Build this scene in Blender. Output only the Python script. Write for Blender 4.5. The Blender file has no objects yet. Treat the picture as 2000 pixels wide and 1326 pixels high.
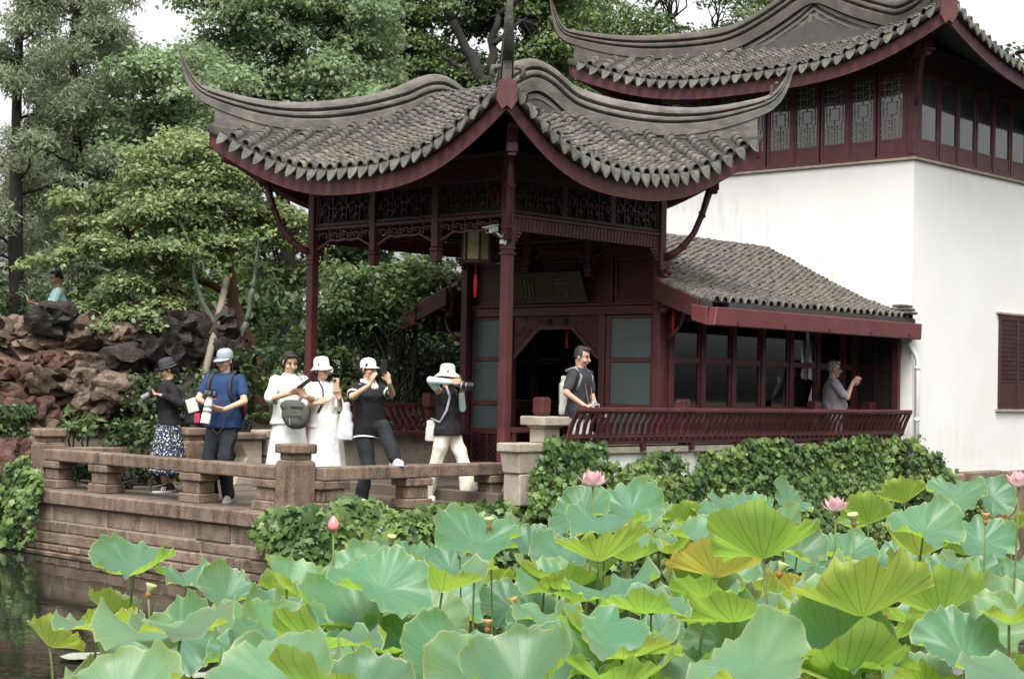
import bpy, bmesh, math, random
import numpy as np
from mathutils import Vector, Matrix, noise

# ------------------------------------------------------------------ camera
scene = bpy.context.scene
col = scene.collection
FPX = 3225.8                                   # focal length in photo pixels
YAW, PITCH, ROLL = map(math.radians, (43.155, 1.631, 1.212))
EYE = Vector((0, 0, 1.33))
_f = Vector((math.cos(YAW)*math.cos(PITCH), math.sin(YAW)*math.cos(PITCH), math.sin(PITCH)))
_r0 = Vector((math.sin(YAW), -math.cos(YAW), 0)); _u0 = _r0.cross(_f)
_c, _s = math.cos(ROLL), math.sin(ROLL)
_r = _c*_r0 + _s*_u0; _u = -_s*_r0 + _c*_u0
cam_d = bpy.data.cameras.new('camera'); cam = bpy.data.objects.new('camera', cam_d); col.objects.link(cam)
cam.matrix_world = Matrix((( _r.x, _u.x, -_f.x, EYE.x), (_r.y, _u.y, -_f.y, EYE.y), (_r.z, _u.z, -_f.z, EYE.z), (0, 0, 0, 1)))
cam_d.sensor_width = 36; cam_d.lens = FPX/2000*36; cam_d.clip_end = 2000
cam_d.dof.use_dof = True; cam_d.dof.focus_distance = 17.5; cam_d.dof.aperture_fstop = 5.6
scene.camera = cam
RT = Vector((_r0.x, _r0.y, 0)); TC = Vector((-math.cos(YAW), -math.sin(YAW), 0))   # level right / towards the viewer

# ------------------------------------------------------------------ light: bright overcast
SUN_EL, SUN_AZ = math.radians(58), math.radians(-143)      # direction to the sun, azimuth from +X
world = bpy.data.worlds.new('World'); scene.world = world; world.use_nodes = True
nt = world.node_tree; nt.nodes.clear()
out = nt.nodes.new('ShaderNodeOutputWorld'); bg = nt.nodes.new('ShaderNodeBackground')
sky = nt.nodes.new('ShaderNodeTexSky'); sky.sky_type = 'NISHITA'; sky.sun_disc = False
sky.sun_elevation = SUN_EL; sky.sun_rotation = math.pi/2 - SUN_AZ
sky.air_density = 1.0; sky.dust_density = 6.0; sky.ozone_density = 1.0
hs = nt.nodes.new('ShaderNodeHueSaturation'); hs.inputs['Saturation'].default_value = 0.10
nt.links.new(sky.outputs[0], hs.inputs['Color']); nt.links.new(hs.outputs[0], bg.inputs[0]); nt.links.new(bg.outputs[0], out.inputs[0])
bg.inputs[1].default_value = 0.15
sun_d = bpy.data.lights.new('sun', 'SUN'); sun = bpy.data.objects.new('sun', sun_d); col.objects.link(sun)
sun_d.energy = 0.8; sun_d.angle = math.radians(18); sun_d.color = (1.0, 0.965, 0.91)
sd = Vector((math.cos(SUN_EL)*math.cos(SUN_AZ), math.cos(SUN_EL)*math.sin(SUN_AZ), math.sin(SUN_EL)))
sun.rotation_euler = sd.to_track_quat('Z', 'Y').to_euler()
vs = scene.view_settings
vs.view_transform = 'Standard'; vs.look = 'None'; vs.gamma = 1; vs.exposure = 1.27; vs.use_curve_mapping = False
scene.cycles.max_bounces = 5; scene.cycles.transparent_max_bounces = 6
scene.cycles.diffuse_bounces = 2; scene.cycles.glossy_bounces = 2; scene.cycles.transmission_bounces = 3

# ------------------------------------------------------------------ helpers
def ray(x, y): return _f + _r*((x-1000)/FPX) - _u*((y-663)/FPX)
def at(x, y, D): return EYE + ray(x, y)*D                       # point at a given depth along a line of sight
def at_z(x, y, h): d = ray(x, y); return EYE + d*((h-EYE.z)/d.z)
def at_x(x, y, X): d = ray(x, y); return EYE + d*(X/d.x)
def at_y(x, y, Y): d = ray(x, y); return EYE + d*(Y/d.y)
def px(p): q = Vector(p)-EYE; D = q.dot(_f); return 1000+FPX*q.dot(_r)/D, 663-FPX*q.dot(_u)/D, D
rnd = random.Random(7)
W = {}
def link(o, parent=None, world=None):
    col.objects.link(o); w = world.copy() if world is not None else Matrix.Identity(4)
    if parent is not None:
        o.parent = parent; o.matrix_parent_inverse = W[parent.name].inverted()
    o.matrix_basis = w; W[o.name] = w
    return o
def tag(o, label=None, cat=None, group=None, kind=None):
    if label: o['label'] = label
    if cat: o['category'] = cat
    if group: o['group'] = group
    if kind: o['kind'] = kind
    return o
def thing(name, label, cat, loc=(0, 0, 0), group=None, rot=None):
    o = bpy.data.objects.new(name, None); o.empty_display_size = .2
    m = Matrix.Translation(Vector(loc))
    if rot is not None: m = m @ rot.to_4x4()
    link(o, None, m); return tag(o, label, cat, group)
def clone(o, world, parent=None):
    c = o.copy(); c.parent = None; return link(c, parent, world)

class MB:
    def __init__(s): s.v = []; s.f = []
    def add(s, vs, fs, m=None):
        n = len(s.v)
        s.v += [tuple(m @ Vector(v)) for v in vs] if m is not None else [tuple(v) for v in vs]
        s.f += [tuple(i+n for i in f) for f in fs]; return s
    def box(s, a, b, m=None):
        (x0, y0, z0), (x1, y1, z1) = a, b
        return s.add([(x0,y0,z0),(x1,y0,z0),(x1,y1,z0),(x0,y1,z0),(x0,y0,z1),(x1,y0,z1),(x1,y1,z1),(x0,y1,z1)],
                     [(3,2,1,0),(4,5,6,7),(0,1,5,4),(1,2,6,5),(2,3,7,6),(3,0,4,7)], m)
    def cbox(s, c, d, m=None): return s.box([c[i]-d[i]/2 for i in range(3)], [c[i]+d[i]/2 for i in range(3)], m)
    def frustum(s, c, d0, d1, h, m=None):          # box tapering from d0 (bottom) to d1 (top)
        x, y, z = c; a, b = d0[0]/2, d0[1]/2; e, f = d1[0]/2, d1[1]/2
        return s.add([(x-a,y-b,z),(x+a,y-b,z),(x+a,y+b,z),(x-a,y+b,z),(x-e,y-f,z+h),(x+e,y-f,z+h),(x+e,y+f,z+h),(x-e,y+f,z+h)],
                     [(3,2,1,0),(4,5,6,7),(0,1,5,4),(1,2,6,5),(2,3,7,6),(3,0,4,7)], m)
    def bar(s, p, q, w, h, up=(0, 0, 1)):          # rectangular bar from p to q
        p, q = Vector(p), Vector(q); d = (q-p); L = d.length; d.normalize()
        sd = d.cross(Vector(up)); sd.normalize(); u = sd.cross(d)
        m = Matrix(((sd.x,d.x,u.x,p.x),(sd.y,d.y,u.y,p.y),(sd.z,d.z,u.z,p.z),(0,0,0,1)))
        return s.box((-w/2,0,-h/2),(w/2,L,h/2),m)
    def tube(s, pts, r, n=8, cap=True):
        pts = [Vector(p) for p in pts]; r = r if isinstance(r, (list, tuple)) else [r]*len(pts); rings = []
        ref = None
        for i, p in enumerate(pts):
            t = (pts[min(i+1, len(pts)-1)]-pts[max(i-1, 0)]).normalized()
            if ref is None: ref = t.orthogonal().normalized()
            a = (ref - t*ref.dot(t)).normalized(); ref = a; b = t.cross(a)
            rings.append([p+(a*math.cos(2*math.pi*k/n)+b*math.sin(2*math.pi*k/n))*r[i] for k in range(n)])
        vs = [v for g in rings for v in g]; fs = []
        for i in range(len(pts)-1):
            for k in range(n): fs.append((i*n+k, i*n+(k+1)%n, (i+1)*n+(k+1)%n, (i+1)*n+k))
        if cap: fs += [tuple(range(n))[::-1], tuple(range((len(pts)-1)*n, len(pts)*n))]
        return s.add(vs, fs)
    def sweep(s, pts, prof, side, up, scale=None, cap=True):    # closed profile (list of (x,y)) along pts with frames side/up per point
        n = len(prof); vs = []; fs = []
        for i, p in enumerate(pts):
            k = scale[i] if scale else (1, 1)
            for x, y in prof: vs.append(Vector(p)+side[i]*(x*k[0])+up[i]*(y*k[1]))
        for i in range(len(pts)-1):
            for k in range(n): fs.append((i*n+k, i*n+(k+1)%n, (i+1)*n+(k+1)%n, (i+1)*n+k))
        if cap: fs += [tuple(range(n))[::-1], tuple(range((len(pts)-1)*n, len(pts)*n))]
        return s.add(vs, fs)
    def lathe(s, prof, n=16, m=None, cap=True):    # prof: (r, z)
        vs = []; fs = []
        for r, z in prof:
            for k in range(n): a = 2*math.pi*k/n; vs.append((r*math.cos(a), r*math.sin(a), z))
        for i in range(len(prof)-1):
            for k in range(n): fs.append((i*n+k, i*n+(k+1)%n, (i+1)*n+(k+1)%n, (i+1)*n+k))
        if cap: fs += [tuple(range(n))[::-1], tuple(range((len(prof)-1)*n, len(prof)*n))]
        return s.add(vs, fs, m)
    def ell(s, c, r, m=None, nu=12, nv=8):
        vs = [(0, 0, -1)]; fs = []
        for j in range(1, nv):
            t = -math.pi/2+math.pi*j/nv
            for k in range(nu): a = 2*math.pi*k/nu; vs.append((math.cos(t)*math.cos(a), math.cos(t)*math.sin(a), math.sin(t)))
        vs.append((0, 0, 1)); L = len(vs)-1
        for k in range(nu): fs.append((0, 1+(k+1) % nu, 1+k)); fs.append((L, L-nu+k, L-nu+(k+1) % nu))
        for j in range(nv-2):
            for k in range(nu): a = 1+j*nu; fs.append((a+k, a+(k+1) % nu, a+nu+(k+1) % nu, a+nu+k))
        mm = Matrix.Translation(Vector(c)) @ (m.to_4x4() if m is not None else Matrix.Identity(4)) @ Matrix.Diagonal((r[0], r[1], r[2], 1))
        return s.add(vs, fs, mm)
    def prism(s, poly, fn, t0, t1):                # polygon (u,v) extruded between t0 and t1; fn(u,v,t)->xyz
        n = len(poly); vs = [fn(u, v, t0) for u, v in poly]+[fn(u, v, t1) for u, v in poly]
        return s.add(vs, [tuple(range(n))[::-1], tuple(range(n, 2*n))]+[(i, (i+1) % n, n+(i+1) % n, n+i) for i in range(n)])
    def mesh(s, name, mat, smooth=False, recalc=True):
        me = bpy.data.meshes.new(name); me.from_pydata(s.v, [], s.f)
        if recalc:
            b = bmesh.new(); b.from_mesh(me); bmesh.ops.recalc_face_normals(b, faces=b.faces); b.to_mesh(me); b.free()
        if smooth: me.polygons.foreach_set('use_smooth', [True]*len(me.polygons))
        if mat: me.materials.append(mat)
        return me
    def build(s, name, mat, parent=None, smooth=False, bevel=0, world=None, seg=1):
        o = bpy.data.objects.new(name, s.mesh(name, mat, smooth)); link(o, parent, world)
        if bevel:
            b = o.modifiers.new('b', 'BEVEL'); b.width = bevel; b.segments = seg; b.limit_method = 'ANGLE'; b.harden_normals = False
        return o
def smooth_angle(o, deg=40):
    me = o.data
    me.polygons.foreach_set('use_smooth', [True]*len(me.polygons))
    try: me.set_sharp_from_angle(angle=math.radians(deg))
    except Exception: pass
    return o
def np_mesh(name, V, Fq, mat, k=4, var=None, smooth=False):       # V (n,3); Fq (m,k)
    V = np.asarray(V, np.float32); Fq = np.asarray(Fq, np.int32)
    me = bpy.data.meshes.new(name); me.vertices.add(len(V)); me.vertices.foreach_set('co', V.ravel())
    me.loops.add(Fq.size); me.loops.foreach_set('vertex_index', Fq.ravel())
    me.polygons.add(len(Fq)); me.polygons.foreach_set('loop_start', np.arange(0, Fq.size, k, dtype=np.int32))
    me.polygons.foreach_set('loop_total', np.full(len(Fq), k, np.int32))
    if smooth: me.polygons.foreach_set('use_smooth', np.ones(len(Fq), bool))
    if var is not None:
        a = me.attributes.new('v', 'FLOAT', 'POINT'); a.data.foreach_set('value', np.asarray(var, np.float32))
    me.update(calc_edges=True); me.validate()
    if mat: me.materials.append(mat)
    return me

# ------------------------------------------------------------------ materials
MATS = {}
def mat(name, c1, c2=None, scale=4, rough=.7, bump=0, bscale=40, spec=.4, detail=6, stretch=(1, 1, 1), streak=None, objrand=0, metal=0, coat=0, speck=None):
    m = bpy.data.materials.new(name); m.use_nodes = True; n = m.node_tree.nodes; l = m.node_tree.links
    b = n['Principled BSDF']; b.inputs['Roughness'].default_value = rough; b.inputs['Metallic'].default_value = metal
    b.inputs['Specular IOR Level'].default_value = spec
    if coat: b.inputs['Coat Weight'].default_value = coat; b.inputs['Coat Roughness'].default_value = .15
    tc = n.new('ShaderNodeTexCoord'); mp = n.new('ShaderNodeMapping'); mp.inputs['Scale'].default_value = stretch
    l.new(tc.outputs['Object'], mp.inputs[0])
    if c2 is None: c2 = tuple(x*.75 for x in c1)
    nz = n.new('ShaderNodeTexNoise'); nz.inputs['Scale'].default_value = scale; nz.inputs['Detail'].default_value = detail; nz.inputs['Roughness'].default_value = .65
    vec = mp.outputs[0]
    if objrand:
        oi = n.new('ShaderNodeObjectInfo'); mu = n.new('ShaderNodeMath'); mu.operation = 'MULTIPLY'; mu.inputs[1].default_value = 37.0
        l.new(oi.outputs['Random'], mu.inputs[0]); ad = n.new('ShaderNodeVectorMath'); ad.operation = 'ADD'
        l.new(mp.outputs[0], ad.inputs[0]); l.new(mu.outputs[0], ad.inputs[1]); vec = ad.outputs[0]
    l.new(vec, nz.inputs['Vector'])
    rp = n.new('ShaderNodeValToRGB'); rp.color_ramp.elements[0].position = .32; rp.color_ramp.elements[1].position = .68
    rp.color_ramp.elements[0].color = (*c2, 1); rp.color_ramp.elements[1].color = (*c1, 1)
    l.new(nz.outputs[0], rp.inputs[0]); csock = rp.outputs[0]
    if streak:                                    # (colour, amount, scale vector, threshold)
        sc, amt, sv, th = streak
        m2 = n.new('ShaderNodeMapping'); m2.inputs['Scale'].default_value = sv; l.new(vec, m2.inputs[0])
        nz2 = n.new('ShaderNodeTexNoise'); nz2.inputs['Scale'].default_value = 1; nz2.inputs['Detail'].default_value = 7; nz2.inputs['Roughness'].default_value = .7
        l.new(m2.outputs[0], nz2.inputs['Vector'])
        r2 = n.new('ShaderNodeValToRGB'); r2.color_ramp.elements[0].position = th; r2.color_ramp.elements[1].position = th+.16
        r2.color_ramp.elements[0].color = (0,0,0,1); r2.color_ramp.elements[1].color = (amt, amt, amt, 1)
        l.new(nz2.outputs[0], r2.inputs[0]); mx = n.new('ShaderNodeMix'); mx.data_type = 'RGBA'
        l.new(r2.outputs[0], mx.inputs[0]); l.new(csock, mx.inputs[6]); mx.inputs[7].default_value = (*sc, 1); csock = mx.outputs[2]
    if speck:
        sc, amt, ss, th = speck
        nz3 = n.new('ShaderNodeTexNoise'); nz3.inputs['Scale'].default_value = ss; nz3.inputs['Detail'].default_value = 3; l.new(vec, nz3.inputs['Vector'])
        r3 = n.new('ShaderNodeValToRGB'); r3.color_ramp.elements[0].position = th; r3.color_ramp.elements[1].position = th+.08
        r3.color_ramp.elements[0].color = (0,0,0,1); r3.color_ramp.elements[1].color = (amt, amt, amt, 1)
        l.new(nz3.outputs[0], r3.inputs[0]); mx = n.new('ShaderNodeMix'); mx.data_type = 'RGBA'
        l.new(r3.outputs[0], mx.inputs[0]); l.new(csock, mx.inputs[6]); mx.inputs[7].default_value = (*sc, 1); csock = mx.outputs[2]
    if objrand:
        hv = n.new('ShaderNodeHueSaturation'); mr = n.new('ShaderNodeMapRange'); mr.inputs[3].default_value = 1-objrand; mr.inputs[4].default_value = 1+objrand
        l.new(oi.outputs['Random'], mr.inputs[0]); l.new(mr.outputs[0], hv.inputs['Value']); l.new(csock, hv.inputs['Color']); csock = hv.outputs[0]
    l.new(csock, b.inputs['Base Color'])
    if bump:
        nb = n.new('ShaderNodeTexNoise'); nb.inputs['Scale'].default_value = bscale; nb.inputs['Detail'].default_value = 5; l.new(vec, nb.inputs['Vector'])
        bp = n.new('ShaderNodeBump'); bp.inputs['Strength'].default_value = bump; bp.inputs['Distance'].default_value = .02
        l.new(nb.outputs[0], bp.inputs['Height']); l.new(bp.outputs[0], b.inputs['Normal'])
    MATS[name] = m; return m
def leaf_mat(name, c1, c2, under=None, trans=.35, rough=.45, spec=.35, tcol=None):
    m = bpy.data.materials.new(name); m.use_nodes = True; n = m.node_tree.nodes; l = m.node_tree.links
    b = n['Principled BSDF']; b.inputs['Roughness'].default_value = rough; b.inputs['Specular IOR Level'].default_value = spec
    at_ = n.new('ShaderNodeAttribute'); at_.attribute_name = 'v'
    rp = n.new('ShaderNodeValToRGB'); rp.color_ramp.elements[0].color = (*c1, 1); rp.color_ramp.elements[1].color = (*c2, 1)
    l.new(at_.outputs['Fac'], rp.inputs[0]); l.new(rp.outputs[0], b.inputs['Base Color'])
    tr = n.new('ShaderNodeBsdfTranslucent')
    hv = n.new('ShaderNodeHueSaturation'); hv.inputs['Value'].default_value = 1.5; hv.inputs['Saturation'].default_value = 1.1; hv.inputs['Hue'].default_value = .485
    l.new(rp.outputs[0], hv.inputs['Color']); l.new(hv.outputs[0], tr.inputs[0])
    mx = n.new('ShaderNodeMixShader'); mx.inputs[0].default_value = trans
    l.new(b.outputs[0], mx.inputs[1]); l.new(tr.outputs[0], mx.inputs[2]); l.new(mx.outputs[0], n['Material Output'].inputs[0])
    MATS[name] = m; return m
def glass_mat(name, colr=(.02, .03, .03), rough=.03, alpha=.35):
    m = bpy.data.materials.new(name); m.use_nodes = True; n = m.node_tree.nodes; l = m.node_tree.links
    n.remove(n['Principled BSDF']); tr = n.new('ShaderNodeBsdfTransparent'); tr.inputs[0].default_value = (.55, .62, .6, 1)
    gl = n.new('ShaderNodeBsdfGlossy'); gl.inputs['Roughness'].default_value = rough; gl.inputs[0].default_value = (.9, .95, .93, 1)
    fr = n.new('ShaderNodeFresnel'); fr.inputs[0].default_value = 2.2
    mx = n.new('ShaderNodeMixShader'); l.new(fr.outputs[0], mx.inputs[0]); l.new(tr.outputs[0], mx.inputs[1]); l.new(gl.outputs[0], mx.inputs[2])
    l.new(mx.outputs[0], n['Material Output'].inputs[0]); MATS[name] = m; return m

red = mat('red_lacquer', (.095,.025,.024), (.048,.014,.014), scale=3, rough=.48, bump=.12, bscale=30, spec=.4, streak=((.15,.062,.055), .55, (5,5,.9), .56), speck=((.26,.16,.15), .5, 9, .72))
redd = mat('old_red_wood', (.06,.016,.015), (.034,.010,.0095), scale=6, rough=.55, bump=.15, bscale=40)
redg = mat('painted_gutter', (.13,.032,.036), (.085,.022,.025), scale=2, rough=.45, streak=((.19,.075,.07), .5, (3,3,3), .56), bump=.04, bscale=10, speck=((.32,.2,.18), .35, 14, .7))
winred = mat('window_wood', (.115,.034,.037), (.075,.022,.024), scale=5, rough=.5, bump=.08)
tile_m = mat('clay_tile', (.18,.162,.138), (.058,.053,.046), scale=9, rough=.85, bump=.3, bscale=60, objrand=.25, streak=((.05,.048,.04), .8, (6,6,6), .52), spec=.25)
pan_m = mat('pan_tile', (.045,.042,.038), (.03,.028,.025), scale=9, rough=.9, bump=.3, bscale=50)
drip_m = mat('drip_tile', (.145,.136,.115), (.055,.052,.044), scale=12, rough=.85, bump=.4, bscale=70, objrand=.25, streak=((.075,.074,.045), .6, (9,9,9), .56))
ridge_m = mat('ridge_plaster', (.175,.157,.134), (.085,.077,.067), scale=3.5, rough=.85, bump=.25, bscale=35, streak=((.065,.06,.056), .85, (2.2,2.2,9), .47), spec=.25)
ridge_dark = mat('ridge_plaster_dark', (.115,.098,.085), (.06,.051,.045), scale=3.5, rough=.85, bump=.25, bscale=35, streak=((.06,.055,.05), .8, (2,2,8), .55), spec=.25)
white = mat('white_plaster', (.77,.755,.73), (.70,.685,.655), scale=.7, rough=.85, bump=.08, bscale=25, streak=((.42,.40,.36), .42, (4.2,4.2,.5), .60), spec=.2)
stone = mat('granite', (.235,.165,.12), (.10,.066,.047), scale=5, rough=.85, bump=.5, bscale=55, objrand=.12, streak=((.045,.034,.028), .95, (6,6,1.1), .50), speck=((.5,.42,.36), .5, 130, .58), spec=.25)
stonew = mat('pale_stone', (.40,.34,.275), (.25,.21,.165), scale=5, rough=.85, bump=.4, bscale=50, streak=((.14,.115,.09), .7, (6,6,1.2), .6), speck=((.62,.56,.5), .4, 120, .6), spec=.25)
wallst = mat('wall_stone', (.265,.195,.145), (.125,.088,.064), scale=4, rough=.85, bump=.45, bscale=45, objrand=.16, streak=((.05,.038,.03), .9, (3.5,3.5,1.6), .50), spec=.25)
mortar = mat('mortar', (.36,.31,.25), (.22,.185,.145), scale=8, rough=.95, bump=.3, bscale=50)
paving = mat('paving', (.15,.12,.095), (.085,.068,.055), scale=2.5, rough=.38, bump=.2, bscale=35, objrand=.1, streak=((.10,.08,.065), .6, (2,2,2), .55))
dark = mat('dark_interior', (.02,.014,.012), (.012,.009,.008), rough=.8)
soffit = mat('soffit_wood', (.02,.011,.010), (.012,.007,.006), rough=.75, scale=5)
frost = mat('frosted_pane', (.085,.115,.115), (.065,.09,.092), scale=2, rough=.35, spec=.5)
glass = glass_mat('window_glass')
# tower plaster: damp streaks rising from the cabin roof line
tower_m = white.copy(); tower_m.name = 'tower_plaster'
def _stain():
    n = tower_m.node_tree.nodes; l = tower_m.node_tree.links; b = n['Principled BSDF']; prev = b.inputs['Base Color'].links[0].from_socket
    tc = n.new('ShaderNodeTexCoord'); sp = n.new('ShaderNodeSeparateXYZ'); l.new(tc.outputs['Object'], sp.inputs[0])
    def M(op, a, c, d=None):
        q = n.new('ShaderNodeMath'); q.operation = op
        for i, v in enumerate((a, c, d)):
            if v is None: continue
            if isinstance(v, (int, float)): q.inputs[i].default_value = v
            else: l.new(v, q.inputs[i])
        return q.outputs[0]
    h = M('SUBTRACT', sp.outputs[2], M('MULTIPLY_ADD', M('SUBTRACT', sp.outputs[1], 12.1), .44, 2.45))
    band = M('MULTIPLY', M('GREATER_THAN', h, -.1), M('MAXIMUM', M('SUBTRACT', 1, M('DIVIDE', h, .75)), 0)); band = M('MULTIPLY', band, M('LESS_THAN', sp.outputs[0], 21.48))
    top = M('MAXIMUM', M('SUBTRACT', 1, M('DIVIDE', M('SUBTRACT', 4.75, sp.outputs[2]), .9)), 0); low = M('MAXIMUM', M('SUBTRACT', 1, M('DIVIDE', M('SUBTRACT', sp.outputs[2], .1), .8)), 0)
    mp = n.new('ShaderNodeMapping'); mp.inputs['Scale'].default_value = (14, 14, 1.1); l.new(tc.outputs['Object'], mp.inputs[0]); nz = n.new('ShaderNodeTexNoise'); nz.inputs['Scale'].default_value = 1; nz.inputs['Detail'].default_value = 8; nz.inputs['Roughness'].default_value = .75; l.new(mp.outputs[0], nz.inputs['Vector'])
    s_ = M('MINIMUM', M('MAXIMUM', M('MULTIPLY', M('SUBTRACT', nz.outputs[0], .5), 5), 0), 1)
    f = M('MULTIPLY', s_, M('ADD', M('MULTIPLY', band, .55), M('ADD', M('MULTIPLY', top, .10), M('MULTIPLY', low, .35))))
    mx = n.new('ShaderNodeMix'); mx.data_type = 'RGBA'; l.new(f, mx.inputs[0]); l.new(prev, mx.inputs[6]); mx.inputs[7].default_value = (.30, .285, .25, 1); l.new(mx.outputs[2], b.inputs['Base Color'])
_stain()
# ------------------------------------------------------------------ tiled roofs with upturned corners
def tile_proto(w=.122, L=.115, r=.076):
    m = MB(); n = 6; vs = []; 
    for y, k in ((0, 1.10), (L, .90)):
        for i in range(n+1):
            a = math.pi*i/n; vs.append((math.cos(a)*w/2*k, y, math.sin(a)*r*k))
    fs = [(i, i+1, n+2+i, n+1+i) for i in range(n)]
    b = len(vs)
    for i in range(n+1):
        a = math.pi*i/n; vs.append((math.cos(a)*w/2*.84, .004, math.sin(a)*r*.78))
    fs += [(i+1, i, b+i, b+i+1) for i in range(n)]
    m.add(vs, fs); me = m.mesh('tile', tile_m, True); return me
def drip_proto(w=.162, h=.16):
    m = MB(); pts = []
    for x, z in ((-.5,0),(-.47,-.28),(-.38,-.55),(-.2,-.82),(0,-1),(.2,-.82),(.38,-.55),(.47,-.28),(.5,0),(.25,.05),(0,.09),(-.25,.05)): pts.append((x*w, z*h))
    m.prism(pts, lambda u, v, t: (u, t+.02*(1-(2*u/w)**2), v), 0, -.016)
    me = m.mesh('drip_tile', drip_m); return me
gable_m = mat('gable_trim', (.15,.132,.115), (.085,.074,.066), scale=4, rough=.85, bump=.2)  # board tone set apart from the gable: relief shading put into colour
TILE = tile_proto(); DRIP = drip_proto()
tile_arr = np.array([v.co[:] for v in TILE.vertices]); tile_f = [tuple(p.vertices) for p in TILE.polygons]

def frame(p, x, y):
    y = y.normalized(); z = x.cross(y).normalized(); x = y.cross(z)
    return Matrix(((x.x,y.x,z.x,p.x),(x.y,y.y,z.y,p.y),(x.z,y.z,z.z,p.z),(0,0,0,1)))

def lay_tiles(parent, S, rows, dmax, step, tiles, pans, spacing):
    """collect tile frames: S(u,d) surface, u positions in rows, dmax(u) length up the slope"""
    for u in rows:
        D = dmax(u); n = int(D/step)
        for k in range(n):
            d = k*step; p = S(u, d); y = S(u, d+.06)-p; x = S(u+.03, d)-S(u-.03, d)
            if y.length < 1e-5 or x.length < 1e-5: continue
            M = frame(p, x, y); t = M.to_3x3() @ Vector((0, 0, 1))
            if t.z < 0: M = frame(p, -x, y)
            M = M @ Matrix.Rotation(-.19+rnd.uniform(-.05, .05), 4, 'X') @ Matrix.Rotation(rnd.gauss(0, .035), 4, 'Z')
            M.translation += Vector((0, 0, rnd.gauss(0, .004)))
            tiles.append(M)

def finish_tiles(parent, tiles, limit=300):
    def key(M):
        d = EYE-M.translation; nrm = M.to_3x3() @ Vector((0, 0, 1))
        x, y, D = px(M.translation); vis = -60 < x < 2060 and -60 < y < 1400 and nrm.dot(d) > 0
        return (0 if vis else 1, d.length)
    tiles.sort(key=key)
    for M in tiles[:limit]:
        link(bpy.data.objects.new('tile', TILE), parent, M)
    rest = tiles[limit:]
    if rest:
        A = np.array([np.array(M) for M in rest]); n = len(tile_arr)
        V = np.einsum('mij,nj->mni', A[:, :3, :3], tile_arr)+A[:, None, :3, 3]
        Fq = (np.array(tile_f)[None]+(np.arange(len(rest))*n)[:, None, None]).reshape(-1, 4)
        o = bpy.data.objects.new('tiles', np_mesh('tiles', V.reshape(-1, 3), Fq, tile_m, 4, smooth=True)); link(o, parent); tag(o, kind='stuff')

class Hip:
    """hip-and-gable roof: axes A (along the ridge) and B, centre c; eave half sizes Ea, Eb; gable planes at |a|=Ga"""
    def __init__(s, c, A, B, Ea, Eb, Ga, ze, zr, lift=.9, out=.3, power=2.5, roll=True):
        s.roll = roll
        s.c, s.A, s.B, s.Ea, s.Eb, s.Ga, s.ze, s.zr, s.lift, s.out, s.pw = Vector(c), Vector(A), Vector(B), Ea, Eb, Ga, ze, zr, lift, out, power
    def prof(s, d):                                 # height above the eave
        t = d/s.Eb; H = s.zr-s.ze
        if t > .86 and s.roll:                                 # rolled top instead of a sharp ridge
            e = (t-.86)/.14; t = .86+.14*(e-.5*e*e)*1.0
        return H*(.62*t+.45*t*t)
    def P(s, a, b):
        """surface point for plan coordinates (before corner stretch)"""
        da, db = s.Ea-abs(a), s.Eb-abs(b)
        if abs(a) <= s.Ga or db <= da: d = db; q = abs(a)/max(s.Ea-d, .01)
        else: d = da; q = abs(b)/max(s.Eb-d, .01)
        q = min(q, 1.0)
        if abs(a) <= s.Ga and db > da: q = 0 if s.Ea-d < .01 else min(abs(a)/(s.Ea-d), 1)
        fade = max(0, 1-d/(s.Eb*.95))
        z = s.ze+s.prof(d)+s.lift*q**s.pw*fade**1.6
        o = s.out*q**3*fade
        aa = a+math.copysign(o*(1 if db > da else q**2), a); bb = b+math.copysign(o*(1 if db <= da else q**2), b)
        return s.c+s.A*aa+s.B*bb+Vector((0, 0, z))
    def main(s, sg): return lambda u, d: s.P(u, sg*(s.Eb-d))
    def skirt(s, sg): return lambda u, d: s.P(sg*(s.Ea-d), u)
    def hip(s, sa, sb, d): return s.P(sa*(s.Ea-d), sb*(s.Eb-d-1e-4))

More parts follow.
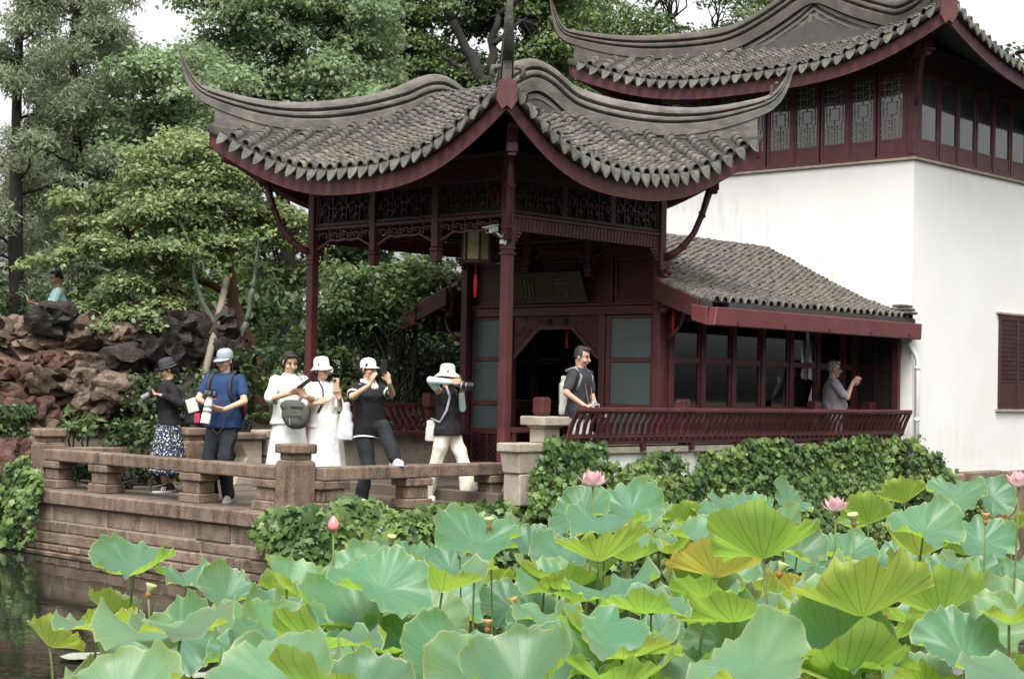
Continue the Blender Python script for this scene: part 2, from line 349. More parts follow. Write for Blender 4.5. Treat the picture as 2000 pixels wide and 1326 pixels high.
def build_roof(parent, R, sides, ridge_mat, spacing=.2, step=.075, tip_h=.62, tip_out=.36, up_lift=.27, hips=((1,1),(1,-1),(-1,1),(-1,-1)), rh=.30, rw=.19, limit=300, gables=(1,-1), fasc=.25):
    roof = MB(); N = 26
    allsides = (('m', 1), ('m', -1), ('s', 1), ('s', -1))
    fm = MB(); tiles = []; Md = s_len = None
    for kind, sg in allsides:
        S = R.main(sg) if kind == 'm' else R.skirt(sg); E = R.Ea if kind == 'm' else R.Eb; depth = R.Eb if kind == 'm' else R.Ea-R.Ga
        grid = []; K = 14
        for k in range(K+1):
            d = depth*k/K; half = max(E-d, R.Ga if kind == 'm' else 0)
            grid.append([S(half*(2*i/N-1), d) for i in range(N+1)])
        vs = [p-Vector((0,0,.015)) for r_ in grid for p in r_]; n0 = len(vs)
        vs += [p-Vector((0,0,.11)) for r_ in grid for p in r_]
        fs = []
        for k in range(K):
            for i in range(N):
                q = (k*(N+1)+i, k*(N+1)+i+1, (k+1)*(N+1)+i+1, (k+1)*(N+1)+i); fs.append(q)
                fs.append(tuple(n0+x for x in q[::-1]))
        fs += [(i, n0+i, n0+i+1, i+1) for i in range(N)]
        roof.add(vs, fs)
        # fascia board under the tile edge
        ed = grid[0]; inn = [S(max(E-.07, .1)*(2*i/N-1), .07) for i in range(N+1)]
        vs = [p-Vector((0,0,.06)) for p in ed]+[p-Vector((0,0,.06+fasc)) for p in ed]+[p-Vector((0,0,.05)) for p in inn]+[p-Vector((0,0,.05+fasc)) for p in inn]
        # pull the board a little behind the drip tiles
        cen = R.c; 
        vs2 = []
        for j, p in enumerate(vs):
            back = (R.B*(-sg) if kind == 'm' else R.A*(-sg))*.035; vs2.append(p+back)
        n = N+1; fs = []
        for i in range(N):
            fs += [(i, i+1, n+i+1, n+i), (n+i, n+i+1, 3*n+i+1, 3*n+i), (2*n+i+1, 2*n+i, 3*n+i, 3*n+i+1)]
        fm.add(vs2, fs)
    body = roof.build('roof', pan_m, parent, smooth=True)
    fo = fm.build('fascia_board', red, body)
    pan = MB()
    for kind, sg in sides:
        S = R.main(sg) if kind == 'm' else R.skirt(sg); E = R.Ea if kind == 'm' else R.Eb; full = R.Eb if kind == 'm' else R.Ea-R.Ga
        nr = int((E-.12)/spacing); rows = [spacing*(i+.5)*sg2 for i in range(nr) for sg2 in (1, -1)]
        def dmax(u, kind=kind, E=E, full=full):
            return full if (kind == 'm' and abs(u) < R.Ga) else min(full, E-abs(u)+.02)
        lay_tiles(body, S, rows, dmax, step, tiles, pan, spacing)
        for u in [spacing*i*sg2 for i in range(nr+1) for sg2 in ((1, -1) if i else (1,))]:
            if abs(u) > E-.05: continue
            p = S(u, 0); y = S(u, .1)-p; x = S(u+.04, 0)-S(u-.04, 0); x.normalize()
            fwd = -Vector((y.x, y.y, 0)).normalized()
            zz = Vector((0,0,1)); zz = (zz-x*zz.dot(x)+fwd*-.25).normalized(); yy = zz.cross(x)
            M = Matrix(((x.x,yy.x,zz.x,0),(x.y,yy.y,zz.y,0),(x.z,yy.z,zz.z,0),(0,0,0,1)))
            M.translation = p+fwd*.035+Vector((0,0,-.005+rnd.gauss(0,.004)))
            link(bpy.data.objects.new('drip_tile', DRIP), body, M @ Matrix.Rotation(rnd.gauss(0,.05),4,'Y'))
    finish_tiles(body, tiles, limit)
    # ridges: verge and hip in one run, tip to tip over each gable
    prof = [(-.46,-.25),(-.48,.22),(-.42,.27),(-.26,.29),(-.26,.34),(-.42,.36),(-.53,.42),(-.53,.52),(-.44,.58),(-.24,.60),(-.24,.655),(-.40,.67),(-.52,.74),(-.5,.88),(-.36,1.0),(-.15,1.07),(.15,1.07),(.36,1.0),(.5,.88),(.52,.74),(.40,.67),(.24,.655),(.24,.60),(.44,.58),(.53,.52),(.53,.42),(.42,.36),(.26,.34),(.26,.29),(.42,.27),(.48,.22),(.46,-.25)]
    prof = [(x*rw, y*rh) for x, y in prof]
    for sa in gables:
        runs = {}
        for sb in (1, -1):
            if (sa, sb) not in hips: continue
            pts = []
            b1 = R.Eb-(R.Ea-R.Ga)
            for i in range(9): b = b1*i/9; q_ = R.P(sa*R.Ga*.999, sb*b); pts.append((q_, 1.0, q_.z))
            for i in range(17):
                e = i/16*.985; d = (R.Ea-R.Ga)*(1-e); q_ = R.hip(sa, sb, d); ex = up_lift*max(0, (e-.18)/.82)**2.2
                pts.append((q_+Vector((0, 0, ex)), 1-.42*max(0, (e-.35)/.65)**1.3, q_.z))
            pc = pts[-1][0]; tg = (pts[-1][0]-pts[-3][0]).normalized(); diag = (R.A*sa+R.B*sb).normalized()
            tip = pc+diag*tip_out+Vector((0, 0, tip_h)); c1 = pc+tg*.30; c2 = pc+diag*(tip_out*.80)+Vector((0, 0, tip_h*.52))
            for i in range(1, 15):                 # the horn
                e = i/14; q_ = pc*(1-e)**3+c1*3*e*(1-e)**2+c2*3*e*e*(1-e)+tip*e**3
                pts.append((q_, .58*(1-.9*e**1.1), q_.z))
            runs[sb] = pts
        seq = []
        if 1 in runs: seq += runs[1][::-1]
        if -1 in runs: seq += runs[-1][1:] if 1 in runs else runs[-1]
        P = [q_[0].copy() for q_ in seq]
        for it in range(3):
            P = [P[0]]+[P[i]*.5+(P[i-1]+P[i+1])*.25 for i in range(1, len(P)-1)]+[P[-1]]
        side = []; up = []; sc = []
        for i, p in enumerate(P):
            t = (P[min(i+1,len(P)-1)]-P[max(i-1,0)]).normalized()
            sd_ = t.cross(Vector((0,0,1)))
            sd_ = sd_.normalized(); u_ = sd_.cross(t).normalized()
            side.append(sd_); up.append(u_); k = seq[i][1]; sc.append((.22+.78*k, max(k, .07)))
        m = MB(); m.sweep(P, prof, side, up, sc)
        o = m.build('ridge', ridge_mat, body); smooth_angle(o, 38)
        # plaster web between the rising ridge and the tiles
        m = MB(); vs = []; n_w = 0
        for i, p in enumerate(P):
            zb = min(seq[i][2], p.z)-.05
            if seq[i][2] >= seq[i][0].z-1e-6 and seq[i][1] < .6: continue
            w_ = rw*.36*sc[i][0]; lo = Vector((p.x, p.y, zb)); hi = p+up[i]*(.1*rh)
            vs += [lo-side[i]*w_, lo+side[i]*w_, hi+side[i]*w_, hi-side[i]*w_]; n_w += 1
        fs = []
        for i in range(n_w-1): fs += [(i*4+k, i*4+(k+1) % 4, i*4+4+(k+1) % 4, i*4+4+k) for k in range(4)]
        fs += [(3, 2, 1, 0), tuple(4*(n_w-1)+k for k in range(4))]
        smooth_angle(m.add(vs, fs).build('ridge_web', ridge_mat, body), 50)
    # gable ends
    for sa in gables:
        b1 = R.Eb-(R.Ea-R.Ga); g = MB(); top = [R.P(sa*R.Ga*.999, -b1+2*b1*i/12) for i in range(13)]
        base = R.P(sa*(R.Ga+.001), 0).z
        inner = R.A*(-sa*.03)
        zb = min(R.prof(R.Ea-R.Ga)+R.ze+R.c.z, top[0].z)-.1
        poly = [p+inner for p in top]; bot = [Vector((p.x, p.y, zb))+inner for p in top]
        n = len(top); g.add(poly+bot, [(i, i+1, n+i+1, n+i) for i in range(n-1)])
        g.build('gable', ridge_mat, body)
        for lo_, hi_ in ((.10, .15), (.20, .235), (.29, .32)):
            for half in (range(0, 7), range(6, 13)):
                tt = [top[i] for i in half]; ctr = R.c.z; q0 = [p+R.A*(sa*.06)-Vector((0,0,lo_*1.2)) for p in tt]; q1 = [p+R.A*(sa*.06)-Vector((0,0,hi_*1.2)) for p in tt]
                mid = top[6]; ok = [i for i in range(len(tt)) if q1[i].z > zb+.06]
                if len(ok) < 2: continue
                vs = [q0[i] for i in ok]+[q1[i] for i in ok]+[q0[i]-R.A*(sa*.085) for i in ok]+[q1[i]-R.A*(sa*.085) for i in ok]; n = len(ok); fs = []
                for i in range(n-1): fs += [(i, i+1, n+i+1, n+i), (n+i, n+i+1, 3*n+i+1, 3*n+i), (2*n+i, 2*n+i+1, i+1, i)]
                MB().add(vs, fs).build('gable_board', gable_m, body)
    return body

def fret(m, P, w, h, t=.018, dep=.02, nx=4):
    """openwork of hooked bars on a panel; P(u,v,n)->xyz"""
    def b(u0, v0, u1, v1):
        m.prism([(u0, v0), (u1, v0), (u1, v1), (u0, v1)], lambda u, v, n: P(u, v, n), -dep/2, dep/2)
    cw = w/nx
    for i in range(nx):
        x = i*cw; f = i % 2
        b(x+cw*.18, h*.08, x+cw*.18+t, h*.75); b(x+cw*.18, h*.75-t, x+cw*.7, h*.75)
        b(x+cw*.7-t, h*.3, x+cw*.7, h*.75); b(x+cw*.42, h*.3, x+cw*.7, h*.3+t)
        b(x+cw*.42, h*.3, x+cw*.42+t, h*.55); b(x+cw*.7, h*.5, x+cw*1.18 if i < nx-1 else w, h*.5+t)
        b(x+cw*.85, 0, x+cw*.85+t, h*.5); b(x+cw*.85, h*.62, x+cw*.85+t, h); b(x, h*.22, x+cw*.18, h*.22+t)
    for i in range(nx*2):                               # carved rosettes
        u = w*(i+.5)/(nx*2); v = h*(.45+.25*math.sin(i*2.3)); r = h*.10
        m.prism([(u+r*math.cos(k*math.pi/3), v+r*math.sin(k*math.pi/3)) for k in range(6)], lambda a, c, n: P(a, c, n), -dep*.4, dep*.6)

# ------------------------------------------------------------------ front pavilion
PX0, PX1, PY0, PY1 = 13.80, 16.64, 13.04, 16.50
FL = .13
pav = thing('pavilion', 'open red-columned pavilion with sweeping grey tiled roof at the front of the hall', 'pavilion', (15.2, 14.77, FL))
m = MB()
m.box((13.62, 12.86, -.02), (16.7, 16.75, FL-.004)); m.build('floor', paving, pav)
for i, (y0, y1) in enumerate(((12.80, 14.02), (14.03, 15.3), (15.31, 16.8))):
    MB().box((13.46, y0, -.03), (13.95, y1, FL)).build('step_stone', paving, pav, bevel=.012)
for x, y in ((PX0, PY0), (PX0, PY1), (PX1, PY0), (PX1, PY1)):
    c = MB().box((x-.058, y-.058, FL), (x+.058, y+.058, 4.0)).build('column', red, pav, bevel=.014, seg=2)
    MB().frustum((x, y, FL), (.24, .24), (.2, .2), .1).build('base_stone', stonew, c, bevel=.01)
    MB().cbox((x, y, 2.93), (.135, .135, .05)).cbox((x, y, 2.86), (.15, .15, .03)).build('collar', red, c, bevel=.006)
def wallP(axis, c, o):                                # map (u,v,n) on a face: axis 'x' -> plane x=c, u along y
    if axis == 'x': return lambda u, v, n: (c+n, o[0]+u, o[1]+v)
    return lambda u, v, n: (o[0]+u, c+n, o[1]+v)
for axis, c, a0, a1, front in (('x', PX0, PY0, PY1, True), ('y', PY0, PX0, PX1, False), ('y', PY1, PX0, PX1, False), ('x', PX1, PY0, PY1, True)):
    L = a1-a0-.116; s0 = a0+.058
    def bar(z0, z1, d, u0=0, u1=None):
        u1 = L if u1 is None else u1; P = wallP(axis, c, (s0, 0)); mm = MB(); mm.prism([(u0, z0), (u1, z0), (u1, z1), (u0, z1)], P, -d/2, d/2); return mm
    bar(3.72, 3.98, .09).build('tie_beam', redd, pav, bevel=.006)
    bar(3.285, 3.325, .075).build('moulding', red, pav, bevel=.005)
    bar(3.335, 3.37, .05).build('moulding', redd, pav)
    nb = 3
    for i in range(nb):
        u0 = L*i/nb+.045; u1 = L*(i+1)/nb-.045
        mm = MB(); P = wallP(axis, c, (s0+u0, 3.39)); fret(mm, P, u1-u0, .31, .02, .024, 4)
        mm.build('carved_panel', redd, pav)
        MB().prism([(u0, 3.375), (u1, 3.375), (u1, 3.715), (u0, 3.715)], wallP(axis, c, (s0, 0)), *((.020, .026) if c in (PX0, PY0) else (-.026, -.020))).build('panel_back', dark, pav)  # dark sheet added to block light through the openwork, as under-eave shade
        for e_ in (L*i/nb, L*(i+1)/nb-.045): bar(3.37, 3.72, .036, e_, e_+.045).build('panel_stile', redd, pav)
        if front:
            mm = MB(); P = wallP(axis, c, (s0+u0, 3.06)); w = u1-u0
            fret(mm, lambda u, v, n: P(u, v+.095-.0, n), w, .125, .014, .022, 5)
            # arched lower edge
            lo = []
            for k in range(17):
                t = k/16; e = abs(2*t-1); v = .075-.11*max(0, (e-.5)/.5)**1.5+.008*math.cos(t*math.pi*8); lo.append((t*w, v+.012))
            for k in range(16):
                (ua, va), (ub, vb) = lo[k], lo[k+1]; mm.prism([(ua, va-.013), (ub, vb-.013), (ub, vb+.013), (ua, va+.013)], P, -.014, .014)
            mm.build('hanging_fret', red, pav)
    if front:
        for i in (1, 2):
            u = s0+L*i/nb; x, y = (c, u) if axis == 'x' else (u, c)
            h = MB().box((x-.05, y-.05, 2.98), (x+.05, y+.05, 3.72)).build('hanging_post', red, pav, bevel=.006)
            mm = MB().cbox((x, y, 2.955), (.125, .125, .04)); mm.frustum((x, y, 2.80), (.10, .10), (.12, .12), .13); mm.build('pendant', red, h, bevel=.008)
    else:
        mm = bar(3.13, 3.28, .03)
        n = 42
        for i in range(n):
            u = L*(i+.5)/n; P = wallP(axis, c, (s0, 0)); mm.prism([(u-.02, 3.13), (u+.012, 3.13), (u+.03, 3.28), (u-.002, 3.28)], P, -.022, .022)
        mm.build('pleated_beam', red, pav)
        for e in (0, 1):
            mm = MB()
            for k in range(4): P = wallP(axis, c, (s0, 0)); a, b = (0, .16-.035*k); mm.prism([(L*e+(1-2*e)*a, 3.13-.04*(k+1)), (L*e+(1-2*e)*b, 3.13-.04*(k+1)), (L*e+(1-2*e)*b, 3.13-.04*k-.006), (L*e+(1-2*e)*a, 3.13-.04*k-.006)], P, -.025, .025)
            mm.build('bracket', red, pav, bevel=.006)
# curved struts carrying the corners
for x, y, sx, sy in ((PX0, PY0, -1, -1), (PX0, PY1, -1, 1), (PX1, PY0, 1, -1), (PX1, PY1, 1, 1)):
    d = Vector((sx, sy, 0)).normalized(); b = Vector((x, y, 0))+d*.07
    pts = [b+Vector((0,0,3.02)), b+d*.10+Vector((0,0,3.06)), b+d*.22+Vector((0,0,3.16)), b+d*.36+Vector((0,0,3.34)), b+d*.46+Vector((0,0,3.58)), b+d*.56+Vector((0,0,3.92))]
    o = MB().tube(pts, [.052,.05,.044,.04,.04,.05], 8).build('corner_strut', red, pav, smooth=True)
    mm = MB()
    for q in (1, 2, 4): mm.tube([pts[q]-d*.012-Vector((0,0,.012)), pts[q]+d*.012+Vector((0,0,.012))], .056, 8)
    mm.build('band', red, o)
    e0 = Vector((x, y, 3.86))+d*.05; mm = MB().bar(e0, e0+d*(1.15 if sx < 0 else .6)+Vector((0,0,.36 if sx < 0 else .2)), .12, .13); mm.build('hip_rafter', redd, pav, bevel=.01)
    e1 = e0+d*(.95 if (sx,sy)==(-1,-1) else .62)+Vector((0,0,.08)); MB().cbox((0,0,0), (.13,.13,.11), Matrix.Translation(e1) @ Matrix.Rotation(math.atan2(d.y,d.x),4,'Z')).cbox((0,0,-.075),(.10,.10,.04), Matrix.Translation(e1) @ Matrix.Rotation(math.atan2(d.y,d.x),4,'Z')).build('rafter_end', red, pav, bevel=.012)
# ceiling
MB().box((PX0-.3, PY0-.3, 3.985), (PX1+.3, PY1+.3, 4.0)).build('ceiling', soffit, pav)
RP = Hip((14.95, 14.57, 0), (0, 1, 0), (1, 0, 0), 2.42, 2.16, .84, 3.86, 5.10, lift=.74, out=.20)
proof = build_roof(pav, RP, (('m', -1), ('m', 1), ('s', -1), ('s', 1)), ridge_m, spacing=.182, tip_out=.42, tip_h=.64)
# bands and crest on the near horn
for sa, sb in ((-1, -1), (1, -1), (-1, 1)):
    pc = RP.hip(sa, sb, .05); dg = (RP.A*sa+RP.B*sb).normalized()
    R3 = Matrix.Rotation(math.atan2(dg.y, dg.x), 3, 'Z')
    for k, (o, zz, s_) in enumerate(((.00, .40, .13), (.06, .50, .115), (.13, .64, .095), (.17, .80, .075))):
        MB().cbox((0,0,0), (.03, s_, .03), Matrix.Translation(pc+dg*(o+.10)+Vector((0,0,zz))) @ R3.to_4x4()).build('horn_band', ridge_m, proof, bevel=.006)
    MB().cbox((0,0,0), (.02,.10,.12), Matrix.Translation(pc+dg*.17+Vector((0,0,.56))) @ R3.to_4x4()).build('horn_crest', ridge_dark, proof, bevel=.006)
    if (sa, sb) != (-1, -1): continue
    # tile end curls and red hip board under the horn
    mm = MB(); e = pc+dg*.05
    prof_ = [(-.10,-.02),(.0,.03),(.10,-.02),(.115,-.22),(.05,-.33),(0,-.28),(-.05,-.33),(-.115,-.22)]
    mm.prism(prof_, lambda u, v, t: tuple(e+dg*t+Vector((-dg.y, dg.x, 0))*u+Vector((0,0,v-.02))), -.04, .03)
    mm.build('corner_board', red, proof, bevel=.008)
    for s_ in (-1, 1):
        sdv = Vector((-dg.y, dg.x, 0))*s_; q = e+sdv*.10+dg*.05+Vector((0,0,.05))
        MB().tube([q+Vector((0,0,.06))-sdv*.03, q+sdv*.05+Vector((0,0,.05)), q+sdv*.07-Vector((0,0,.02)), q+sdv*.03-Vector((0,0,.06))], [.03,.035,.03,.015], 6).build('curl', ridge_dark, proof, smooth=True)
# ------------------------------------------------------------------ middle cabin
CX0, CX1, CYA, CYB, RIDY = 16.72, 21.42, 13.04, 16.64, 14.84
cab = thing('boat_cabin', 'low glazed cabin with tiled gable roof joining the pavilion to the white tower', 'hall', (19, 14.84, FL))
MB().box((16.72, 12.34, .02), (21.42, 17.3, FL)).build('floor', paving, cab)
# posts of the front wall
for y in (13.10, 16.60):
    MB().box((CX0-.02, y-.075, FL), (CX0+.12, y+.075, 3.1)).build('post', red, cab, bevel=.012)
for y in (14.06, 15.72):
    MB().box((CX0, y-.05, FL), (CX0+.1, y+.05, 2.36)).build('door_post', red, cab, bevel=.008)
MB().box((CX0-.01, 13.175, 2.30), (CX0+.11, 16.525, 2.42)).build('lintel', red, cab, bevel=.008)
MB().box((CX0-.03, 13.175, 2.425), (CX0+.1, 16.525, 2.46)).build('moulding', red, cab, bevel=.006)
for a, b in ((13.20, 13.86), (13.90, 14.5), (14.54, 15.2), (15.24, 15.84), (15.88, 16.5)):
    MB().box((CX0+.04, a, 2.465), (CX0+.07, b, 3.05)).build('upper_panel', redd, cab)
    for q in ((a, 2.465, a+.03, 3.05), (b-.03, 2.465, b, 3.05), (a+.031, 2.465, b-.031, 2.495), (a+.031, 3.02, b-.031, 3.05)):
        MB().box((CX0+.015, q[0], q[1]), (CX0+.055, q[2], q[3])).build('panel_moulding', red, cab)
MB().box((CX0+.01, 13.175, 3.06), (CX0+.1, 16.525, 3.2)).build('tie_beam', redd, cab)
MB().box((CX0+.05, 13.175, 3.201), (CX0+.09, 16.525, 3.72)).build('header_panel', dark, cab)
# glazed leaves either side of the doorway
for y0, y1 in ((13.18, 14.0), (15.78, 16.52)):
    for a in (y0, y1-.07):
        MB().box((CX0+.02, a, FL), (CX0+.08, a+.07, 2.295)).build('window_stile', winred, cab, bevel=.006)
    for z0, z1 in ((2.255, 2.295), (1.68, 1.74), (1.06, 1.13), (.66, .745), (.24, .28), (FL, .20)):
        MB().box((CX0+.025, y0+.071, z0), (CX0+.075, y1-.071, z1)).build('window_rail', winred, cab, bevel=.005)
    for z0, z1 in ((1.741, 2.254), (1.131, 1.679), (.746, 1.059)):
        MB().box((CX0+.045, y0+.072, z0), (CX0+.055, y1-.072, z1)).build('pane', frost, cab)
    MB().box((CX0+.055, y0+.072, .281), (CX0+.06, y1-.072, .659)).build('back_board', dark, cab)
    ym = (y0+y1)/2; MB().box((CX0+.03, ym-.02, .281), (CX0+.07, ym+.02, .659)).build('mullion', winred, cab)
    for a, b in ((y0+.073, ym-.021), (ym+.021, y1-.073)):   # honeycomb lattice
        mm = MB(); n = 3; cw = (b-a)/n; ch = .378/4
        for i in range(n):
            for j in range(4):
                cx_, cz_ = a+(i+.5)*cw, .281+(j+.5)*ch; q = [(cx_+cw*.34*c_, cz_+ch*.36*s_) for c_, s_ in ((1,.4),(1,-.4),(.4,-1),(-.4,-1),(-1,-.4),(-1,.4),(-.4,1),(.4,1))]
                for k in range(8): mm.bar((CX0+.05, *q[k]), (CX0+.05, *q[(k+1) % 8]), .012, .012, (1, 0, 0))
                mm.bar((CX0+.05, cx_+cw*.34, cz_), (CX0+.05, min(cx_+cw*.66, b), cz_), .012, .012, (1, 0, 0)); mm.bar((CX0+.05, cx_, cz_+ch*.36), (CX0+.05, cx_, cz_+ch*.64), .012, .012, (1, 0, 0))
        tag(mm.build('lattice', winred, cab), kind='stuff')
# eight-sided doorway: carved spandrels and head
mm = MB(); Pd = lambda u, v, n: (CX0+.05+n, u, v)
mm.prism([(14.111, 2.299), (14.111, 1.74), (14.58, 2.15), (15.2, 2.15), (15.669, 1.74), (15.669, 2.299)], Pd, -.02, .02)
dh = mm.build('door_head', redd, cab)
for pts in (((14.125, 1.73), (14.585, 2.135)), ((14.585, 2.14), (15.195, 2.14)), ((15.195, 2.135), (15.655, 1.73))):
    MB().bar((CX0+.025, *pts[0]), (CX0+.025, *pts[1]), .05, .03, (1, 0, 0)).build('door_trim', red, cab)
mm = MB(); r2 = random.Random(3)
for i in range(90):
    u = r2.uniform(14.14, 15.64); v = r2.uniform(1.85, 2.27)
    if v < 1.78+min(abs(u-14.11), abs(u-15.67))*.9: continue
    r_ = r2.uniform(.018, .035); mm.ell((CX0+.03, u, v), (.012, r_, r_*.7), Matrix.Rotation(r2.uniform(0, 3), 3, 'X'), 6, 4)
tag(mm.build('carving', red, dh, smooth=True), kind='stuff')
for y in (14.72, 15.02): MB().lathe([(.045, 0), (.05, .01), (.045, .02)], 10, Matrix.Translation((CX0+.02, y, 2.22)) @ Matrix.Rotation(-math.pi/2, 4, 'Y')).build('boss', dark, dh)
# side windows (both long sides)
edges = [16.87, 17.55, 18.24, 18.93, 19.62, 20.31, 21.0, 21.32]
for ys, sg in ((CYA, 1), (CYB, -1)):
    for i, x in enumerate(edges):
        MB().box((x-.045, ys-.05, FL), (x+.045, ys+.05, 2.5)).build('mullion', red, cab, bevel=.006)
    for i in range(len(edges)-1):
        x0, x1 = edges[i]+.046, edges[i+1]-.046
        for z0, z1 in ((2.22, 2.3), (1.68, 1.76), (1.04, 1.13), (FL, .22)):
            MB().box((x0, ys-.03, z0), (x1, ys+.03, z1)).build('window_rail', winred, cab, bevel=.005)
        MB().box((x0, ys-.02, .221), (x1, ys+.02, 1.039)).build('apron_panel', redd, cab)
        for z0, z1 in ((1.131, 1.679), (1.761, 2.219)):
            for a in (x0, x1-.035): MB().box((a, ys-.025, z0), (a+.035, ys+.025, z1)).build('window_stile', winred, cab)
            MB().box((x0+.036, ys-.005, z0), (x1-.036, ys+.005, z1)).build('pane', glass, cab)
    MB().box((16.87, ys-.06, 2.301), (21.4, ys+.06, 2.46)).build('wall_plate', redd, cab)
MB().box((21.36, 13.1, FL), (21.41, 14.3, 2.6)).build('end_wall', redd, cab); MB().box((21.36, 15.4, FL), (21.41, 16.58, 2.6)).build('end_wall', redd, cab)
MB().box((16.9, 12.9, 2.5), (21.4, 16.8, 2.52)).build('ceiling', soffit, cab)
# dark timber end of the gallery against the tower
MB().box((21.33, 12.30, FL), (21.40, 12.42, 2.5)).build('post', red, cab, bevel=.008)
MB().box((21.36, 12.421, FL), (21.40, 12.985, 2.46)).build('end_panel', dark, cab)
for z0, z1 in ((1.04, 1.12), (1.68, 1.75), (2.28, 2.4), (FL, .25)): MB().box((21.335, 12.421, z0), (21.359, 12.985, z1)).build('window_rail', redd, cab)
MB().box((21.34, 12.66, .251), (21.359, 12.72, 2.279)).build('mullion', redd, cab)
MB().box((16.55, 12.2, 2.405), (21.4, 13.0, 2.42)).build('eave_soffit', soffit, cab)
# roof: curved slopes either side of a low rolled ridge
SEC = [(12.10, 2.44), (12.5, 2.545), (12.85, 2.66), (13.38, 2.90), (14.1, 3.26), (14.6, 3.50), (14.84, 3.545)]
def sec(y):
    y = y if y <= RIDY else 2*RIDY-y
    for (a, za), (b, zb) in zip(SEC, SEC[1:]):
        if y <= b: return za+(zb-za)*(y-a)/(b-a)
    return SEC[-1][1]
ys_ = [12.10+i*(2*(RIDY-12.10))/40 for i in range(41)]
mm = MB(); XS = (16.86, 21.44)
for sgn_ in (0, 1):                                   # eaves run forward past the end wall
    q_ = [y for y in ys_ if y < 13.0]; q_ = [y if sgn_ == 0 else 2*RIDY-y for y in q_]; k_ = len(q_)
    vo = [(x, y, sec(y)-.012) for x in (16.50, 16.859) for y in q_]+[(x, y, sec(y)-.10) for x in (16.50, 16.859) for y in q_]; fo_ = []
    for i in range(k_-1): fo_ += [(i, i+1, k_+i+1, k_+i), (3*k_+i, 3*k_+i+1, 2*k_+i+1, 2*k_+i), (i, 2*k_+i, 2*k_+i+1, i+1)]
    MB().add(vo, fo_).build('eave_strip', pan_m, cab)
vs = [(x, y, sec(y)-.012) for x in XS for y in ys_]+[(x, y, sec(y)-.10) for x in XS for y in ys_]; n = 41; fs = []
for i in range(n-1): fs += [(i, i+1, n+i+1, n+i), (3*n+i, 3*n+i+1, 2*n+i+1, 2*n+i), (i, 2*n+i, 2*n+i+1, i+1), (n+i, n+i+1, 3*n+i+1, 3*n+i)]
fs += [(0, n, 3*n, 2*n), (n-1, 3*n-1, 4*n-1, 2*n-1)]
mm.add(vs, fs); croof = mm.build('roof', pan_m, cab)
ct = []
S1 = lambda u, d: Vector((u, 12.10+d, sec(12.10+d))); S2 = lambda u, d: Vector((u, 2*RIDY-12.10-d, sec(12.10+d)))
rows = [16.6+.168*i for i in range(29)]
lay_tiles(croof, S1, rows, lambda u: RIDY-12.10, .075, ct, None, .168)
lay_tiles(croof, S2, rows[::2], lambda u: RIDY-12.10, .11, ct, None, .168)
ct = [M for M in ct if not (M.translation.x < 16.9 and 12.98 < M.translation.y < 16.7)]
finish_tiles(croof, ct)
# eave end tiles
for u in rows:
    mm = MB(); mm.lathe([(.058, 0), (.066, -.02), (.05, -.022), (0.002, -.012)], 10, Matrix.Translation((u, 12.12, 2.455)) @ Matrix.Rotation(-math.pi/2, 4, 'X') @ Matrix.Scale(-1, 4, (0, 0, 1)), cap=False)
    o = mm.build('end_tile', pan_m, croof, smooth=True)
# little stepped stack of tiles at the eave against the tower
for k in range(3): MB().box((21.12, 12.05+.03*k, 2.49+.05*k), (21.43-.02*k, 12.3, 2.53+.05*k)).build('verge_tile', drip_m, croof, bevel=.01)
# barge boards
for sg in (1, -1):
    pts = [(12.28, sec(12.28)-.02), (12.6, sec(12.6)), (12.97, sec(12.97))]
    poly = pts+[(y, z-.25) for y, z in pts[::-1]]
    f = (lambda y: y) if sg == 1 else (lambda y: 2*RIDY-y)
    MB().prism(poly, lambda u, v, t: (16.46+t, f(u), v), -.03, .03).build('barge_board', redd, cab, bevel=.006)
# gutter
for y, e in ((12.06, 1), (2*RIDY-12.06, -1)):
    g = MB().prism([(16.40, 2.13), (21.45, 2.13), (21.47, 2.36), (16.46, 2.36)], lambda u, v, t: (u, y+t+.0*v, v), -.06, .06).build('gutter', redg, cab, bevel=.012)
    MB().prism([(y+.062*e, 2.13), (y+.30*e, 2.20), (y+.30*e, 2.40), (y+.062*e, 2.36)], lambda u, v, t: (16.41+t, u, v), 0, .05).build('gutter_return', redg, g, bevel=.01)
    for k in range(5): MB().cbox((16.9+k*1.05, y-.066*e, 2.165), (.02, .02, .06)).build('gutter_hook', redd, g)
# carved brackets and curved stays beside the front posts
for y, sg in ((13.04, -1), (16.66, 1)):
    mm = MB(); r2 = random.Random(11)
    for k in range(34):
        t = k/33; z = 2.34+.50*t; yy = y+sg*(.11+.06*math.sin(t*7)+.03*r2.random()); mm.ell((CX0-.14+r2.uniform(-.06, .06), yy, z), (.05+.025*r2.random(), .055, .036), Matrix.Rotation(r2.uniform(0, 3), 3, 'X'), 7, 5)
    mm.box((CX0-.17, min(y+sg*.06, y+sg*.12), 2.34), (CX0-.08, max(y+sg*.06, y+sg*.12), 2.84))
    tag(mm.build('carved_bracket', red, cab, smooth=True), 'carved lion and scroll bracket on the cabin post')
    b = Vector((CX0, y+sg*.08, 1.98))
    MB().tube([b, b+Vector((0, sg*.08, .04)), b+Vector((0, sg*.2, .16)), b+Vector((0, sg*.27, .32)), b+Vector((0, sg*.29, .52))], [.03,.03,.026,.024,.03], 7).build('stay', red, cab, smooth=True)
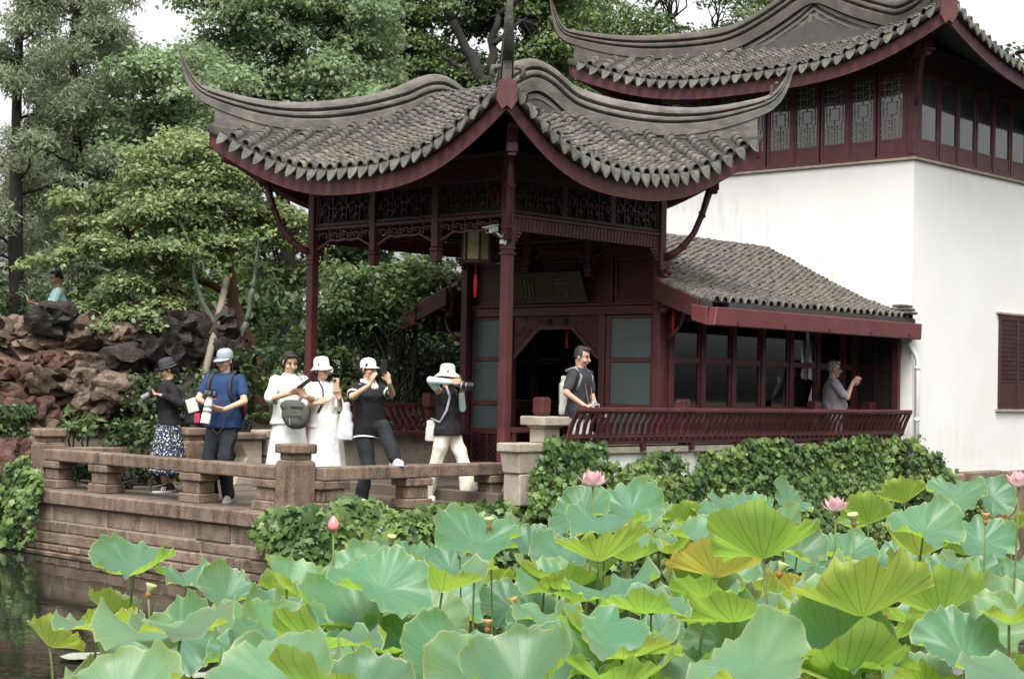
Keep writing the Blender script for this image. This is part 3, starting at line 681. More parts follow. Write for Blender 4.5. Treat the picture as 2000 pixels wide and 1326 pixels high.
# name board over the doorway
pl = thing('name_board', 'dark wooden name board with two carved characters above the doorway', 'plaque', (CX0-.05, 14.97, 2.46))
plm = mat('board_wood', (.045,.03,.014), (.03,.02,.01), scale=8, rough=.5, bump=.1)
plg = mat('board_gilt', (.12,.095,.035), (.09,.07,.025), scale=12, rough=.5)
RB = Matrix.Translation((CX0-.06, 14.97, 2.47)) @ Matrix.Rotation(math.radians(-14), 4, 'Y')
mm = MB(); mm.prism([(-.72, 0), (.72, 0), (.66, .43), (-.66, .43)], lambda u, v, t: tuple(RB @ Vector((t, u, v))), -.018, .018); mm.build('board', plm, pl, bevel=.006)
for i, chx in enumerate('香洲'):
    cu = bpy.data.curves.new('character', 'FONT'); cu.body = chx; cu.size = .3; cu.extrude = .004; cu.align_x = 'CENTER'
    cu.materials.append(plg); to = bpy.data.objects.new('t', cu); me = bpy.data.meshes.new_from_object(to); bpy.data.objects.remove(to); me.name = 'character'; o = bpy.data.objects.new('character', me)
    link(o, pl, RB @ Matrix.Translation((-.03, (.32, -.32)[i]*-1, .10)) @ Matrix(((0,0,-1,0),(-1,0,0,0),(0,1,0,0),(0,0,0,1))))

# ------------------------------------------------------------------ benches with leaning backs
def lean_bench(name, label, x0, x1, yb, sgn, zs, slats=.118, ends=True, lean=.27, top=1.09):
    b = thing(name, label, 'bench', ((x0+x1)/2, yb, zs))
    yt = yb+sgn*lean
    MB().box((x0, min(yb, yb-sgn*.42), zs-.045), (x1, max(yb, yb-sgn*.42), zs)).build('seat', red, b, bevel=.008)
    MB().bar((x0, yt, top), (x1, yt, top), .055, .05).build('top_rail', red, b, bevel=.008)
    f = lambda z: yb+sgn*lean*((z-zs)/(top-zs))**1.3
    for z, h in ((zs+.33, .035), (zs+.05, .05)): MB().bar((x0, f(z), z), (x1, f(z), z), .04, h).build('rail', red, b, bevel=.005)
    n = int((x1-x0)/slats)
    for i in range(n+1):
        x = x0+(x1-x0)*i/n; wide = ends and (i in (0, n) or i % 22 == 0)
        w = .06 if wide else .042
        zz = [zs, zs+.1, zs+.2, zs+.3] + ([top-.02] if wide else [zs+.33])
        wob = [0, .012, -.012, .008, 0]
        mm = MB(); pr = [(-.5, -.5), (.5, -.5), (.5, .5), (-.5, .5)]
        mm.sweep([(x+(0 if wide else wob[k]), f(z), z) for k, z in enumerate(zz)], [(a*w, c*.03) for a, c in pr], [Vector((1, 0, 0))]*5, [Vector((0, 1, 0))]*5)
        mm.build('slat' if not wide else 'back_post', red, b)
    for k in range(int((x1-x0)/.95)+1):
        x = x0+.4+k*.95
        if x < x1: MB().box((x-.03, yb-.03, zs-.13), (x+.03, yb+.03, zs-.046)).build('support', redd, b)
    return b
lean_bench('balcony_bench', 'long dark red bench with leaning slatted back above the ivy wall', 13.98, 21.30, 12.22, -1, .735, slats=.115, lean=.15)
lean_bench('balcony_bench', 'short red slatted bench on the low white wall behind the women', 14.0, 16.55, 16.52, 1, .70, ends=True, lean=.22, top=1.05)
fw = thing('low_wall', 'low white wall under the far bench of the pavilion', 'wall', (15.2, 16.5, FL))
MB().box((13.87, 16.42, FL), (16.56, 16.60, .652)).build('panel', stonew, fw, bevel=.008)
nw = thing('low_wall', 'low white wall segment under the red rail right of the corner column', 'wall', (15, 13.04, FL))
MB().box((13.87, 12.98, FL), (14.6, 13.10, .56)).build('panel', white, nw); MB().box((13.87, 12.96, .57), (14.6, 13.12, .62)).build('rail', red, nw); MB().box((13.87, 13.0, .80), (14.6, 13.08, .86)).build('rail', red, nw)
for x in (13.95, 14.55): MB().box((x-.03, 13.01, .621), (x+.03, 13.07, .799)).build('baluster', red, nw)
for (x, y), lb in (((13.98, 12.62), 'red newel post with block head behind the stepped stone pier'), ((16.62, 12.62), 'red newel post with block head below the carved bracket'), ((19.62, 12.62), 'red newel post with block head left of the man in the grey polo'), ((21.2, 12.7), 'red newel post with block head in the dark corner by the tower'), ((15.95, 16.5), 'red newel post with block head behind the woman in the white sun hat')):
    t = thing('newel_post', lb, 'post', (x, y, FL), 'red newel posts')
    MB().box((x-.035, y-.035, FL), (x+.035, y+.035, 1.0)).build('shaft', red, t)
    MB().frustum((x, y, .985), (.07, .07), (.15, .15), .05).box((x-.075, y-.075, 1.035), (x+.075, y+.075, 1.20)).frustum((x, y, 1.2), (.15, .15), (.12, .12), .018).build('head', red, t, bevel=.008)
# balcony retaining wall
bw = thing('balcony_wall', 'white plastered pond wall under the long bench, mostly hidden by ivy', 'wall', (18, 12.3, -.75))
MB().box((13.9, 12.30, -1.2), (21.6, 12.42, .575)).build('plaster', white, bw)
for k in range(6): MB().box((13.9+k*1.255, 12.24, .576), (13.9+(k+1)*1.255-.006, 12.75, .655)).build('coping', stonew, bw, bevel=.01)
# ------------------------------------------------------------------ rear tower
tow = thing('tower', 'two-storey white tower with glazed upper floor and upturned grey roof', 'tower', (25.5, 14.8, 0))
TX, TY, TY2, TXE = 21.45, 12.16, 16.86, 30.0
mm = MB(); mm.box((TX, TY, -1.0), (TXE, TY2, 4.745)); 
tw = mm.build('wall', tower_m, tow)
MB().box((TX-.05, TY-.05, 4.75), (TXE, TY2+.05, 4.79)).build('ledge', stonew, tow, bevel=.01)
MB().box((TX-.02, TY-.02, 4.791), (TXE, TY2+.02, 4.83)).build('sill', winred, tow)
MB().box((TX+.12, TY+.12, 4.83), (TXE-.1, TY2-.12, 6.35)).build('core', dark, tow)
lat_m = mat('lattice_wood', (.30,.25,.21), (.22,.18,.15), rough=.6)
pane_m = mat('old_glass', (.06,.072,.07), (.025,.032,.03), scale=2.2, rough=.06, spec=1.0, bump=.03, bscale=3)
def tower_window(par, P, w, h, sill, blank=False):
    """casement: P(u,v,n) with u in 0..w and v from the sill"""
    q = lambda u0, v0, u1, v1, n0, n1: MB().prism([(u0, v0), (u1, v0), (u1, v1), (u0, v1)], P, n0, n1)
    wn = q(0, 0, w, .04, -.02, .02).build('window', winred, par)
    q(0, h-.05, w, h, -.02, .02).build('frame', winred, wn)
    for a in (0, w-.045): q(a, .041, a+.045, h-.051, -.02, .02).build('frame', winred, wn)
    q(.046, .041, w-.046, .22, -.012, .012).build('apron_panel', winred, wn)
    q(.046, .221, w-.046, .255, -.016, .016).build('frame', winred, wn)
    q(.046, .256, w-.046, h-.051, -.002, .006).build('pane', pane_m, wn)
    if not blank:
        mm = MB(); W0, W1, V0, V1 = .05, w-.05, .26, h-.056; cw, chh = (W1-W0), (V1-V0); t = .011
        def b(u0, v0, u1, v1): mm.prism([(W0+u0*cw-t/2, V0+v0*chh-t/2), (W0+u1*cw+t/2, V0+v0*chh-t/2), (W0+u1*cw+t/2, V0+v1*chh+t/2), (W0+u0*cw-t/2, V0+v1*chh+t/2)], P, -.014, -.003)
        for s_ in (0, 1):
            f = (lambda v: v) if s_ == 0 else (lambda v: 1-v)
            def bb(u0, v0, u1, v1): b(u0, min(f(v0), f(v1)), u1, max(f(v0), f(v1)))
            for k in range(3):
                v = .02+k*.115; bb(0, v, .36, v); bb(.36, v, .36, v+.06); bb(.64, v+.05, 1, v+.05); bb(.64, v-.0, .64, v+.05); bb(.18, v, .18, v+.115); bb(.82, v-.02, .82, v+.09); bb(.5, v, .5, v+.115); bb(.36, v+.06, .64, v+.06)
        b(.27, .40, .27, .60); b(.73, .40, .73, .60); b(.27, .40, .73, .40); b(.27, .60, .73, .60); b(0, .5, .27, .5); b(.73, .5, 1, .5); b(.5, .6, .5, .64); b(.5, .36, .5, .4)
        b(.1, .36, .1, .64); b(.9, .36, .9, .64)
        tag(mm.build('lattice', lat_m, wn), kind='stuff')
n = 9; wy = (TY2-TY-.3)/n
for i in range(n):
    y0 = TY+.15+i*wy
    tower_window(tow, (lambda u, v, nn, y0=y0: (TX+.03+nn, y0+.015+u, 4.835+v)), wy-.03, 1.22, 4.83)
    if i % 2 == 0: MB().box((TX, y0-.045+.015, 4.832), (TX+.09, y0+.012, 6.2)).build('mullion', winred, tow)
n = 14; wx = .575
for i in range(n):
    x0 = TX+.17+i*wx
    tower_window(tow, (lambda u, v, nn, x0=x0: (x0+.015+u, TY+.03+nn, 4.835+v)), wx-.03, 1.22, 4.83, blank=True)
    if i % 2 == 0: MB().box((x0-.03, TY, 4.832), (x0+.012, TY+.09, 6.2)).build('mullion', winred, tow)
MB().box((TX-.02, TY-.02, 4.831), (TX+.13, TY+.13, 6.35)).build('corner_post', red, tow, bevel=.012)
MB().box((TX+.02, TY+.14, 6.06), (TX+.12, TY2, 6.4)).build('lintel', redd, tow); MB().box((TX+.14, TY+.02, 6.06), (TXE, TY+.12, 6.4)).build('lintel', redd, tow)
MB().box((TX-.1, TY-.1, 6.402), (TXE, TY2+.1, 6.42)).build('ceiling', soffit, tow)
RTW = Hip((25.75, 14.50, 0), (1, 0, 0), (0, 1, 0), 5.15, 3.22, 3.35, 6.16, 7.62, lift=.62, out=.24, power=3.0, roll=False)
troof = build_roof(tow, RTW, (('s', -1), ('m', -1)), ridge_dark, hips=((-1, 1), (-1, -1), (1, -1)), limit=300, tip_h=.72, tip_out=.36, rh=.32, rw=.22, gables=(-1,), step=.085)
for e_ in (-.06, .06): MB().box((22.34, 14.50+e_-.03, 6.95), (22.43, 14.50+e_+.03, 7.38)).build('gable_post', gable_m, troof)
for e_ in (-1, 1):
    for k in range(3): MB().box((22.345, 14.50+min(e_*.13, e_*(.75-.2*k)), 7.02+.11*k), (22.42, 14.50+max(e_*.13, e_*(.75-.2*k)), 7.05+.11*k)).build('gable_moulding', gable_m, troof)
# corner strut with pendant of the tower
d = Vector((-1, -1, 0)).normalized(); b = Vector((TX, TY, 0))+d*.06
MB().tube([b+Vector((0,0,5.55)), b+d*.08+Vector((0,0,5.7)), b+d*.16+Vector((0,0,5.95)), b+d*.3+Vector((0,0,6.2)), b+d*.6+Vector((0,0,6.45))], [.03,.045,.04,.04,.05], 8).build('corner_strut', red, tow, smooth=True)
e0 = Vector((TX, TY, 6.30)); MB().bar(e0, e0+d*1.3+Vector((0,0,.42)), .13, .14).build('hip_rafter', redd, tow, bevel=.01)
MT = Matrix.Translation(e0+d*.62+Vector((0,0,.02))) @ Matrix.Rotation(math.pi/4, 4, 'Z')
MB().cbox((0,0,0), (.15,.15,.10), MT).cbox((0,0,-.08), (.19,.19,.04), MT).cbox((0,0,-.13), (.1,.1,.06), MT).build('rafter_end', red, tow, bevel=.01)
for sa, sb in ((-1, -1),):
    pc = RTW.hip(sa, sb, .05); dg = (RTW.A*sa+RTW.B*sb).normalized(); e = pc+dg*.05
    MB().prism([(-.11,-.02),(.0,.03),(.11,-.02),(.12,-.24),(.05,-.36),(0,-.31),(-.05,-.36),(-.12,-.24)], lambda u, v, t: tuple(e+dg*t+Vector((-dg.y, dg.x, 0))*u+Vector((0,0,v-.02))), -.04, .03).build('corner_board', red, troof, bevel=.008)
# ground floor window on the pond face
g = lambda a, b, c_, d_, n0, n1: MB().box((a, TY+n0, b), (c_, TY+n1, d_))
wn = g(24.13, 1.15, 24.20, 2.62, -.03, .03).build('window', redd, tow)
for q in ((25.33, 1.15, 25.40, 2.62), (24.201, 2.55, 25.329, 2.62), (24.201, 1.15, 25.329, 1.22), (24.72, 1.221, 24.80, 2.549)): g(*q, -.03, .03).build('frame', redd, wn)
g(24.05, 2.63, 25.48, 2.66, -.05, .02).build('drip_sill', stonew, wn); g(24.05, 1.10, 25.48, 1.14, -.05, .02).build('drip_sill', stonew, wn)
for a in (24.201, 24.801):
    g(a, 1.221, a+.518, 2.549, -.012, -.004).build('pane', pane_m, wn); g(a, 1.221, a+.518, 1.55, -.02, -.013).build('apron_panel', redd, wn)
    mm = MB()
    for k in range(7): mm.box((a+.04+.07*k, TY-.024, 1.551), (a+.055+.07*k, TY-.014, 2.549))
    for k in range(14): mm.box((a+.001, TY-.0235, 1.56+.07*k), (a+.517, TY-.0145, 1.572+.07*k))
    tag(mm.build('lattice', redd, wn), kind='stuff')
# stone footing
for k in range(7): MB().box((21.6+k*1.2, 11.98, -.9), (21.6+(k+1)*1.2-.01, 12.155, .17+.02*(k % 2))).build('footing_stone', wallst, tow, bevel=.02)
# downpipe
dp_m = mat('white_pipe', (.78,.77,.74), (.7,.69,.66), rough=.4)
dpp = thing('downpipe', 'white plastic downpipe running from the gutter end down the tower corner', 'pipe', (21.4, 12.06, 0))
MB().tube([(21.36, 12.14, 2.14), (21.36, 12.14, 2.06), (21.42, 12.09, 1.93), (21.47, 12.07, 1.82), (21.47, 12.07, .1)], .035, 10).build('pipe', dp_m, dpp, smooth=True)
for z in (1.7, .95): MB().tube([(21.47, 12.07, z), (21.47, 12.07, z+.05)], .042, 10).build('collar', dp_m, dpp, smooth=True)
# ------------------------------------------------------------------ terrace, pond, banks
WZ = -.75
water_m = bpy.data.materials.new('pond_water'); water_m.use_nodes = True
n_ = water_m.node_tree.nodes; l_ = water_m.node_tree.links; b_ = n_['Principled BSDF']
b_.inputs['Base Color'].default_value = (.012, .014, .010, 1); b_.inputs['Roughness'].default_value = .04; b_.inputs['IOR'].default_value = 1.33
nz = n_.new('ShaderNodeTexNoise'); nz.inputs['Scale'].default_value = 3; nz.inputs['Detail'].default_value = 3
bp = n_.new('ShaderNodeBump'); bp.inputs['Strength'].default_value = .06; bp.inputs['Distance'].default_value = .05
tc = n_.new('ShaderNodeTexCoord'); l_.new(tc.outputs['Object'], nz.inputs['Vector']); l_.new(nz.outputs[0], bp.inputs['Height']); l_.new(bp.outputs[0], b_.inputs['Normal'])
wt = MB().add([(-60,-60,WZ),(60,-60,WZ),(60,60,WZ),(-60,60,WZ)], [(0,1,2,3)]).build('pond_water', water_m); tag(wt, kind='structure')
soil = mat('soil', (.07,.055,.035), (.035,.03,.02), scale=3, rough=.95, bump=.5, bscale=20)
# ground behind and round the buildings, rising to the back
gm = MB(); N = 46; vs = []; fs = []
def inpond(x, y): return False
for j in range(N+1):
    for i in range(N+1):
        x = 10.9+(140-10.9)*(i/N)**2.2; y = 12.5+(170-12.5)*(j/N)**2.2
        back = max(0, y-22)+max(0, x-32)*.5
        z = -.06+.02*min(back, 30)+.08*noise.noise((x*.4, y*.4, 0))
        if y < 18.3 and x < 30: z = -.3
        vs.append((x, y, z))
for j in range(N):
    for i in range(N): fs.append((j*(N+1)+i, j*(N+1)+i+1, (j+1)*(N+1)+i+1, (j+1)*(N+1)+i))
gr = gm.add(vs, fs).build('ground', soil, smooth=True); tag(gr, kind='structure')
gm = MB(); gm.box((-140, 60, -2), (12, 200, -.5)); gm.box((60, -160, -2), (220, 12, -.5)); gm.box((-200,-200,-2),(-12,60,-.4)); gm.box((-12,-200,-2),(60,-12,-.4))
fb = gm.build('far_bank', soil); tag(fb, kind='structure')
# the terrace: paving slabs on a core
ter = bpy.data.objects.new('terrace', None); link(ter); tag(ter, kind='structure')
MB().box((10.62, 12.75, -1.3), (14.2, 18.4, -.065)).build('core', mortar, ter)
MB().box((10.66, 12.79, -.064), (14.2, 18.3, -.02)).build('bed', mortar, ter)
r2 = random.Random(5); y = 12.8
while y < 18.2:
    h = r2.uniform(.5, .75); y1 = min(y+h, 18.3); x = 10.7
    while x < 13.45:
        w = r2.uniform(.7, 1.2); x1 = min(x+w, 13.455)
        if 13.455-x1 < .3: x1 = 13.455
        dz = r2.gauss(0, .003); MB().box((x+.004, y+.004, -.06), (x1-.004, y1-.004, 0+dz)).build('paving_slab', paving, ter, bevel=.006); x = x1
    y = y1
rw_ = thing('terrace_wall', 'weathered stone block wall of the terrace rising from the pond', 'wall', (10.6, 15, WZ))
def block_course(z0, z1, face, widths, a0, a1, fixed, inset, seed, name='stone_block', m_=None):
    r3 = random.Random(seed); a = a0
    while a < a1-.02:
        w = r3.uniform(*widths); b = min(a+w, a1)
        if a1-b < .2: b = a1
        j = r3.uniform(-.008, .012); g = .007
        if face == 'x': MB().box((fixed+inset-j, a+g, z0+g), (fixed+.3, b-g, z1-g)).build(name, m_ or wallst, rw_, bevel=.012)
        else: MB().box((a+g, fixed+inset-j, z0+g), (b-g, fixed+.3, z1-g)).build(name, m_ or wallst, rw_, bevel=.012)
        a = b
for face, a0, a1, fx in (('x', 12.70, 18.4, 10.53), ('y', 10.85, 14.0, 12.68)):
    block_course(-.17, -.002, face, (1.1, 1.9), a0, a1, fx, 0, 21, 'coping_stone', stone)
    block_course(-.37, -.17, face, (.6, 1.2), a0, a1, fx, .06, 22)
    block_course(-.50, -.37, face, (.35, .9), a0, a1, fx, .05, 23)
    block_course(-.635, -.50, face, (.5, 1.2), a0, a1, fx, .05, 24)
    block_course(-.72, -.635, face, (.2, .3), a0, a1, fx, .03, 25)
    block_course(-.95, -.72, face, (.5, 1.0), a0, a1, fx, .03, 26)
MB().box((10.60, 12.76, -1.2), (10.70, 18.35, -.03)).build('mortar_bed', mortar, rw_); MB().box((10.71, 12.76, -1.2), (14.0, 12.86, -.07)).build('mortar_bed', mortar, rw_)

def stone_post(x, y, par, top=.70, w=.30, z0=0):
    mm = MB(); mm.box((x-w/2, y-w/2, z0), (x+w/2, y+w/2, top-.19)); p = mm.build('post', stone, par, bevel=.018, seg=2)
    MB().frustum((x, y, top-.19), (w*.98, w*.98), (w*.78, w*.78), .025).box((x-w*.39, y-w*.39, top-.165), (x+w*.39, y+w*.39, top-.10)).build('neck', stone, p, bevel=.008)
    MB().box((x-w*.53, y-w*.53, top-.10), (x+w*.53, y+w*.53, top)).build('cap', stone, p, bevel=.02, seg=2)
    return p
def rail_run(name, label, p, q, stubs, zt=.46, th=.135, w=.27, joints=1):
    t = thing(name, label, 'stone rail', ((p[0]+q[0])/2, (p[1]+q[1])/2, 0)); P, Q = Vector((*p, zt-th/2)), Vector((*q, zt-th/2)); d = (Q-P)/ (joints+1)
    for k in range(joints+1):
        MB().bar(P+d*k+d.normalized()*.004, P+d*(k+1)-d.normalized()*.004, w, th).build('rail_slab', stone, t, bevel=.016, seg=2)
    ang = math.atan2(d.y, d.x)
    for s_ in stubs:
        c = P.lerp(Q, s_); M = Matrix.Translation((c.x, c.y, 0)) @ Matrix.Rotation(ang, 4, 'Z')
        st = MB().box((-.15, -.11, .10), (.15, .11, .235), M).build('stub', stone, t, bevel=.012)
        MB().box((-.19, -.135, .236), (.19, .135, .322), M).build('stub_cap', stone, st, bevel=.014, seg=2); MB().box((-.185, -.14, -.002), (.185, .14, .10), M).build('stub_base', stone, st, bevel=.012)
    return t
rail_run('stone_railing', 'low stone rail along the pond edge in front of the man in blue', (10.86, 13.36), (10.86, 17.78), (.04, .33, .735, .965), joints=2)
rail_run('stone_railing', 'low stone rail on the pond side where the woman in black rests her foot', (11.02, 13.05), (13.74, 13.05), (.06, .5, .97), joints=1)
rail_run('stone_railing', 'low stone rail at the back of the terrace behind the woman in the skirt', (11.05, 18.0), (12.9, 18.0), (.5,), joints=0)
for (x, y), lb in (((10.86, 13.18), 'thick stone post at the terrace corner in front of the woman with the bag'), ((10.90, 17.96), 'stone post with square cap at the left end of the pond rail'), ((13.04, 18.0), 'stone post with square cap behind the woman in the floral skirt')):
    t = thing('stone_post', lb, 'post', (x, y, 0), 'square stone railing posts'); stone_post(x, y, t)
# stepped stone piers at the two ends of the pavilion floor
for y, lb in ((12.62, 'pale stepped stone pier with square cap left of the long red bench'), (17.06, 'pale stepped stone pier with scrolled bench end behind the woman with the bag')):
    t = thing('stone_pier', lb, 'pier', (13.8, y, 0)); sgn = 1
    MB().box((13.86, y-.15, 0), (14.22, y+.15, .66)).build('shaft', stonew, t, bevel=.015)
    MB().frustum((14.04, y, .66), (.40, .34), (.30, .25), .04).box((13.90, y-.11, .70), (14.18, y+.11, .86)).frustum((14.04, y, .86), (.26, .22), (.36, .3), .035).build('neck', stonew, t, bevel=.01)
    MB().box((13.82, y-.19, .895), (14.26, y+.19, 1.0)).build('cap', stonew, t, bevel=.015, seg=2)
    MB().box((13.42, y-.17, .60), (13.88, y+.17, .70)).build('lower_cap', stonew, t, bevel=.015, seg=2)
    MB().frustum((13.66, y, .36), (.36, .26), (.42, .3), .24).box((13.5, y-.13, 0), (13.85, y+.13, .358)).build('lower_block', stonew, t, bevel=.015)
    if y > 15:
        MB().box((12.75, y-.2, .58), (13.41, y+.2, .665)).build('bench_slab', stone, t, bevel=.015)
        mm = MB(); mm.prism([(12.95, 0), (13.4, 0), (13.4, .575), (12.95, .575), (13.08, .5), (13.16, .36), (13.06, .2)], lambda u, v, n: (u, y+n, v), -.12, .12); mm.build('scroll_leg', stonew, t, bevel=.012)
# ------------------------------------------------------------------ lotus
lm = bpy.data.materials.new('lotus_leaf'); lm.use_nodes = True
def _lotus_mat():
    n = lm.node_tree.nodes; l = lm.node_tree.links; b = n['Principled BSDF']
    uv = n.new('ShaderNodeUVMap'); uv.uv_map = 'polar'; sp = n.new('ShaderNodeSeparateXYZ'); l.new(uv.outputs[0], sp.inputs[0])
    def mth(op, a, b_=None, c=None):
        q = n.new('ShaderNodeMath'); q.operation = op
        for i, v in enumerate((a, b_, c)):
            if v is None: continue
            if isinstance(v, (int, float)): q.inputs[i].default_value = v
            else: l.new(v, q.inputs[i])
        return q.outputs[0]
    U, V = sp.outputs[0], sp.outputs[1]
    def veins(N, w):
        f = mth('FRACT', mth('MULTIPLY', U, N)); d = mth('SUBTRACT', .5, mth('ABSOLUTE', mth('SUBTRACT', f, .5)))
        d = mth('MULTIPLY', mth('MULTIPLY', d, 6.283/N), V); return mth('SUBTRACT', 1, mth('SMOOTH_MIN', 1, mth('DIVIDE', d, w), .3))
    v1 = veins(17, .009); outer = mth('GREATER_THAN', V, .5); v2 = mth('MULTIPLY', veins(34, .006), outer)
    vein = mth('MAXIMUM', mth('MAXIMUM', v1, v2), 0)
    oi = n.new('ShaderNodeObjectInfo'); sc = n.new('ShaderNodeSeparateColor'); l.new(oi.outputs['Color'], sc.inputs[0])
    tc = n.new('ShaderNodeTexCoord'); nz = n.new('ShaderNodeTexNoise'); nz.inputs['Scale'].default_value = 7; nz.inputs['Detail'].default_value = 5
    av = n.new('ShaderNodeVectorMath'); av.operation = 'ADD'; l.new(tc.outputs['Object'], av.inputs[0]); l.new(oi.outputs['Location'], av.inputs[1]); l.new(av.outputs[0], nz.inputs['Vector'])
    def mix(f, a, b_):
        m = n.new('ShaderNodeMix'); m.data_type = 'RGBA'
        if isinstance(f, float): m.inputs[0].default_value = f
        else: l.new(f, m.inputs[0])
        for i, v in ((6, a), (7, b_)):
            if isinstance(v, tuple): m.inputs[i].default_value = (*v, 1)
            else: l.new(v, m.inputs[i])
        return m.outputs[2]
    edge = mth('POWER', V, 9.0)
    yel = mth('MINIMUM', mth('ADD', sc.outputs[0], mth('MULTIPLY', edge, mth('ADD', .12, mth('MULTIPLY', sc.outputs[0], .7)))), 1)
    yel = mth('MINIMUM', mth('MAXIMUM', mth('MULTIPLY_ADD', mth('SUBTRACT', nz.outputs[0], .5), .5, yel), 0), 1)
    top = mix(yel, (.070, .182, .105), (.24, .29, .08)); top = mix(mth('MULTIPLY', vein, .14), top, (.20, .33, .17))
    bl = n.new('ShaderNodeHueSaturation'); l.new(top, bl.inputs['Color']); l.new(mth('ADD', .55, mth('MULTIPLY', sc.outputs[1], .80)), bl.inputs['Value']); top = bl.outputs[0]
    nsp = n.new('ShaderNodeTexNoise'); nsp.inputs['Scale'].default_value = 34; nsp.inputs['Detail'].default_value = 2; l.new(av.outputs[0], nsp.inputs['Vector'])
    spot = mth('MULTIPLY', mth('GREATER_THAN', nsp.outputs[0], .735), .55); top = mix(spot, top, (.17, .12, .05))
    rim = mth('GREATER_THAN', V, .972); top = mix(mth('MULTIPLY', rim, .45), top, (.42, .47, .27))  # pale edge highlight painted into the leaf colour
    und = mix(yel, (.17, .32, .06), (.46, .38, .07)); und = mix(mth('MULTIPLY', vein, .7), und, (.06, .085, .02))
    trc = mix(yel, (.40, .70, .09), (.85, .62, .10)); trc = mix(mth('MULTIPLY', vein, .8), trc, (.06, .09, .02))
    ge = n.new('ShaderNodeNewGeometry')
    b.inputs['Roughness'].default_value = .42; b.inputs['Specular IOR Level'].default_value = .55
    b.inputs['Sheen Weight'].default_value = .10; b.inputs['Sheen Roughness'].default_value = .6
    l.new(mix(ge.outputs['Backfacing'], top, und), b.inputs['Base Color'])
    bp = n.new('ShaderNodeBump'); bp.inputs['Strength'].default_value = .16; bp.inputs['Distance'].default_value = .01; l.new(mth('ADD', mth('MULTIPLY', vein, .35), mth('MULTIPLY', nz.outputs[0], .8)), bp.inputs['Height']); l.new(bp.outputs[0], b.inputs['Normal'])
    tr = n.new('ShaderNodeBsdfTranslucent'); l.new(trc, tr.inputs[0])
    mx = n.new('ShaderNodeMixShader'); mx.inputs[0].default_value = .42; l.new(b.outputs[0], mx.inputs[1]); l.new(tr.outputs[0], mx.inputs[2]); l.new(mx.outputs[0], n['Material Output'].inputs[0])
_lotus_mat()
stem_m = mat('lotus_stem', (.13,.19,.04), (.10,.12,.03), scale=20, rough=.5, bump=.3, bscale=200)
stem_b = mat('lotus_stem_brown', (.20,.12,.05), (.12,.12,.03), scale=14, rough=.55, bump=.3, bscale=200)
rl = random.Random(42)
def blade_mesh(R, cup, ruf, sad, seed, nr=10, na=44):
    r3 = random.Random(seed); ph = [r3.uniform(0, 6.28) for _ in range(8)]; k1, k2, k3, k4 = r3.choice((4, 5, 6)), r3.choice((7, 8, 9, 11)), r3.choice((17, 19, 21)), r3.choice((27, 29, 31))
    vs = [(0, 0, 0)]; uvs = [(0, 0)]; rough_ = r3.uniform(.85, 1.2)
    for j in range(1, nr+1):
        r = j/nr
        for i in range(na):
            t = 2*math.pi*i/na
            rr = R*r*(1+.05*math.sin(2*t+ph[0])+.035*math.sin(3*t+ph[1])+r**3*(.03*math.sin(k2*t+ph[2])+.02*math.sin(17*t+ph[6])))
            z = R*(cup*r**1.45+sad*r*r*math.cos(2*t+ph[3])+ruf*r**2.5*(math.sin(k1*t+ph[4])+.65*math.sin(k2*t+ph[5]))+(.026+ruf*.22)*max(0, (r-.62)/.38)**1.6*(math.sin(k3*t+ph[7])*(.7+.5*math.sin(2*t+ph[1]))+.6*math.sin(k4*t+ph[6]))+.12*r*r*math.sin(t+ph[2])+.012*r*math.sin(34*t/2+ph[3])-.03*math.exp(-(r*5)**2))
            if r > .85: rr -= R*cup*.25*(r-.85)/.15*(.5+.5*math.sin(k1*t+ph[4]))   # rims curl in and out
            vs.append((rr*math.cos(t), rr*math.sin(t), z))
            uvs.append((i/na, r))
    fs = [(0, 1+i, 1+(i+1) % na) for i in range(na)]
    for j in range(nr-1):
        for i in range(na): a = 1+j*na; fs.append((a+i, a+na+i, a+na+(i+1) % na, a+(i+1) % na))
    me = bpy.data.meshes.new('blade'); me.from_pydata(vs, [], fs)
    lay = me.uv_layers.new(name='polar')
    for p in me.polygons:
        ids = [me.loops[k].vertex_index for k in p.loop_indices]; us = [uvs[v] for v in ids]; mxu = max(u for u, v in us if v > 0)
        for k, (u, v) in zip(p.loop_indices, us):
            if v == 0: u = mxu-.5/na
            elif mxu-u > .5: u += 1
            lay.data[k].uv = (u, v)
        p.use_smooth = True
    me.materials.append(lm); return me
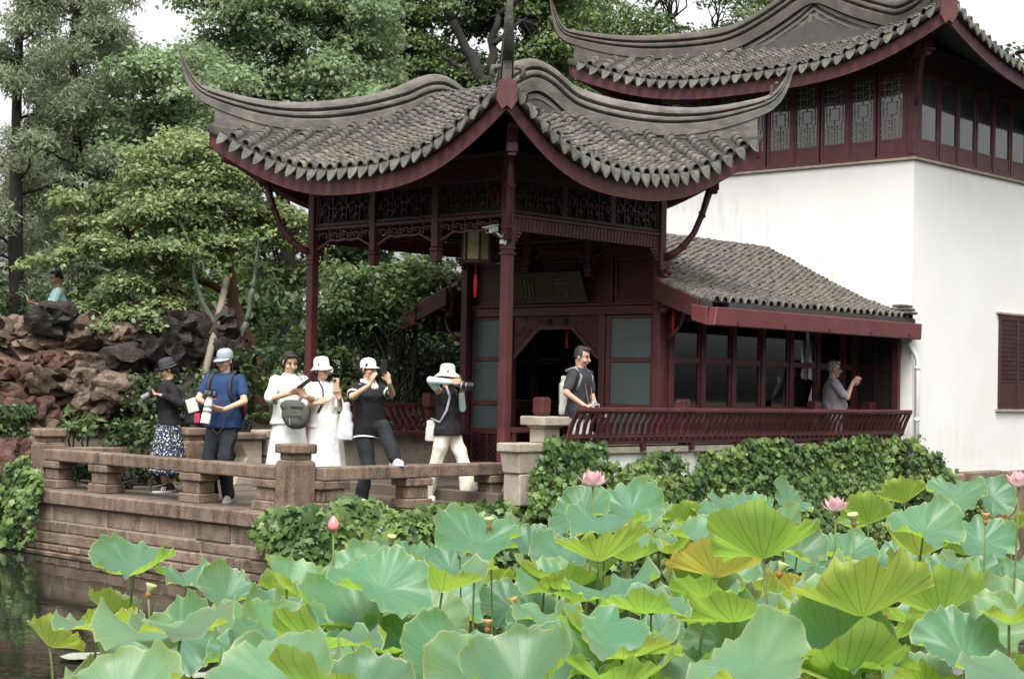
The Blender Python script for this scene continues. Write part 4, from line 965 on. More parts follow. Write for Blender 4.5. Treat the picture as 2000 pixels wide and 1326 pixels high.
def lotus_leaf(p, R, kind, tau, alpha, label, seed, yel, val, group=None, lo=False, brown=False):
    up = Vector((0, 0, 1)); hd = TC*math.cos(alpha)+RT*math.sin(alpha)
    n = (up*math.cos(tau)+hd*math.sin(tau)).normalized()
    t = thing('lotus_leaf', label, 'lotus leaf', (p.x, p.y, WZ), group)
    cup, ruf, sad = {'T': (.26, .095, .22), 'C': (.46, .10, .22), 'U': (.56, .085, .16), 'F': (.05, .03, .05)}[kind]
    me = blade_mesh(R, cup*rl.uniform(.85, 1.15), ruf*rl.uniform(.8, 1.3), sad, seed, *((8, 48) if lo else (12, 96)))
    x = hd.cross(n) if abs(hd.dot(n)) < .99 else RT.copy(); x = RT-n*RT.dot(n); x.normalize(); y = n.cross(x)
    M = Matrix(((x.x, y.x, n.x, 0), (x.y, y.y, n.y, 0), (x.z, y.z, n.z, 0), (0, 0, 0, 1))) @ Matrix.Rotation(rl.uniform(0, 6.28), 4, 'Z')
    c = p-n*(R*cup*(.62 if kind == 'U' else .4)); M.translation = c
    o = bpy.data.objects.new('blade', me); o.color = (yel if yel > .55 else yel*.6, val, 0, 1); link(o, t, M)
    b = Vector((c.x+rl.uniform(-.08, .08), c.y+rl.uniform(-.08, .08), WZ-.1)); mid = (c+b)/2+Vector((rl.uniform(-.05, .05), rl.uniform(-.05, .05), 0))
    pts = [b, b*.6+mid*.4, mid, mid*.35+c*.65, c-n*.01]
    MB().tube(pts, [.010, .0095, .009, .0085, .008], 6).build('stem', stem_b if brown else stem_m, t, smooth=True)
    return t
def hy(x): return 754.8+(x-1000)*.02115
def place(x, y, w, dia=.62):
    D = FPX*dia/w; k = FPX/(y-hy(x)); D = max(min(D, (1.33+.32)*k), (1.33-.58)*k); D = min(D, 17.6)
    return at(x, y, D), w*D/FPX/2
rad = math.radians
# x, y, width in the photo, kind, lean towards the viewer, sideways, yellowing, value, label
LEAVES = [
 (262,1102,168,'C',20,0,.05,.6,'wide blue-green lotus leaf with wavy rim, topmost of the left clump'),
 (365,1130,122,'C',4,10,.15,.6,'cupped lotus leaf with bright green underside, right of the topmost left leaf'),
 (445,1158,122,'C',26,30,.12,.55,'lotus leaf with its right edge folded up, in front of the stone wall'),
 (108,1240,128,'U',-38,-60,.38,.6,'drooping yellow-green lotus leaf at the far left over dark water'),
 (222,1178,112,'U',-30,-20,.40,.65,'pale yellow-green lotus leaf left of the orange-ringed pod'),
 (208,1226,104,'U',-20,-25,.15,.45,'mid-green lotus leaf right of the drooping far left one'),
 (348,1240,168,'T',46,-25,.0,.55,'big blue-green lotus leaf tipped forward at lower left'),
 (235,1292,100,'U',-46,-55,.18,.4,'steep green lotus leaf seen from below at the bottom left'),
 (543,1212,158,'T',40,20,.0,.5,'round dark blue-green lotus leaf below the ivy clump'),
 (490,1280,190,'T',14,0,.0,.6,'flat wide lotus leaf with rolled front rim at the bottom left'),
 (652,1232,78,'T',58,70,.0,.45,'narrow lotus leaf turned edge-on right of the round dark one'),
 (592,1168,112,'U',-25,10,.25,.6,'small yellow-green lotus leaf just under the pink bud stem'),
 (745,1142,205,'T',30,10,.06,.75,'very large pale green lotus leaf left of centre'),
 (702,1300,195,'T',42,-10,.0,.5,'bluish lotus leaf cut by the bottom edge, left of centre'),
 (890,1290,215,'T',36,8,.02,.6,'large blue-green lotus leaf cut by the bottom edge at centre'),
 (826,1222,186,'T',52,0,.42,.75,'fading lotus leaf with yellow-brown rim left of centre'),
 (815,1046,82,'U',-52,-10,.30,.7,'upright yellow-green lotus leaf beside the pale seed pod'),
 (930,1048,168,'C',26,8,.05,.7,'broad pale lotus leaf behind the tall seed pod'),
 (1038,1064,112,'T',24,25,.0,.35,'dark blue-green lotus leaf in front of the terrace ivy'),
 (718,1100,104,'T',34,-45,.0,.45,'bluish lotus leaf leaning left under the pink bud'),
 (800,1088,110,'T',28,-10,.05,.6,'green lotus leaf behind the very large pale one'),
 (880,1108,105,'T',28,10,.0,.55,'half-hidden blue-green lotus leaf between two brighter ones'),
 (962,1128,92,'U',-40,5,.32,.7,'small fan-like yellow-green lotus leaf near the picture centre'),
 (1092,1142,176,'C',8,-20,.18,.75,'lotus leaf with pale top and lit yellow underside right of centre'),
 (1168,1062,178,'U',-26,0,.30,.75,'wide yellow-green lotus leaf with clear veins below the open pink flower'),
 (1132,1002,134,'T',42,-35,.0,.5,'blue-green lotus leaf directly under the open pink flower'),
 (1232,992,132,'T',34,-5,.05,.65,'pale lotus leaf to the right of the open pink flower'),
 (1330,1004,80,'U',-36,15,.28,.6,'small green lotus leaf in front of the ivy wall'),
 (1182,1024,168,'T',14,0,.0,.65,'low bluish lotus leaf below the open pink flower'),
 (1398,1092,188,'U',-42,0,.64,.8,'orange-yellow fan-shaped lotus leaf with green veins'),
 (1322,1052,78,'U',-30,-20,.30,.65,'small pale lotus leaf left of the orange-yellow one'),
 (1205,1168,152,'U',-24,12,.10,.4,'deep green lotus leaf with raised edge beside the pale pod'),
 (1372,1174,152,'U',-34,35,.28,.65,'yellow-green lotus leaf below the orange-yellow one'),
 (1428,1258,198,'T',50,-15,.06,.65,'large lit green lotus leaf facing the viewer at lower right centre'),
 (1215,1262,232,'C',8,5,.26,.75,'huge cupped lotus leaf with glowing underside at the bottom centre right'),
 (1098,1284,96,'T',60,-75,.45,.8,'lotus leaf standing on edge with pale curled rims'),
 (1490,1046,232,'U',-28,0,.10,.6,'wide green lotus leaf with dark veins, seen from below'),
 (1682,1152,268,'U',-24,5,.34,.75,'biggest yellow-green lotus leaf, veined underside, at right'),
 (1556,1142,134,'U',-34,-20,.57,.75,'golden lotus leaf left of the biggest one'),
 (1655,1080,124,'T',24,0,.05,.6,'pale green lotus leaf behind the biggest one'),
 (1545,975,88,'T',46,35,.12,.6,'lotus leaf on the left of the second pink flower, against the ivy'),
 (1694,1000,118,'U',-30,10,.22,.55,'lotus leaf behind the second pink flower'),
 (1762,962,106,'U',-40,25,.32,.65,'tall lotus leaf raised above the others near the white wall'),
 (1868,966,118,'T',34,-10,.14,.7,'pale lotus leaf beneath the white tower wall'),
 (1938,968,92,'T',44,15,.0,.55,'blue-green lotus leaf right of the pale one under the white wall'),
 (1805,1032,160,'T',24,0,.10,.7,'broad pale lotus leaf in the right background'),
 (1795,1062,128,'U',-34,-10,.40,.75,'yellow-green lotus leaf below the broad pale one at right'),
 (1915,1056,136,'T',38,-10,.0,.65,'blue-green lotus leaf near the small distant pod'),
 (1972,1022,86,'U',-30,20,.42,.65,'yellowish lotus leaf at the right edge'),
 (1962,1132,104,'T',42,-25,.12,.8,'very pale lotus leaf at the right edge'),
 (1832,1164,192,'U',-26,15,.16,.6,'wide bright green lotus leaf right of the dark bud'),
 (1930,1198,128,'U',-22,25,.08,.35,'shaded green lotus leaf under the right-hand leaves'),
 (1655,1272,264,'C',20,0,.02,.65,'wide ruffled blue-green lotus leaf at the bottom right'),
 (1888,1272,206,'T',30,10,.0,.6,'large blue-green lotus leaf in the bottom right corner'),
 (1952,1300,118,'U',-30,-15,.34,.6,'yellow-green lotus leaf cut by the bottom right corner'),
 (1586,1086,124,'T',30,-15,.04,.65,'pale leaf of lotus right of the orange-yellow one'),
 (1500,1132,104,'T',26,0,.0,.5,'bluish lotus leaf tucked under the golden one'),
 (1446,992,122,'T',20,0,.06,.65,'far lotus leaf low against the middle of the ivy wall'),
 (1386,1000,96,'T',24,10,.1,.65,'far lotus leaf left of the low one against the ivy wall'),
 (1280,1018,96,'C',10,0,.3,.7,'crumpled pale lotus leaf right of the low bluish one'),
 (1000,1180,128,'T',22,-10,.02,.45,'shaded bluish lotus leaf near the withered pod'),
 (1060,1210,150,'T',30,10,.02,.55,'bluish lotus leaf behind the one standing on edge'),
 (760,1196,96,'U',-20,0,.2,.4,'small shaded leaf of lotus under the fading one'),
 (1290,1228,110,'T',24,0,.0,.45,'bluish lotus leaf behind the large lit green one'),
 (1760,1100,120,'T',22,0,.05,.6,'lotus leaf between the biggest one and the bright green one'),
 (1880,1118,150,'T',18,10,.02,.65,'ruffled pale blue lotus leaf at right'),
 (1730,1225,150,'U',-16,0,.12,.4,'low green lotus leaf below the dark bud'),
 (1560,1240,130,'U',-20,-10,.16,.45,'green lotus leaf underside beside the large lit one'),
 (600,1262,90,'T',30,0,.0,.4,'small dark lotus leaf near the bottom left'),
 (1400,1300,150,'U',-10,0,.1,.35,'dark green lotus leaf at the bottom edge right of centre'),
]
for i, (x, y, w, k, tau, al, ye, va, lb) in enumerate(LEAVES):
    p, R = place(x, y, w); lotus_leaf(p, R*1.03, k, rad(tau*(.62 if k == 'U' else 1)), rad(al), lb, 100+i, ye, va, brown=(i in (37, 38)))
# the crowd of lower leaves between them
r3 = random.Random(9); made = 0; taken = []
while made < 95:
    x = r3.uniform(180, 2040); y = r3.uniform(1010, 1335)
    lim = 1210 if x < 560 else (1090 if x < 1060 else 990)
    if y < lim: continue
    zt = r3.uniform(-.40, .12); d = ray(x, y); p = EYE+d*((zt-EYE.z)/d.z)
    if p.y > 11.9 or p.x > 25 or (p.x > 9.9 and p.y > 11.9) or (p-EYE).length > 19 or (x < 560 and p.x > 9.8): continue
    if any((p-q).length < .34 for q in taken): continue
    taken.append(p); made += 1
    kd = r3.choice('TTCUUU'); zone = 'in the left clump' if x < 560 else 'left of centre' if x < 900 else 'near the bottom centre' if x < 1250 else 'right of centre' if x < 1620 else 'towards the right edge'
    near = 'at the front' if y > 1225 else 'midway back' if y > 1110 else 'at the back'
    lotus_leaf(p, r3.uniform(.22, .34), kd, rad(r3.uniform(-15, 40)), r3.uniform(-1, 1), 'half-hidden %s lotus leaf low among taller ones %s, %s' % ('green' if kd == 'U' else 'blue-green', zone, near), 500+made, r3.uniform(0, .42), r3.uniform(.35, .95), 'low lotus leaves under the canopy', lo=True)
# pads floating on the water
padm = mat('floating_pad', (.38,.40,.34), (.26,.29,.22), scale=8, rough=.35, spec=.6)
for (x, y, R, lb) in ((165, 1283, .17, 'pale floating leaf on the dark water at lower left'), (395, 1320, .12, 'pale floating leaf at the bottom edge left of the bluish leaves'), (1020, 1278, .14, 'floating leaf in the gap near the bottom centre')):
    p = at_z(x, y, WZ+.012); t = thing('lily_pad', lb, 'floating leaf', p, 'pale leaves floating on the pond')
    vs = [(0, 0, .002)]+[(R*(1+.06*math.sin(3*a))*math.cos(a), R*(1+.06*math.sin(3*a))*math.sin(a), .01+.004*math.sin(5*a)) for a in [.15+(6.0)*k/22 for k in range(23)]]
    MB().add(vs, [(0, k, k+1) for k in range(1, 23)]).build('pad', padm, t, world=Matrix.Translation(p))

def petal_mat(name, c1, c2):
    m = bpy.data.materials.new(name); m.use_nodes = True; n = m.node_tree.nodes; l = m.node_tree.links; b = n['Principled BSDF']; b.inputs['Roughness'].default_value = .5
    at_ = n.new('ShaderNodeAttribute'); at_.attribute_name = 'v'; rp = n.new('ShaderNodeValToRGB'); rp.color_ramp.elements[0].color = (*c1, 1); rp.color_ramp.elements[1].color = (*c2, 1); rp.color_ramp.elements[0].position = .25
    l.new(at_.outputs['Fac'], rp.inputs[0]); l.new(rp.outputs[0], b.inputs['Base Color'])
    tr = n.new('ShaderNodeBsdfTranslucent'); l.new(rp.outputs[0], tr.inputs[0]); mx = n.new('ShaderNodeMixShader'); mx.inputs[0].default_value = .35
    l.new(b.outputs[0], mx.inputs[1]); l.new(tr.outputs[0], mx.inputs[2]); l.new(mx.outputs[0], n['Material Output'].inputs[0]); return m
petal_m = petal_mat('lotus_petal', (.88,.74,.72), (.86,.40,.45)); bud_m = mat('lotus_bud', (.75,.24,.27), (.62,.2,.2), scale=30, rough=.5); budd_m = mat('lotus_bud_dark', (.20,.04,.06), (.13,.05,.05), scale=25, rough=.5)
def petal(L, wd, curl):
    V = []; var = []; F_ = []; nu, nv = 5, 7
    for j in range(nv+1):
        t = j/nv; w = wd*math.sin(math.pi*min(t*.82+.1, 1))**.8*(1-t**6)
        for i in range(nu+1):
            u = 2*i/nu-1; a = curl*t
            V.append((u*w, L*(math.sin(a)/max(curl, .01)) if curl > .01 else L*t, L*(1-math.cos(a))/max(curl, .01)+.25*wd*u*u*(1-t*.3))); var.append(t**1.3)
    for j in range(nv):
        for i in range(nu): a = j*(nu+1)+i; F_.append((a, a+1, a+nu+2, a+nu+1))
    return np_mesh('petal', V, F_, petal_m, 4, var, True)
def stalk(t, p, seed, r=.008, mt=None):
    q = random.Random(seed); b = Vector((p.x+q.uniform(-.08, .08), p.y+q.uniform(-.08, .08), WZ-.1)); m_ = (p+b)/2+Vector((q.uniform(-.04, .04), q.uniform(-.04, .04), 0))
    return MB().tube([b, (b+m_)/2, m_, (m_+p)/2+Vector((.005, 0, 0)), p], r, 6).build('stem', mt or stem_m, t, smooth=True)
for (x, y, w, D, lb, sd_) in ((1158, 944, 62, 12.6, 'open pink lotus flower in front of the ivy wall near the stepped pier', 1), (1632, 993, 58, 12.4, 'open pink lotus flower among the leaves at right', 2), (1990, 944, 60, 13.0, 'pink lotus flower cut by the right edge of the picture', 3)):
    p = at(x, y+8, D); R = w*D/FPX/2*1.2; t = thing('lotus_flower', lb, 'lotus flower', (p.x, p.y, WZ)); stalk(t, p, sd_)
    q = random.Random(sd_)
    for ring, (n, el, L) in enumerate(((7, 18, 1.05), (7, 42, 1.0), (5, 66, .85))):
        me = petal(R*L, R*.30, .75)
        for k in range(n):
            a = 2*math.pi*(k+.5*ring)/n+q.uniform(-.15, .15); M = Matrix.Translation(p) @ Matrix.Rotation(a, 4, 'Z') @ Matrix.Rotation(rad(el+q.uniform(-9, 9)), 4, 'X')
            link(bpy.data.objects.new('petal', me), t, M)
    MB().lathe([(.006, 0), (.02, .02), (.026, .045), (.024, .05)], 10, Matrix.Translation(p)).build('seed_head', mat('lotus_heart%d' % sd_, (.6,.5,.12), (.4,.42,.1), scale=20), t, smooth=True)
for (x, y, hgt, D, mt, lb) in ((651, 1022, 30, 12.5, bud_m, 'pink lotus bud on a tall straight stem before the ivy clump'), (1727, 1210, 28, 9.5, budd_m, 'dark purple lotus bud under the biggest leaf at right'), (1647, 1232, 14, 9.0, budd_m, 'tiny lotus bud low in the leaves at right')):
    p = at(x, y+hgt/2, D); h = hgt*D/FPX; t = thing('lotus_bud', lb, 'lotus bud', (p.x, p.y, WZ)); stalk(t, p, int(x))
    prof = [(.02, -.02), (.22, .02), (.33, .2), (.36, .38), (.30, .6), (.18, .82), (.06, .97), (.005, 1.0)]
    mm = MB()
    for k in range(5):
        a0 = k*2*math.pi/5; vs = []; fs = []
        for j, (r_, z_) in enumerate(prof):
            for i in range(6): a = a0+(i/5-.5)*1.9; rr = r_*h*(1.0+.05*math.cos((i/5-.5)*3)); vs.append((p.x+rr*math.cos(a), p.y+rr*math.sin(a), p.z+z_*h))
        for j in range(len(prof)-1):
            for i in range(5): fs.append((j*6+i, j*6+i+1, j*6+6+i+1, j*6+6+i))
        MB().add(vs, fs).build('petal', mt, t, smooth=True)
pod_m = mat('seed_pod', (.42,.46,.20), (.30,.36,.14), scale=20, rough=.6); podb = mat('withered_stamens', (.38,.16,.04), (.22,.09,.03), scale=60, rough=.8); podo = mat('pod_dry', (.42,.27,.12), (.3,.19,.08), scale=20, rough=.7)
for (x, y, w, D, mt, lb, tl) in ((956, 1012, 20, 12.0, pod_m, 'pale seed pod on a tall stem above the broad leaf', (.1, .35)), (764, 1046, 18, 12.0, pod_m, 'round pale seed pod left of the upright yellow-green leaf', (-.2, .5)), (290, 1142, 22, 11.5, pod_m, 'cone-shaped seed pod with an orange ring in the left clump', (-.5, 0)), (952, 1212, 20, 10.0, podo, 'withered orange seed pod near the picture centre', (0, .1)), (1272, 1168, 28, 9.5, pod_m, 'pale green seed pod standing before the deep green leaf', (0, .1)), (1668, 1004, 22, 12.0, pod_m, 'seed pod just right of the second pink flower', (.3, .4)), (1925, 1004, 18, 13.0, podo, 'small dry seed pod in the right background', (0, .1)), (1008, 1168, 20, 11, podo, 'bent dry seed pod right of the small fan-like leaf', (.6, .2)), (1522, 1100, 24, 10.5, pod_m, 'pale seed pod beside the orange-yellow leaf', (-.6, .1)), (898, 1072, 16, 12.2, pod_m, 'small green seed pod deep under the broad pale leaf', (.1, .3))):
    p = at(x, y, D); R = w*D/FPX/2; t = thing('seed_pod', lb, 'seed pod', (p.x, p.y, WZ)); stalk(t, p-Vector((0, 0, R*1.8)), int(x)+3, .007)
    M = Matrix.Translation(p-Vector((0, 0, R*1.8))) @ Matrix.Rotation(tl[0]*.6, 4, TC) @ Matrix.Rotation(tl[1]*.6, 4, RT)
    pd = MB().lathe([(.006, 0), (R*.35, R*.4), (R*.7, R*1.2), (R, R*1.9), (R*.98, R*2.02), (R*.8, R*2.06)], 14, M).build('pod', mt, t, smooth=True)
    MB().lathe([(R*.3, -R*.5), (R*.5, -R*.1), (R*.55, R*.3), (R*.42, R*.55)], 10, M).build('stamen_ring', podb, t)
    mm = MB()
    for k in range(7): a = k*.9; mm.ell(M @ Vector((R*.5*math.cos(a)*(k > 0), R*.5*math.sin(a)*(k > 0), R*2.06)), (R*.13, R*.13, R*.09), None, 6, 4)
    tag(mm.build('seeds', podb if mt is podo else stem_m, pd), kind='stuff')
# ------------------------------------------------------------------ ivy
ivy_m = leaf_mat('ivy_leaf', (.032,.075,.026), (.24,.34,.095), trans=.3, rough=.4)
IVY = [(0,0),(.30,-.10),(.5,.12),(.36,.30),(.62,.55),(.30,.58),(.0,1.0),(-.30,.58),(-.62,.55),(-.36,.30),(-.5,.12),(-.30,-.10)]
ivy_v = np.array([(x, y-.1, -.10*x*x-.12*max(0, y-.3)) for x, y in IVY]+[(0, .35, .05)]); ivy_f = [(i, (i+1) % 12, 12) for i in range(12)]
rng = np.random.default_rng(4)
def scatter(Pp, Nn, size, var, shape=ivy_v, faces=ivy_f, droop=.6, jitter=.5, rngx=None):
    """leaf meshes at points: leaf plane normal ~ Nn, tips hanging down"""
    g = rngx or rng; n = len(Pp); N = Nn+g.normal(0, jitter, (n, 3)); N /= np.linalg.norm(N, axis=1, keepdims=True)
    T = np.tile(np.array([0, 0, -1.0]), (n, 1))*droop+g.normal(0, .55, (n, 3)); T -= N*(T*N).sum(1, keepdims=True); T /= np.linalg.norm(T, axis=1, keepdims=True)
    X = np.cross(T, N); s = size[:, None, None]
    V = Pp[:, None]+s*(X[:, None]*shape[None, :, :1]+T[:, None]*shape[None, :, 1:2]+N[:, None]*shape[None, :, 2:3])
    k = len(shape); Fq = (np.array(faces)[None]+(np.arange(n)*k)[:, None, None]).reshape(-1, len(faces[0]))
    return V.reshape(-1, 3), Fq, np.repeat(var, k)
def fbm(x, z, s=1.0): return np.array([noise.noise((a*s, b*s, 3.1)) for a, b in zip(x, z)])
def ivy_patch(label, gen, n, size, parts=0, name='ivy', yellow=.5):
    Pp, Nn = gen(n); ok = Pp[:, 0] > -900; Pp, Nn = Pp[ok], Nn[ok]; n = len(Pp)
    cl = fbm(Pp[:, 0]+Pp[:, 1], Pp[:, 2], 2.2)
    var = np.clip(.42+.55*cl+rng.normal(0, .16, n), 0, 1)**1.3
    sz = size*rng.uniform(.4, 1.35, n)
    t = thing(name, label, 'ivy', Pp.mean(0))
    D = np.linalg.norm(Pp-np.array(EYE), axis=1); order = np.argsort(D)
    if parts:
        pick = order[:int(len(order)*.5)]; pick = rng.choice(pick, min(parts, len(pick)), replace=False)
    else: pick = np.array([], int)
    rest = np.setdiff1d(np.arange(n), pick)
    V, F_, vr = scatter(Pp[rest], Nn[rest], sz[rest], var[rest])
    o = bpy.data.objects.new('foliage', np_mesh('foliage', V, F_, ivy_m, 3, vr)); link(o, t); tag(o, kind='stuff')
    if len(pick):
        mes = [np_mesh('leaf', ivy_v, np.array(ivy_f), ivy_m, 3, np.full(13, q)) for q in (.25, .45, .65, .85)]
        for i in pick:
            N = Vector(Nn[i])+Vector(rng.normal(0, .35, 3)); N.normalize(); T = Vector((0, 0, -1))+Vector(rng.normal(0, .4, 3)); T = (T-N*T.dot(N)).normalized(); X = T.cross(N)
            s_ = float(sz[i])*1.1; p = Vector(Pp[i])+N*.02
            M = Matrix(((X.x*s_, T.x*s_, N.x*s_, p.x), (X.y*s_, T.y*s_, N.y*s_, p.y), (X.z*s_, T.z*s_, N.z*s_, p.z), (0, 0, 0, 1)))
            link(bpy.data.objects.new('leaf', mes[min(3, int(var[i]*4))]), t, M)
    return t
def g_wall(n):                                          # pond wall under the long bench
    x = rng.uniform(13.75, 22.2, n); z = rng.uniform(-.75, .80, n)
    top = .60+.10*np.clip((x-16.6)/1.2, -1.0, 1)+.10*fbm(x, x*0, 1.7)*1.5
    top = top+.10*fbm(x, x*0+7, 4.5); top = np.where(x > 21.5, .62-(x-21.5)*.75, top); top = np.where(x < 14.6, .72, top)
    bare = (fbm(x*1.1, z*1.4, 2.6) > .20) & (z > .30) & (x < 17.0) & (x > 15.4)
    keep = (z < top) & ~bare
    d = np.abs(rng.normal(0, .07, n))+.02+.10*np.clip((.4-z), 0, 1)+.10*np.clip(fbm(x, z, 1.3)+.2, 0, 1)
    yb = np.where(x > 21.6, 11.95, 12.29); d = np.where(z > .56, d*.6+.06, d)
    P = np.stack([np.where(keep, x, -999), yb-d, z], 1); N = np.tile(np.array([-.15, -1, .45]), (n, 1)); return P, N
ivy_patch('broad sheet of green ivy over the pond wall below the long red bench', g_wall, 15000, .072, 60)
def g_end(n):                                           # tail of the ivy sloping down at the tower corner
    x = rng.uniform(21.1, 23.2, n); z = rng.uniform(-.75, .75, n); keep = z < .74-(x-21.1)*.50+.08*fbm(x, x*0, 3)
    P = np.stack([np.where(keep, x, -999), 11.95-np.abs(rng.normal(.04, .07, n))-.05*np.clip(.3-z, 0, 1), z], 1); return P, np.tile(np.array([-.1, -1, .5]), (n, 1))
ivy_patch('dark ivy tail sloping down beside the white downpipe', g_end, 3600, .072, 40)
def g_corner(n):                                        # thick clump at the terrace corner, running right along the coping
    u = rng.uniform(0, 1, n)**1.25; x = 10.48+u*3.6; z = rng.uniform(-.74, .20, n)
    lim = np.where(x < 11.85, (.16-.16*np.abs(x-10.9)+.18*fbm(x*1.0, x*0+2, 3.5)), .03+.06*fbm(x, x*0+5, 5)+.03*fbm(x, x*0, 3)); keep = z < lim
    keep &= ~((x < 10.8) & (z < -.66+.5*np.abs(x-10.9)))
    bul = np.where(x < 12.1, .06+.22*np.abs(np.sin(np.clip((x-10.4)/1.75, 0, 1)*math.pi))**.6, .07)*(.6+.4*np.sin(np.clip((z+.75)/.85, 0, 1)*math.pi))
    d = np.abs(rng.normal(0, .04, n))+bul*rng.uniform(.6, 1.05, n)
    P = np.stack([np.where(keep, x, -999), 12.67-d, z], 1); N = np.tile(np.array([-.35, -.9, .5]), (n, 1)); return P, N
ivy_patch('thick ivy clump spilling over the terrace corner below the stone post', g_corner, 6800, .105, 180)
def g_wrap(n):                                          # round the corner onto the long stone face
    y = 12.68+rng.uniform(0, 1, n)**1.5*.62; z = rng.uniform(-.66, .10, n); keep = (z < .11-.25*(y-12.68)) & (z > -.6+.55*(y-12.68))
    P = np.stack([np.where(keep, 10.52-np.abs(rng.normal(.05, .05, n)), -999), y, z], 1); N = np.tile(np.array([-1, -.3, .5]), (n, 1)); return P, N
ivy_patch('ivy wrapping round the corner onto the left stone wall', g_wrap, 1300, .09, 60)
def g_pier(n):
    a = rng.uniform(0, 1, n); x = 13.52+a*.85; z = rng.uniform(-.1, .80, n); lim = .12+.85*np.clip((x-13.55)/.5, 0, 1)**.8+.08*fbm(x, z, 5)
    keep = z < np.minimum(lim, .76); P = np.stack([np.where(keep, x, -999), 12.44-np.abs(rng.normal(.03, .05, n))-.06*(z < .2), z], 1); return P, np.tile(np.array([-.4, -1, .4]), (n, 1))
ivy_patch('ivy climbing the pale stepped pier', g_pier, 2200, .066, 40)
def g_left(n):                                          # hanging curtain at the far left end
    y = rng.uniform(17.35, 19.2, n); z = rng.uniform(-.72, .40, n)
    lim = .40-.55*np.abs(y-17.75)**1.0; lim = np.where(y > 18.1, .02, lim); st = fbm(y*3.0, y*0, 1.6)
    keep = (z < lim) & ((z > -.15) | (st > -.12) | (y > 18.2)) & (z > -.70+.3*np.clip(17.7-y, 0, 1))
    P = np.stack([np.where(keep, 10.50-np.abs(rng.normal(.05, .05, n))-.08*(z < 0), -999), y, z], 1); return P, np.tile(np.array([-1, -.3, .4]), (n, 1))
ivy_patch('ivy curtain hanging to the water at the far left end of the terrace', g_left, 3000, .072, 60)
# ------------------------------------------------------------------ rockery
rock_m = [mat('rock_%d' % i, a, b, scale=3.2, rough=.8, bump=.9, bscale=9, detail=8, objrand=.25, streak=((.02,.016,.013), .9, (3,3,3), .50), spec=.3) for i, (a, b) in enumerate((((.15,.102,.07), (.045,.032,.023)), ((.135,.066,.047), (.042,.023,.018)), ((.19,.138,.095), (.058,.043,.031)), ((.05,.036,.03), (.022,.017,.014))))]
def rock_mesh(seed, mt, sub=3, hole=.5):
    b = bmesh.new(); bmesh.ops.create_icosphere(b, subdivisions=sub, radius=1); o = Vector((seed*7.3, seed*3.1, seed*1.7))
    for v in b.verts:
        p = v.co.copy(); rg = 1-abs(noise.noise(p*1.6+o)); r = .72+.45*rg*rg+.30*noise.noise(p*1.0+o)+.16*(1-2*abs(noise.noise(p*3.4+o)))+.05*noise.noise(p*8+o)
        c = noise.noise(p*1.9+o*2)
        if c > .18: r -= hole*(c-.18)*3.0
        q = p*max(r, .35)
        for ax in (Vector((1, .2, .3)), Vector((-.5, 1, .1)), Vector((.2, -.4, 1))):   # flattened facets
            ax = ax.normalized(); k = q.dot(ax)
            if abs(k) > .78: q -= ax*(k-math.copysign(.78, k))*.75
        v.co = q
    me = bpy.data.meshes.new('rock'); b.to_mesh(me); b.free(); me.materials.append(mt)
    me.polygons.foreach_set('use_smooth', [True]*len(me.polygons))
    try: me.set_sharp_from_angle(angle=rad(38))
    except Exception: pass
    return me
ROCKS = [rock_mesh(i+1, rock_m[i % 4], 4) for i in range(12)]
rk = thing('rockery', 'artificial mountain of brown and reddish rocks behind the left end of the terrace', 'rockery', at(200, 860, 23.5))
rr = random.Random(17)
def put_rock(x, y, D, R, par=rk, kinds=None, sq=(1, 1, .85)):
    me = ROCKS[rr.choice(kinds) if kinds else rr.randrange(12)]; p = at(x, y, D)
    M = Matrix.Translation(p) @ Matrix.Rotation(rr.uniform(-.4, .4), 4, 'X') @ Matrix.Rotation(rr.uniform(0, 6.28), 4, 'Z') @ Matrix.Diagonal((R*sq[0], R*sq[1], R*sq[2], 1))
    return link(bpy.data.objects.new('rock', me), par, M)
lite = [0, 1, 2, 4, 5, 6, 8, 9, 10]; drk = [3, 7, 11]
for x in range(-30, 430, 50):
    topy = 642 if x < 90 else (660 if x < 240 else 650)
    for j, y in enumerate(range(topy, 880, 44)):
        D = 23.6+.5*noise.noise((x*.013, y*.02, 1))+(.4 if x > 260 else 0)-.25*(y-640)/240
        k = drk if (x > 215 and rr.random() < .75) or rr.random() < .12 else lite  # mostly dark kinds at right: the cave's shade put into rock colour
        put_rock(x+rr.uniform(-14, 14)+22*(j % 2), y+rr.uniform(-10, 10), D, rr.uniform(.26, .42), kinds=k, sq=(1.25, 1.0, .72))
for x in range(-10, 420, 48):                               # second tier, set back
    put_rock(x, 655+rr.uniform(-14, 14), 25.0, rr.uniform(.28, .42), kinds=lite if x < 150 else drk)
put_rock(110, 632, 23.4, .34, kinds=drk, sq=(1.5, 1.1, .7)); put_rock(112, 607, 23.3, .20, kinds=drk, sq=(1.6, 1.1, .75))
put_rock(75, 612, 23.5, .12, kinds=lite); put_rock(190, 790, 22.9, .33, kinds=[2], sq=(1, 1, .8)); put_rock(165, 745, 23, .27, kinds=[10]); put_rock(225, 760, 22.8, .30, kinds=[6], sq=(1.2, 1, .8))
for x_, y_ in ((-10, 850), (35, 848), (80, 850), (10, 815), (60, 815)): put_rock(x_, y_, 22.6, rr.uniform(.24, .34), kinds=lite, sq=(1.2, 1, .8))
put_rock(120, 710, 23, .17, kinds=[1]); put_rock(92, 705, 23, .15, kinds=[9])
bl = thing('boulder', 'brown boulder at the far left beside the stone post', 'rock', at(20, 950, 20.8))
put_rock(22, 905, 20.6, .32, bl, [1], (1.1, 1, 1)); bl2 = thing('boulder', 'low orange-brown boulder on the bank under the far left one', 'rock', at(30, 980, 20.6)); put_rock(38, 962, 20.4, .30, bl2, [0], (1.5, 1, .6))
